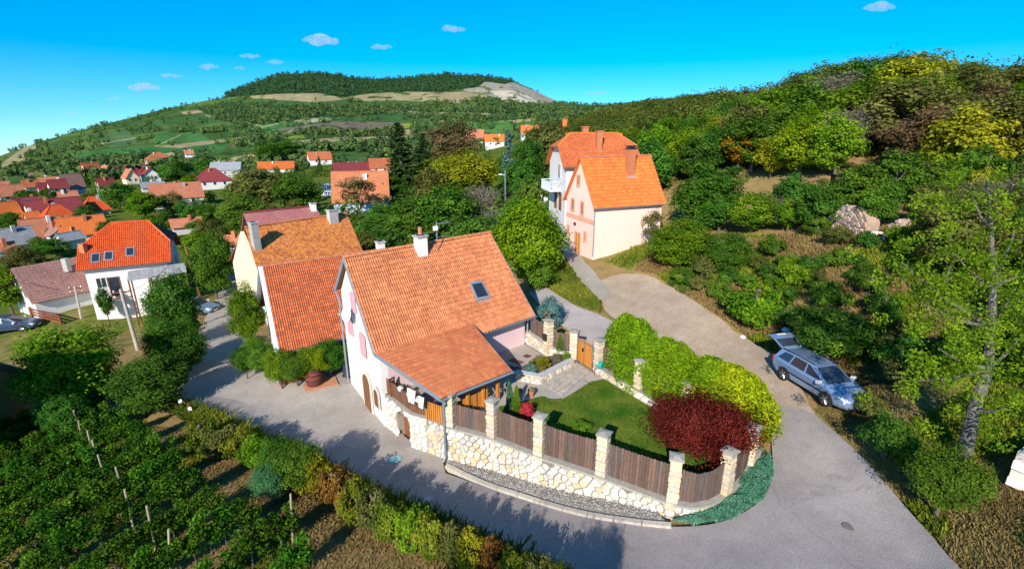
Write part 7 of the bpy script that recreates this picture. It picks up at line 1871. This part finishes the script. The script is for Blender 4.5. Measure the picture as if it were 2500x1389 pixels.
# ------------------------------------------------------------------ vines and stakes of the vineyard
def vine_mesh(seed, n=1400):
    g = np.random.default_rng(seed); k = 15
    C0 = np.stack([g.uniform(-.5, .5, k), g.uniform(-.16, .16, k), g.uniform(.45, 1.65, k)], -1); P, dd = cloud_pts(g, C0, np.full((k, 1), .27), n // k)
    me = quads_mesh('foliage', leaf_quads(g, P, .098, dd, .4, .8), np.clip(np.repeat(g.uniform(.1, .7, k), n // k) + .18 * (P[:, 2] - 1) + g.normal(0, .18, len(P)), 0, 1)); me.materials.append(LM['vine'])
    return me
VM = [vine_mesh(s) for s in range(6)]; VT = trunk_mesh('stem', [((0, 0, -.1), (.03, 0, .5), .035, .025), ((.03, 0, .5), (.3, 0, 1.0), .02, .01), ((.03, 0, .5), (-.3, 0, 1.05), .02, .01)])
stake_me = trunk_mesh('shaft', [((0, 0, -.2), (.04, .03, 1.95), .045, .035)]); stake_me.materials.clear(); stake_me.materials.append(wood_pale)
vd = Vector((math.sin(R(40)), math.cos(R(40)))); vn = Vector((vd.y, -vd.x)); vpoly = [(-260,1095),(60,1055),(255,1022),(345,1072),(420,1130),(520,1235),(640,1300),(790,1400),(860,1500),(-400,1700),(-500,1300)]
o0 = Vector((-16, 16)); nv = 0; ns = 0
for i in range(-11, 14):
    for j in range(-25, 26):
        q = o0 + vn * (i * 1.85) + vd * (j * .58 + rnd.uniform(-.12, .12)); z = tz(*q); pr = project((q.x, q.y, z))
        if pr[2] < 8 or not (-150 < pr[0] < 840 and pr[1] < 1450) or not bool(inpoly(np.array([pr[0]]), np.array([pr[1]]), vpoly)[0]): continue
        if j % 6 == 0 and rnd.random() < .8:
            s = put('wooden_stake', stake_me, None, Matrix.Translation((q.x + vd.x * .4, q.y + vd.y * .4, z)) @ Matrix.Rotation(rnd.uniform(-.12, .12), 4, 'Y') @ Matrix.Rotation(rnd.uniform(-.1, .1), 4, 'X')); tag(s, 'weathered wooden stake standing in a vine row', 'stake', 'stakes of the vineyard'); ns += 1
        dens = 1.0 if pr[0] < 300 else (.8 if pr[0] < 480 else .55)
        if rnd.random() > dens or nv >= 298: continue
        vl = min(((30, 1040, 'beside the ochre building'), (290, 1010, 'close to the discarded crates'), (140, 1080, 'under the big round leafy tree'), (20, 1220, 'by the left picture edge'), (200, 1389, 'by the bottom picture edge left of the open ground'), (560, 1389, 'by the bottom picture edge on the open ground'), (640, 1220, 'near the largest bank bush'), (430, 1120, 'at the upper open end of the rows'), (230, 1190, 'in the middle of the dense rows'), (420, 1270, 'in the middle of the thin rows')), key=lambda l: (l[0] - pr[0]) ** 2 + 2 * (l[1] - pr[1]) ** 2)[2]
        where = 'in the dense left part of the vineyard' if pr[0] < 250 else ('in the thinning middle of the vineyard' if pr[0] < 480 else 'in the open right part of the vineyard')
        t = thing('grapevine', (q.x, q.y, z), 'leafy grapevine ' + vl, 'grapevine', 'grapevines of the vineyard', math.atan2(vd.y, vd.x) + rnd.choice((0, math.pi)))
        s_ = rnd.uniform(.8, 1.12); t.scale = (s_, s_ * .82, s_ * rnd.uniform(.78, .98))
        for nm, me in (('stem', VT), ('foliage', rnd.choice(VM))): c = bpy.data.objects.new(nm, me); c.parent = t; COL.objects.link(c)
        nv += 1

# ------------------------------------------------------------------ trees of the wooded slope and between the houses
LANDM = [(1500, 430, 'the salmon house'), (1430, 340, 'the white house roof'), (1800, 360, 'the golden leaved tree'), (2060, 540, 'the broad ruined wall'), (1990, 890, 'the silver estate car'), (1960, 520, 'the ruined stone stump'), (2150, 160, 'the crest of the wooded hill'), (2420, 300, 'the right picture edge'),
 (1770, 480, 'the small tarpaper shed'), (980, 380, 'the tall dark spruce'), (880, 470, 'the bluish walled house'), (700, 405, 'the long orange roof'), (530, 440, 'the dark red bungalow'), (440, 475, 'the long terracotta roof'), (300, 600, 'the big red roof'), (150, 515, 'the wine red roof'), (390, 390, 'the highest village house'), (60, 480, 'the left edge of the village'), (700, 590, 'the mottled orange roof'), (1130, 420, 'the broad walnut tree'), (1650, 250, 'the far hill saddle'), (240, 430, 'the tall narrow house'), (1300, 330, 'the white house with orange gable')]
CN = {'deep': 'dark green', 'mid': 'green', 'bright': 'bright green', 'yellow': 'yellow green', 'olive': 'olive green', 'brown': 'brownish', 'twig': 'grey', 'gold': 'golden', 'lime': 'light green', 'spruce': 'dark'}
def describe(px, py, mat, h, kind, where):
    a = min(LANDM, key=lambda l: (l[0] - px) ** 2 + 1.6 * (l[1] - py) ** 2); dx, dy = px - a[0], py - a[1]
    rel = ('left of' if dx < 0 else 'right of') if abs(dx) > 1.4 * abs(dy) else ('above' if dy < 0 else 'below')
    return '%s%s %s %s %s %s' % ('tall ' if h > 8 else ('small ' if h < 4.5 else ''), CN[mat], {'bush': 'bush', 'twig': 'bare tree'}.get(kind, 'tree'), rel, a[2], where)
OCC = [(x, y, r + .8) for x, y, r, z, hh in HOUSES] + [(-2, 27, 9), (-13, 30, 8), (-19, 46, 10), (10, 44, 6.5), (9, 54, 7), (-42, 53, 9)]
for px, py in ((1772, 492), (1935, 500), (2085, 482)): q = on(px, py); OCC.append((q.x, q.y + 1, 3))
PROT = [(1925,505,2215,600), (1330,320,1630,640), (1800,190,1905,225), (2125,575,2170,600)]
_cell = {}; _done = [0]
def free(x, y, w):
    while _done[0] < len(TREES):
        q = TREES[_done[0]]; _cell.setdefault((int(q[0] // 8), int(q[1] // 8)), []).append(q); _done[0] += 1
    if any((x - a) ** 2 + (y - b) ** 2 <= (r + w * .35) ** 2 for a, b, r in OCC): return False
    i, j = int(x // 8), int(y // 8)
    for di in (-1, 0, 1):
        for dj in (-1, 0, 1):
            for a, b, r in _cell.get((i + di, j + dj), ()):
                if (x - a) ** 2 + (y - b) ** 2 <= (r * .62 + w * .3) ** 2: return False
    return True
g = np.random.default_rng(99); nfor = 0; cand = []
def mass(P, O_, TT, x, y, z, h, w, m, g):
    d_ = g.normal(size=(m, 3)); d_ /= np.linalg.norm(d_, axis=1, keepdims=True); lob = 1 + .28 * np.sin(d_[:, :1] * 5 + x) * np.cos(d_[:, 1:2] * 5 + y)
    P.append(np.array([x, y, z + h * .52]) + d_ * lob * g.uniform(.6, 1, (m, 1)) * np.array([w * .5, w * .5, h * .5])); O_.append(d_); TT.append(np.clip(g.uniform(.1, .9) + g.normal(0, .15, m), 0, 1))
PF, OF, TF = [], [], []
for px, py, h_, w_, mt, lab in ((1965, 205, 8, 9, 'olive', 'olive tree at the left shoulder of the wooded crest'), (2030, 180, 8.5, 9, 'brown', 'brownish tree left of the bare topped crest tree'), (2100, 160, 9.5, 11, 'twig', 'bare purplish topped tree highest on the wooded crest'), (2165, 175, 9, 9, 'deep', 'dark green tree just right of the bare topped crest tree'), (2235, 185, 9.5, 10, 'yellow', 'yellowish tree on the middle of the wooded crest'), (2310, 185, 9.5, 10, 'lime', 'yellow green tree right on the wooded crest'), (2385, 200, 8, 9, 'olive', 'olive tree at the right shoulder of the wooded crest'), (2000, 250, 9, 10, 'mid', 'big green tree under the left shoulder of the crest'), (2090, 240, 9, 10, 'deep', 'big dark tree under the top of the crest'), (2190, 260, 9, 11, 'yellow', 'big yellowish tree under the middle of the crest'), (2300, 270, 9, 11, 'olive', 'big olive tree under the right part of the crest'), (2420, 290, 9, 11, 'olive', 'big olive tree by the right edge below the crest'), (1900, 280, 8, 9, 'bright', 'big bright green tree left below the crest'), (1980, 330, 8, 9, 'mid', 'big green tree halfway down the slope below the crest'), (2090, 340, 8, 9, 'bright', 'big bright tree halfway down the slope'), (2230, 360, 8, 10, 'olive', 'wide olive tree halfway down the slope'), (1850, 350, 7, 8, 'mid', 'rounded green tree above the golden leaved tree')):
    a = math.atan2(ray(px, 300)[0], ray(px, 300)[1]); r = 118 - (py - 160) * .28; x, y = r * math.sin(a), r * math.cos(a)
    plant(lab, Vector((x, y, tz(x, y) - .3)), h_ * (.98 if px < 2280 else .8), w_, 'slope' if mt != 'twig' else 'twig', mt, 'trees on the wooded slope')
for _ in range(20000):
    a = R(g.uniform(9, 58)); r = math.exp(g.uniform(math.log(34), math.log(140))); cand.append((r * math.sin(a), r * math.cos(a), r))
cand.sort(key=lambda c: c[2])
zc = terr(np.array([c[0] for c in cand]), np.array([c[1] for c in cand]))
for (x, y, r), z in zip(cand, zc):
    pr = project((x, y, z)); px, py = pr[0], pr[1]
    if px > 2620 or px < 1420: continue
    if py > 560 + (px - 1500) * .02 and px < 2280: continue
    if py > 690: continue
    h = g.uniform(5.5, 9) if r > 50 else g.uniform(2.8, 5.5); w = h * g.uniform(.85, 1.2)
    d = pr[2]; top = project((x, y, z + h))[1]; hw = w / 2 * FPX / d
    if any(px + hw * .8 > q[0] and px - hw * .8 < q[2] and top < q[3] and py > q[1] and d < q[4] for q in [(*pq, dd) for pq, dd in zip(PROT, (38, 60, 300, 38))]): continue
    if not free(x, y, w): continue
    nz = vnoise(np.array([x]), np.array([y]), 16, 40)[0]; nz2 = vnoise(np.array([x]), np.array([y]), 7, 41)[0]
    if px > 2080 and nz > .52: mt = g.choice(['olive', 'brown', 'olive', 'mid', 'yellow'])
    elif nz2 > .70: mt = g.choice(['yellow', 'lime', 'olive'])
    elif nz < .3: mt = g.choice(['mid', 'deep', 'bright'])
    else: mt = g.choice(['mid', 'mid', 'deep', 'bright', 'bright', 'olive'])
    kd = 'slope'
    if g.uniform() < .04: kd, mt = 'twig', 'twig'
    if nfor >= 140 or 2 * hw < 42:
        TREES.append((x, y, w / 2)); mass(PF, OF, TF, x, y, z, h * 1.05, w * 1.15, 480, g); continue
    plant(describe(px, py - 20, mt, h, kd, 'on the wooded slope'), Vector((x, y, z - .1)), h, w, kd, mt, 'trees on the wooded slope'); nfor += 1
print('forest', nfor, len(PF), 'vines', nv, ns)
# beyond them the wood reads as one mass
cc = []
for _ in range(6000):
    a = R(g.uniform(2, 62)); r = g.uniform(120, 330); cc.append((r * math.sin(a), r * math.cos(a)))
cc = np.array(cc); zz = terr(cc[:, 0], cc[:, 1]); P, O_, S_, TT = [], [], [], []
used = []
for (x, y), z in zip(cc, zz):
    px, py, d = project((x, y, z))
    if 1785 < px < 1915 and py < 262: continue
    if any((x - a) ** 2 + (y - b) ** 2 < 30 for a, b in used[-700:]): continue
    if not free(x, y, 5): continue
    used.append((x, y)); h = g.uniform(5, 9) * (.6 if px > 2280 else (.75 if px < 1900 else .95)); w = h * .60; m = 420; d_ = g.normal(size=(m, 3)); d_ /= np.linalg.norm(d_, axis=1, keepdims=True)
    lob = 1 + .25 * np.sin(d_[:, :1] * 5 + x) * np.cos(d_[:, 1:2] * 5 + y)
    P.append(np.array([x, y, z + h * .52]) + d_ * lob * g.uniform(.7, 1, (m, 1)) * np.array([w, w, h * .5])); O_.append(d_); TT.append(np.clip(g.uniform(.1, .9) + g.normal(0, .15, m), 0, 1))
P, O_, TT = map(np.concatenate, (P, O_, TT)); PF, OF, TF = map(np.concatenate, (PF, OF, TF)); me = quads_mesh('far_wood', np.concatenate([leaf_quads(g, P, .58, O_, .6, .75), leaf_quads(g, PF, .5, OF, .55, .7)]), np.concatenate([TT, TF])); me.materials.append(leaf_mat('leaf_farwood', (.035, .085, .016), (.22, .24, .04), .35))
o = bpy.data.objects.new('far_wood', me); COL.objects.link(o); tag(o, 'unbroken mixed wood along the crest of the hill on the right', 'wood', kind='stuff')
# between the houses of the village and behind the cottage
nvil = 0; PV, OV, TV = [], [], []
zones = [(-52, -20, 62, 300, 170), (-22, 6, 55, 300, 110)]
for a0, a1, r0_, r1_, lim in zones:
    c = 0
    for _ in range(4200):
        if c >= lim: break
        a = R(g.uniform(a0, a1)); r = math.exp(g.uniform(math.log(r0_), math.log(r1_))); x, y = r * math.sin(a), r * math.cos(a); z = tz(x, y); px, py, d = project((x, y, z))
        if not -60 < px < 1400 or py < 385: continue
        h = g.uniform(3.0, 6.5); w = h * g.uniform(.8, 1.1); top = project((x, y, z + h))[1]
        if not free(x, y, w): continue
        bad = False
        for hx_, hy_, hr_, hz_, hh_ in HOUSES:   # keep the house fronts open
            q = project((hx_, hy_, hz_ + hh_ * .75))
            if q[2] > d and abs(q[0] - px) < (hr_ * FPX / q[2]) * .9 and top < q[1] + 4: bad = True; break
        if bad or (775 < px < 830 and py > 440 and py < 520) or (175 < px < 460 and py > 600): continue
        mt = g.choice(['mid', 'deep', 'deep', 'bright', 'olive', 'mid', 'brown'] if a1 < 0 else ['mid', 'deep', 'mid', 'olive'])
        c += 1
        if w * FPX / d < 44 or nvil >= 95:
            TREES.append((x, y, w / 2)); mass(PV, OV, TV, x, y, z, h, w, 260, g); continue
        plant(describe(px, py - 10, mt, h, 'broad', 'among the village gardens' if a1 < 0 else 'in the hollow behind the cottage'), Vector((x, y, z - .1)), h, w, 'broad', mt, 'trees of the village gardens'); nvil += 1
print('village trees', nvil, len(PV))
PV, OV, TV = map(np.concatenate, (PV, OV, TV)); me = quads_mesh('garden_greenery', leaf_quads(g, PV, .6, OV, .55, .7), TV); me.materials.append(leaf_mat('leaf_gardens', (.03, .09, .016), (.18, .25, .035), .35))
o = bpy.data.objects.new('garden_greenery', me); COL.objects.link(o); tag(o, 'small trees and bushes filling the gardens between the village houses', 'trees', kind='stuff')
for px, pyb, pyt, w, kd, mt, lab in ((1990, 575, 520, 60, 'bush', 'mid', 'bush half hiding the narrow ruined stump'), (2040, 598, 548, 80, 'bush', 'olive', 'olive bush in front of the broad ruined wall'), (2112, 606, 560, 60, 'bush', 'deep', 'dark bush between the ruin and the leaning board'), (2200, 600, 545, 80, 'bush', 'bright', 'bright bush in front of the crumbled stone heap'), (1912, 560, 470, 70, 'twig', 'twig', 'bare grey tree left of the ruined stump'), (2128, 560, 440, 110, 'slope', 'mid', 'green tree behind the right end of the broad ruin'), (2010, 520, 430, 110, 'slope', 'olive', 'olive tree behind the gap between the ruins')):
    T(lab, px, pyb, pyt, w, kd, mt, name='bush' if kd == 'bush' else 'tree', cat='bush' if kd == 'bush' else 'tree')
# scrub on the dry slope
nb = 0
for _ in range(6000):
    if nb >= 58: break
    px, py = g.uniform(1480, 2500), g.uniform(560, 960)
    edge = np.interp(px, [1480, 1560, 1650, 1750, 1850, 1950, 2050, 2150, 2300, 2500], [600, 640, 690, 745, 800, 830, 900, 960, 960, 960])
    if py > edge - 8 or py < 560 or (1895 < px < 2230 and py < 640 and py > 470): continue
    if vnoise(np.array([px]), np.array([py]), 70, 51)[0] < .42: continue
    p = on(px, py); w = g.uniform(1.0, 2.4); h = w * g.uniform(.6, .95)
    if not free(p.x, p.y, w): continue
    mt = g.choice(['deep', 'mid', 'mid', 'olive', 'bright', 'deep'])
    plant(describe(px, py, mt, 6, 'bush', 'on the dry slope'), p, h, w, 'bush', mt, 'bushes on the dry slope', 'bush', 'bush', ('stem', 'foliage')); nb += 1
# grass and weeds nobody could count
def tufts(name, label, pts, hgt, mat, wid=.05, lean=.5):
    n = len(pts); g_ = np.random.default_rng(len(pts)); z = terr(pts[:, 0], pts[:, 1]) - .1; a = g_.uniform(0, 6.283, n); h = hgt * g_.uniform(.4, 1.2, n); ln = g_.normal(0, lean, (n, 2)) * h[:, None]
    B = np.column_stack([pts, z]); u = np.stack([np.cos(a), np.sin(a), 0 * a], -1) * (wid * g_.uniform(.5, 1.3, n))[:, None] * .5; top = B + np.column_stack([ln, h])
    me = quads_mesh(name, np.stack([B - u, B + u, top + u * .5, top - u * .5], 1).reshape(-1, 3), np.clip(vnoise(pts[:, 0], pts[:, 1], 1.7, 61) + g_.normal(0, .2, n), 0, 1)); me.materials.append(mat)
    o = bpy.data.objects.new(name, me); COL.objects.link(o); tag(o, label, 'grass', kind='stuff')
def scatter_px(n, poly, seed):
    g_ = np.random.default_rng(seed); W = np.array([on(*p).xy[:] for p in poly]); lo, hi = W.min(0), W.max(0); out = np.zeros((0, 2))
    while len(out) < n:
        P = g_.uniform(lo, hi, (n * 3, 2)); P = P[inpoly(P[:, 0], P[:, 1], [tuple(v) for v in W])]; out = np.concatenate([out, P])
    return out[:n]
dry_l = leaf_mat('leaf_dry', (.19, .125, .05), (.34, .245, .095), .3, .1); weed_l = leaf_mat('leaf_weed', (.05, .11, .012), (.26, .27, .03), .3, .1)
vy = scatter_px(60000, [(-150,1090),(260,1010),(360,1040),(500,1040),(640,1090),(850,1190),(1050,1290),(1250,1380),(1400,1440),(900,1560),(-300,1650)], 3)
nzv = vnoise(vy[:, 0], vy[:, 1], 2.2, 15)
tufts('dry_grass', 'dry trampled grass between the vine rows', vy[nzv < .62], .10, dry_l, .045); tufts('green_grass', 'patches of green weeds between the vine rows', vy[nzv >= .62], .2, weed_l)
bk_ = scatter_px(30000, [(420,985),(520,1022),(640,1075),(800,1155),(960,1232),(1070,1282),(1230,1352),(1400,1432),(1330,1450),(1180,1385),(1000,1310),(860,1240),(740,1190),(600,1110),(460,1030)], 4)
tufts('bank_weeds', 'tall weeds growing along the bank above the street', bk_, .6, weed_l, .07)
rs_ = scatter_px(60000, [(1990,1000),(2070,1065),(2190,1200),(2330,1360),(2420,1460),(2700,1400),(2650,800),(2300,760),(2120,800),(2060,900)], 5)
nzr = vnoise(rs_[:, 0], rs_[:, 1], 2.6, 16); tufts('dry_grass', 'dry grass on the slope under the walnut tree', rs_[nzr < .66], .11, dry_l, .045); tufts('green_grass', 'green weeds on the slope under the walnut tree', rs_[nzr >= .66], .24, weed_l)
up = scatter_px(42000, [(1480,640),(1600,668),(1700,735),(1810,808),(1900,868),(2040,900),(2250,760),(2500,740),(2500,560),(1650,560)], 6)
nzu = vnoise(up[:, 0], up[:, 1], 3.0, 17); tufts('dry_grass', 'dry grass on the slope above the dirt road', up[nzu < .6], .26, dry_l, .08); tufts('green_grass', 'green weeds on the slope above the dirt road', up[nzu >= .6], .34, weed_l, .08)
ln_ = scatter_px(7000, [(1300,715),(1345,640),(1390,640),(1470,738),(1470,765),(1400,740),(1330,700)], 7); tufts('verge_grass', 'rough grass between the lane and the gravel path', ln_, .18, weed_l, .06)

# ------------------------------------------------------------------ small clouds, far off
cl_m = bpy.data.materials.new('cloud_vapour'); cl_m.use_nodes = True; nt = cl_m.node_tree; nt.nodes.clear()
vo = nt.nodes.new('ShaderNodeOutputMaterial'); vs_ = nt.nodes.new('ShaderNodeVolumePrincipled'); vs_.inputs['Color'].default_value = (.97, .97, .98, 1); vs_.inputs['Density'].default_value = .010; vs_.inputs['Anisotropy'].default_value = .2
nt.links.new(vs_.outputs[0], vo.inputs['Volume'])
for px, py, w, h, lab in ((783, 100, 100, 26, 'largest white cloud over the wooded hill'), (930, 116, 62, 13, 'small flat cloud right of the largest one'), (1107, 73, 66, 17, 'white cloud alone above the hill saddle'), (2148, 20, 76, 24, 'small white cloud high at the right'), (350, 216, 95, 20, 'long white cloud over the left ridge'), (420, 186, 60, 12, 'thin cloud above the long left one'), (510, 165, 56, 14, 'small cloud left of the wooded hill'), (585, 168, 34, 9, 'tiny cloud close to the wooded hill'), (672, 153, 52, 12, 'small cloud just above the wooded hill'), (610, 138, 60, 12, 'faint cloud highest over the wooded hill'), (276, 242, 44, 10, 'small low cloud over the left ridge'), (172, 276, 40, 9, 'faint cloud lowest at the left'), (1458, 229, 70, 12, 'flat low cloud right of the rocky hill')):
    d = Vector(ray(px, py)); dist = 4200 / d.y; c = Vector((0, 0, CAM_H)) + d * dist; k = dist / FPX
    mb = MB(); r2 = random.Random(px); nb_ = 9
    bm = bmesh.new()
    for i in range(nb_):
        t = (i + .5) / nb_ * 2 - 1; s = (1 - abs(t) ** 2.2) ; cc_ = Vector((t * w * .42 * k, r2.uniform(-.1, .1) * w * k, (r2.uniform(-.1, .28) * s) * h * k)); rr_ = (.16 + .34 * s * r2.uniform(.6, 1.1)) * h * k
        bmesh.ops.create_icosphere(bm, subdivisions=2, radius=1, matrix=Matrix.Translation(cc_) @ Matrix.Diagonal((rr_ * 1.7, rr_ * 1.5, rr_ * .85, 1)))
    me = bpy.data.meshes.new('cloud'); bm.to_mesh(me); bm.free(); me.materials.append(cl_m)
    o = bpy.data.objects.new('cloud', me); o.location = c; COL.objects.link(o); tag(o, lab, 'cloud', 'small white clouds')
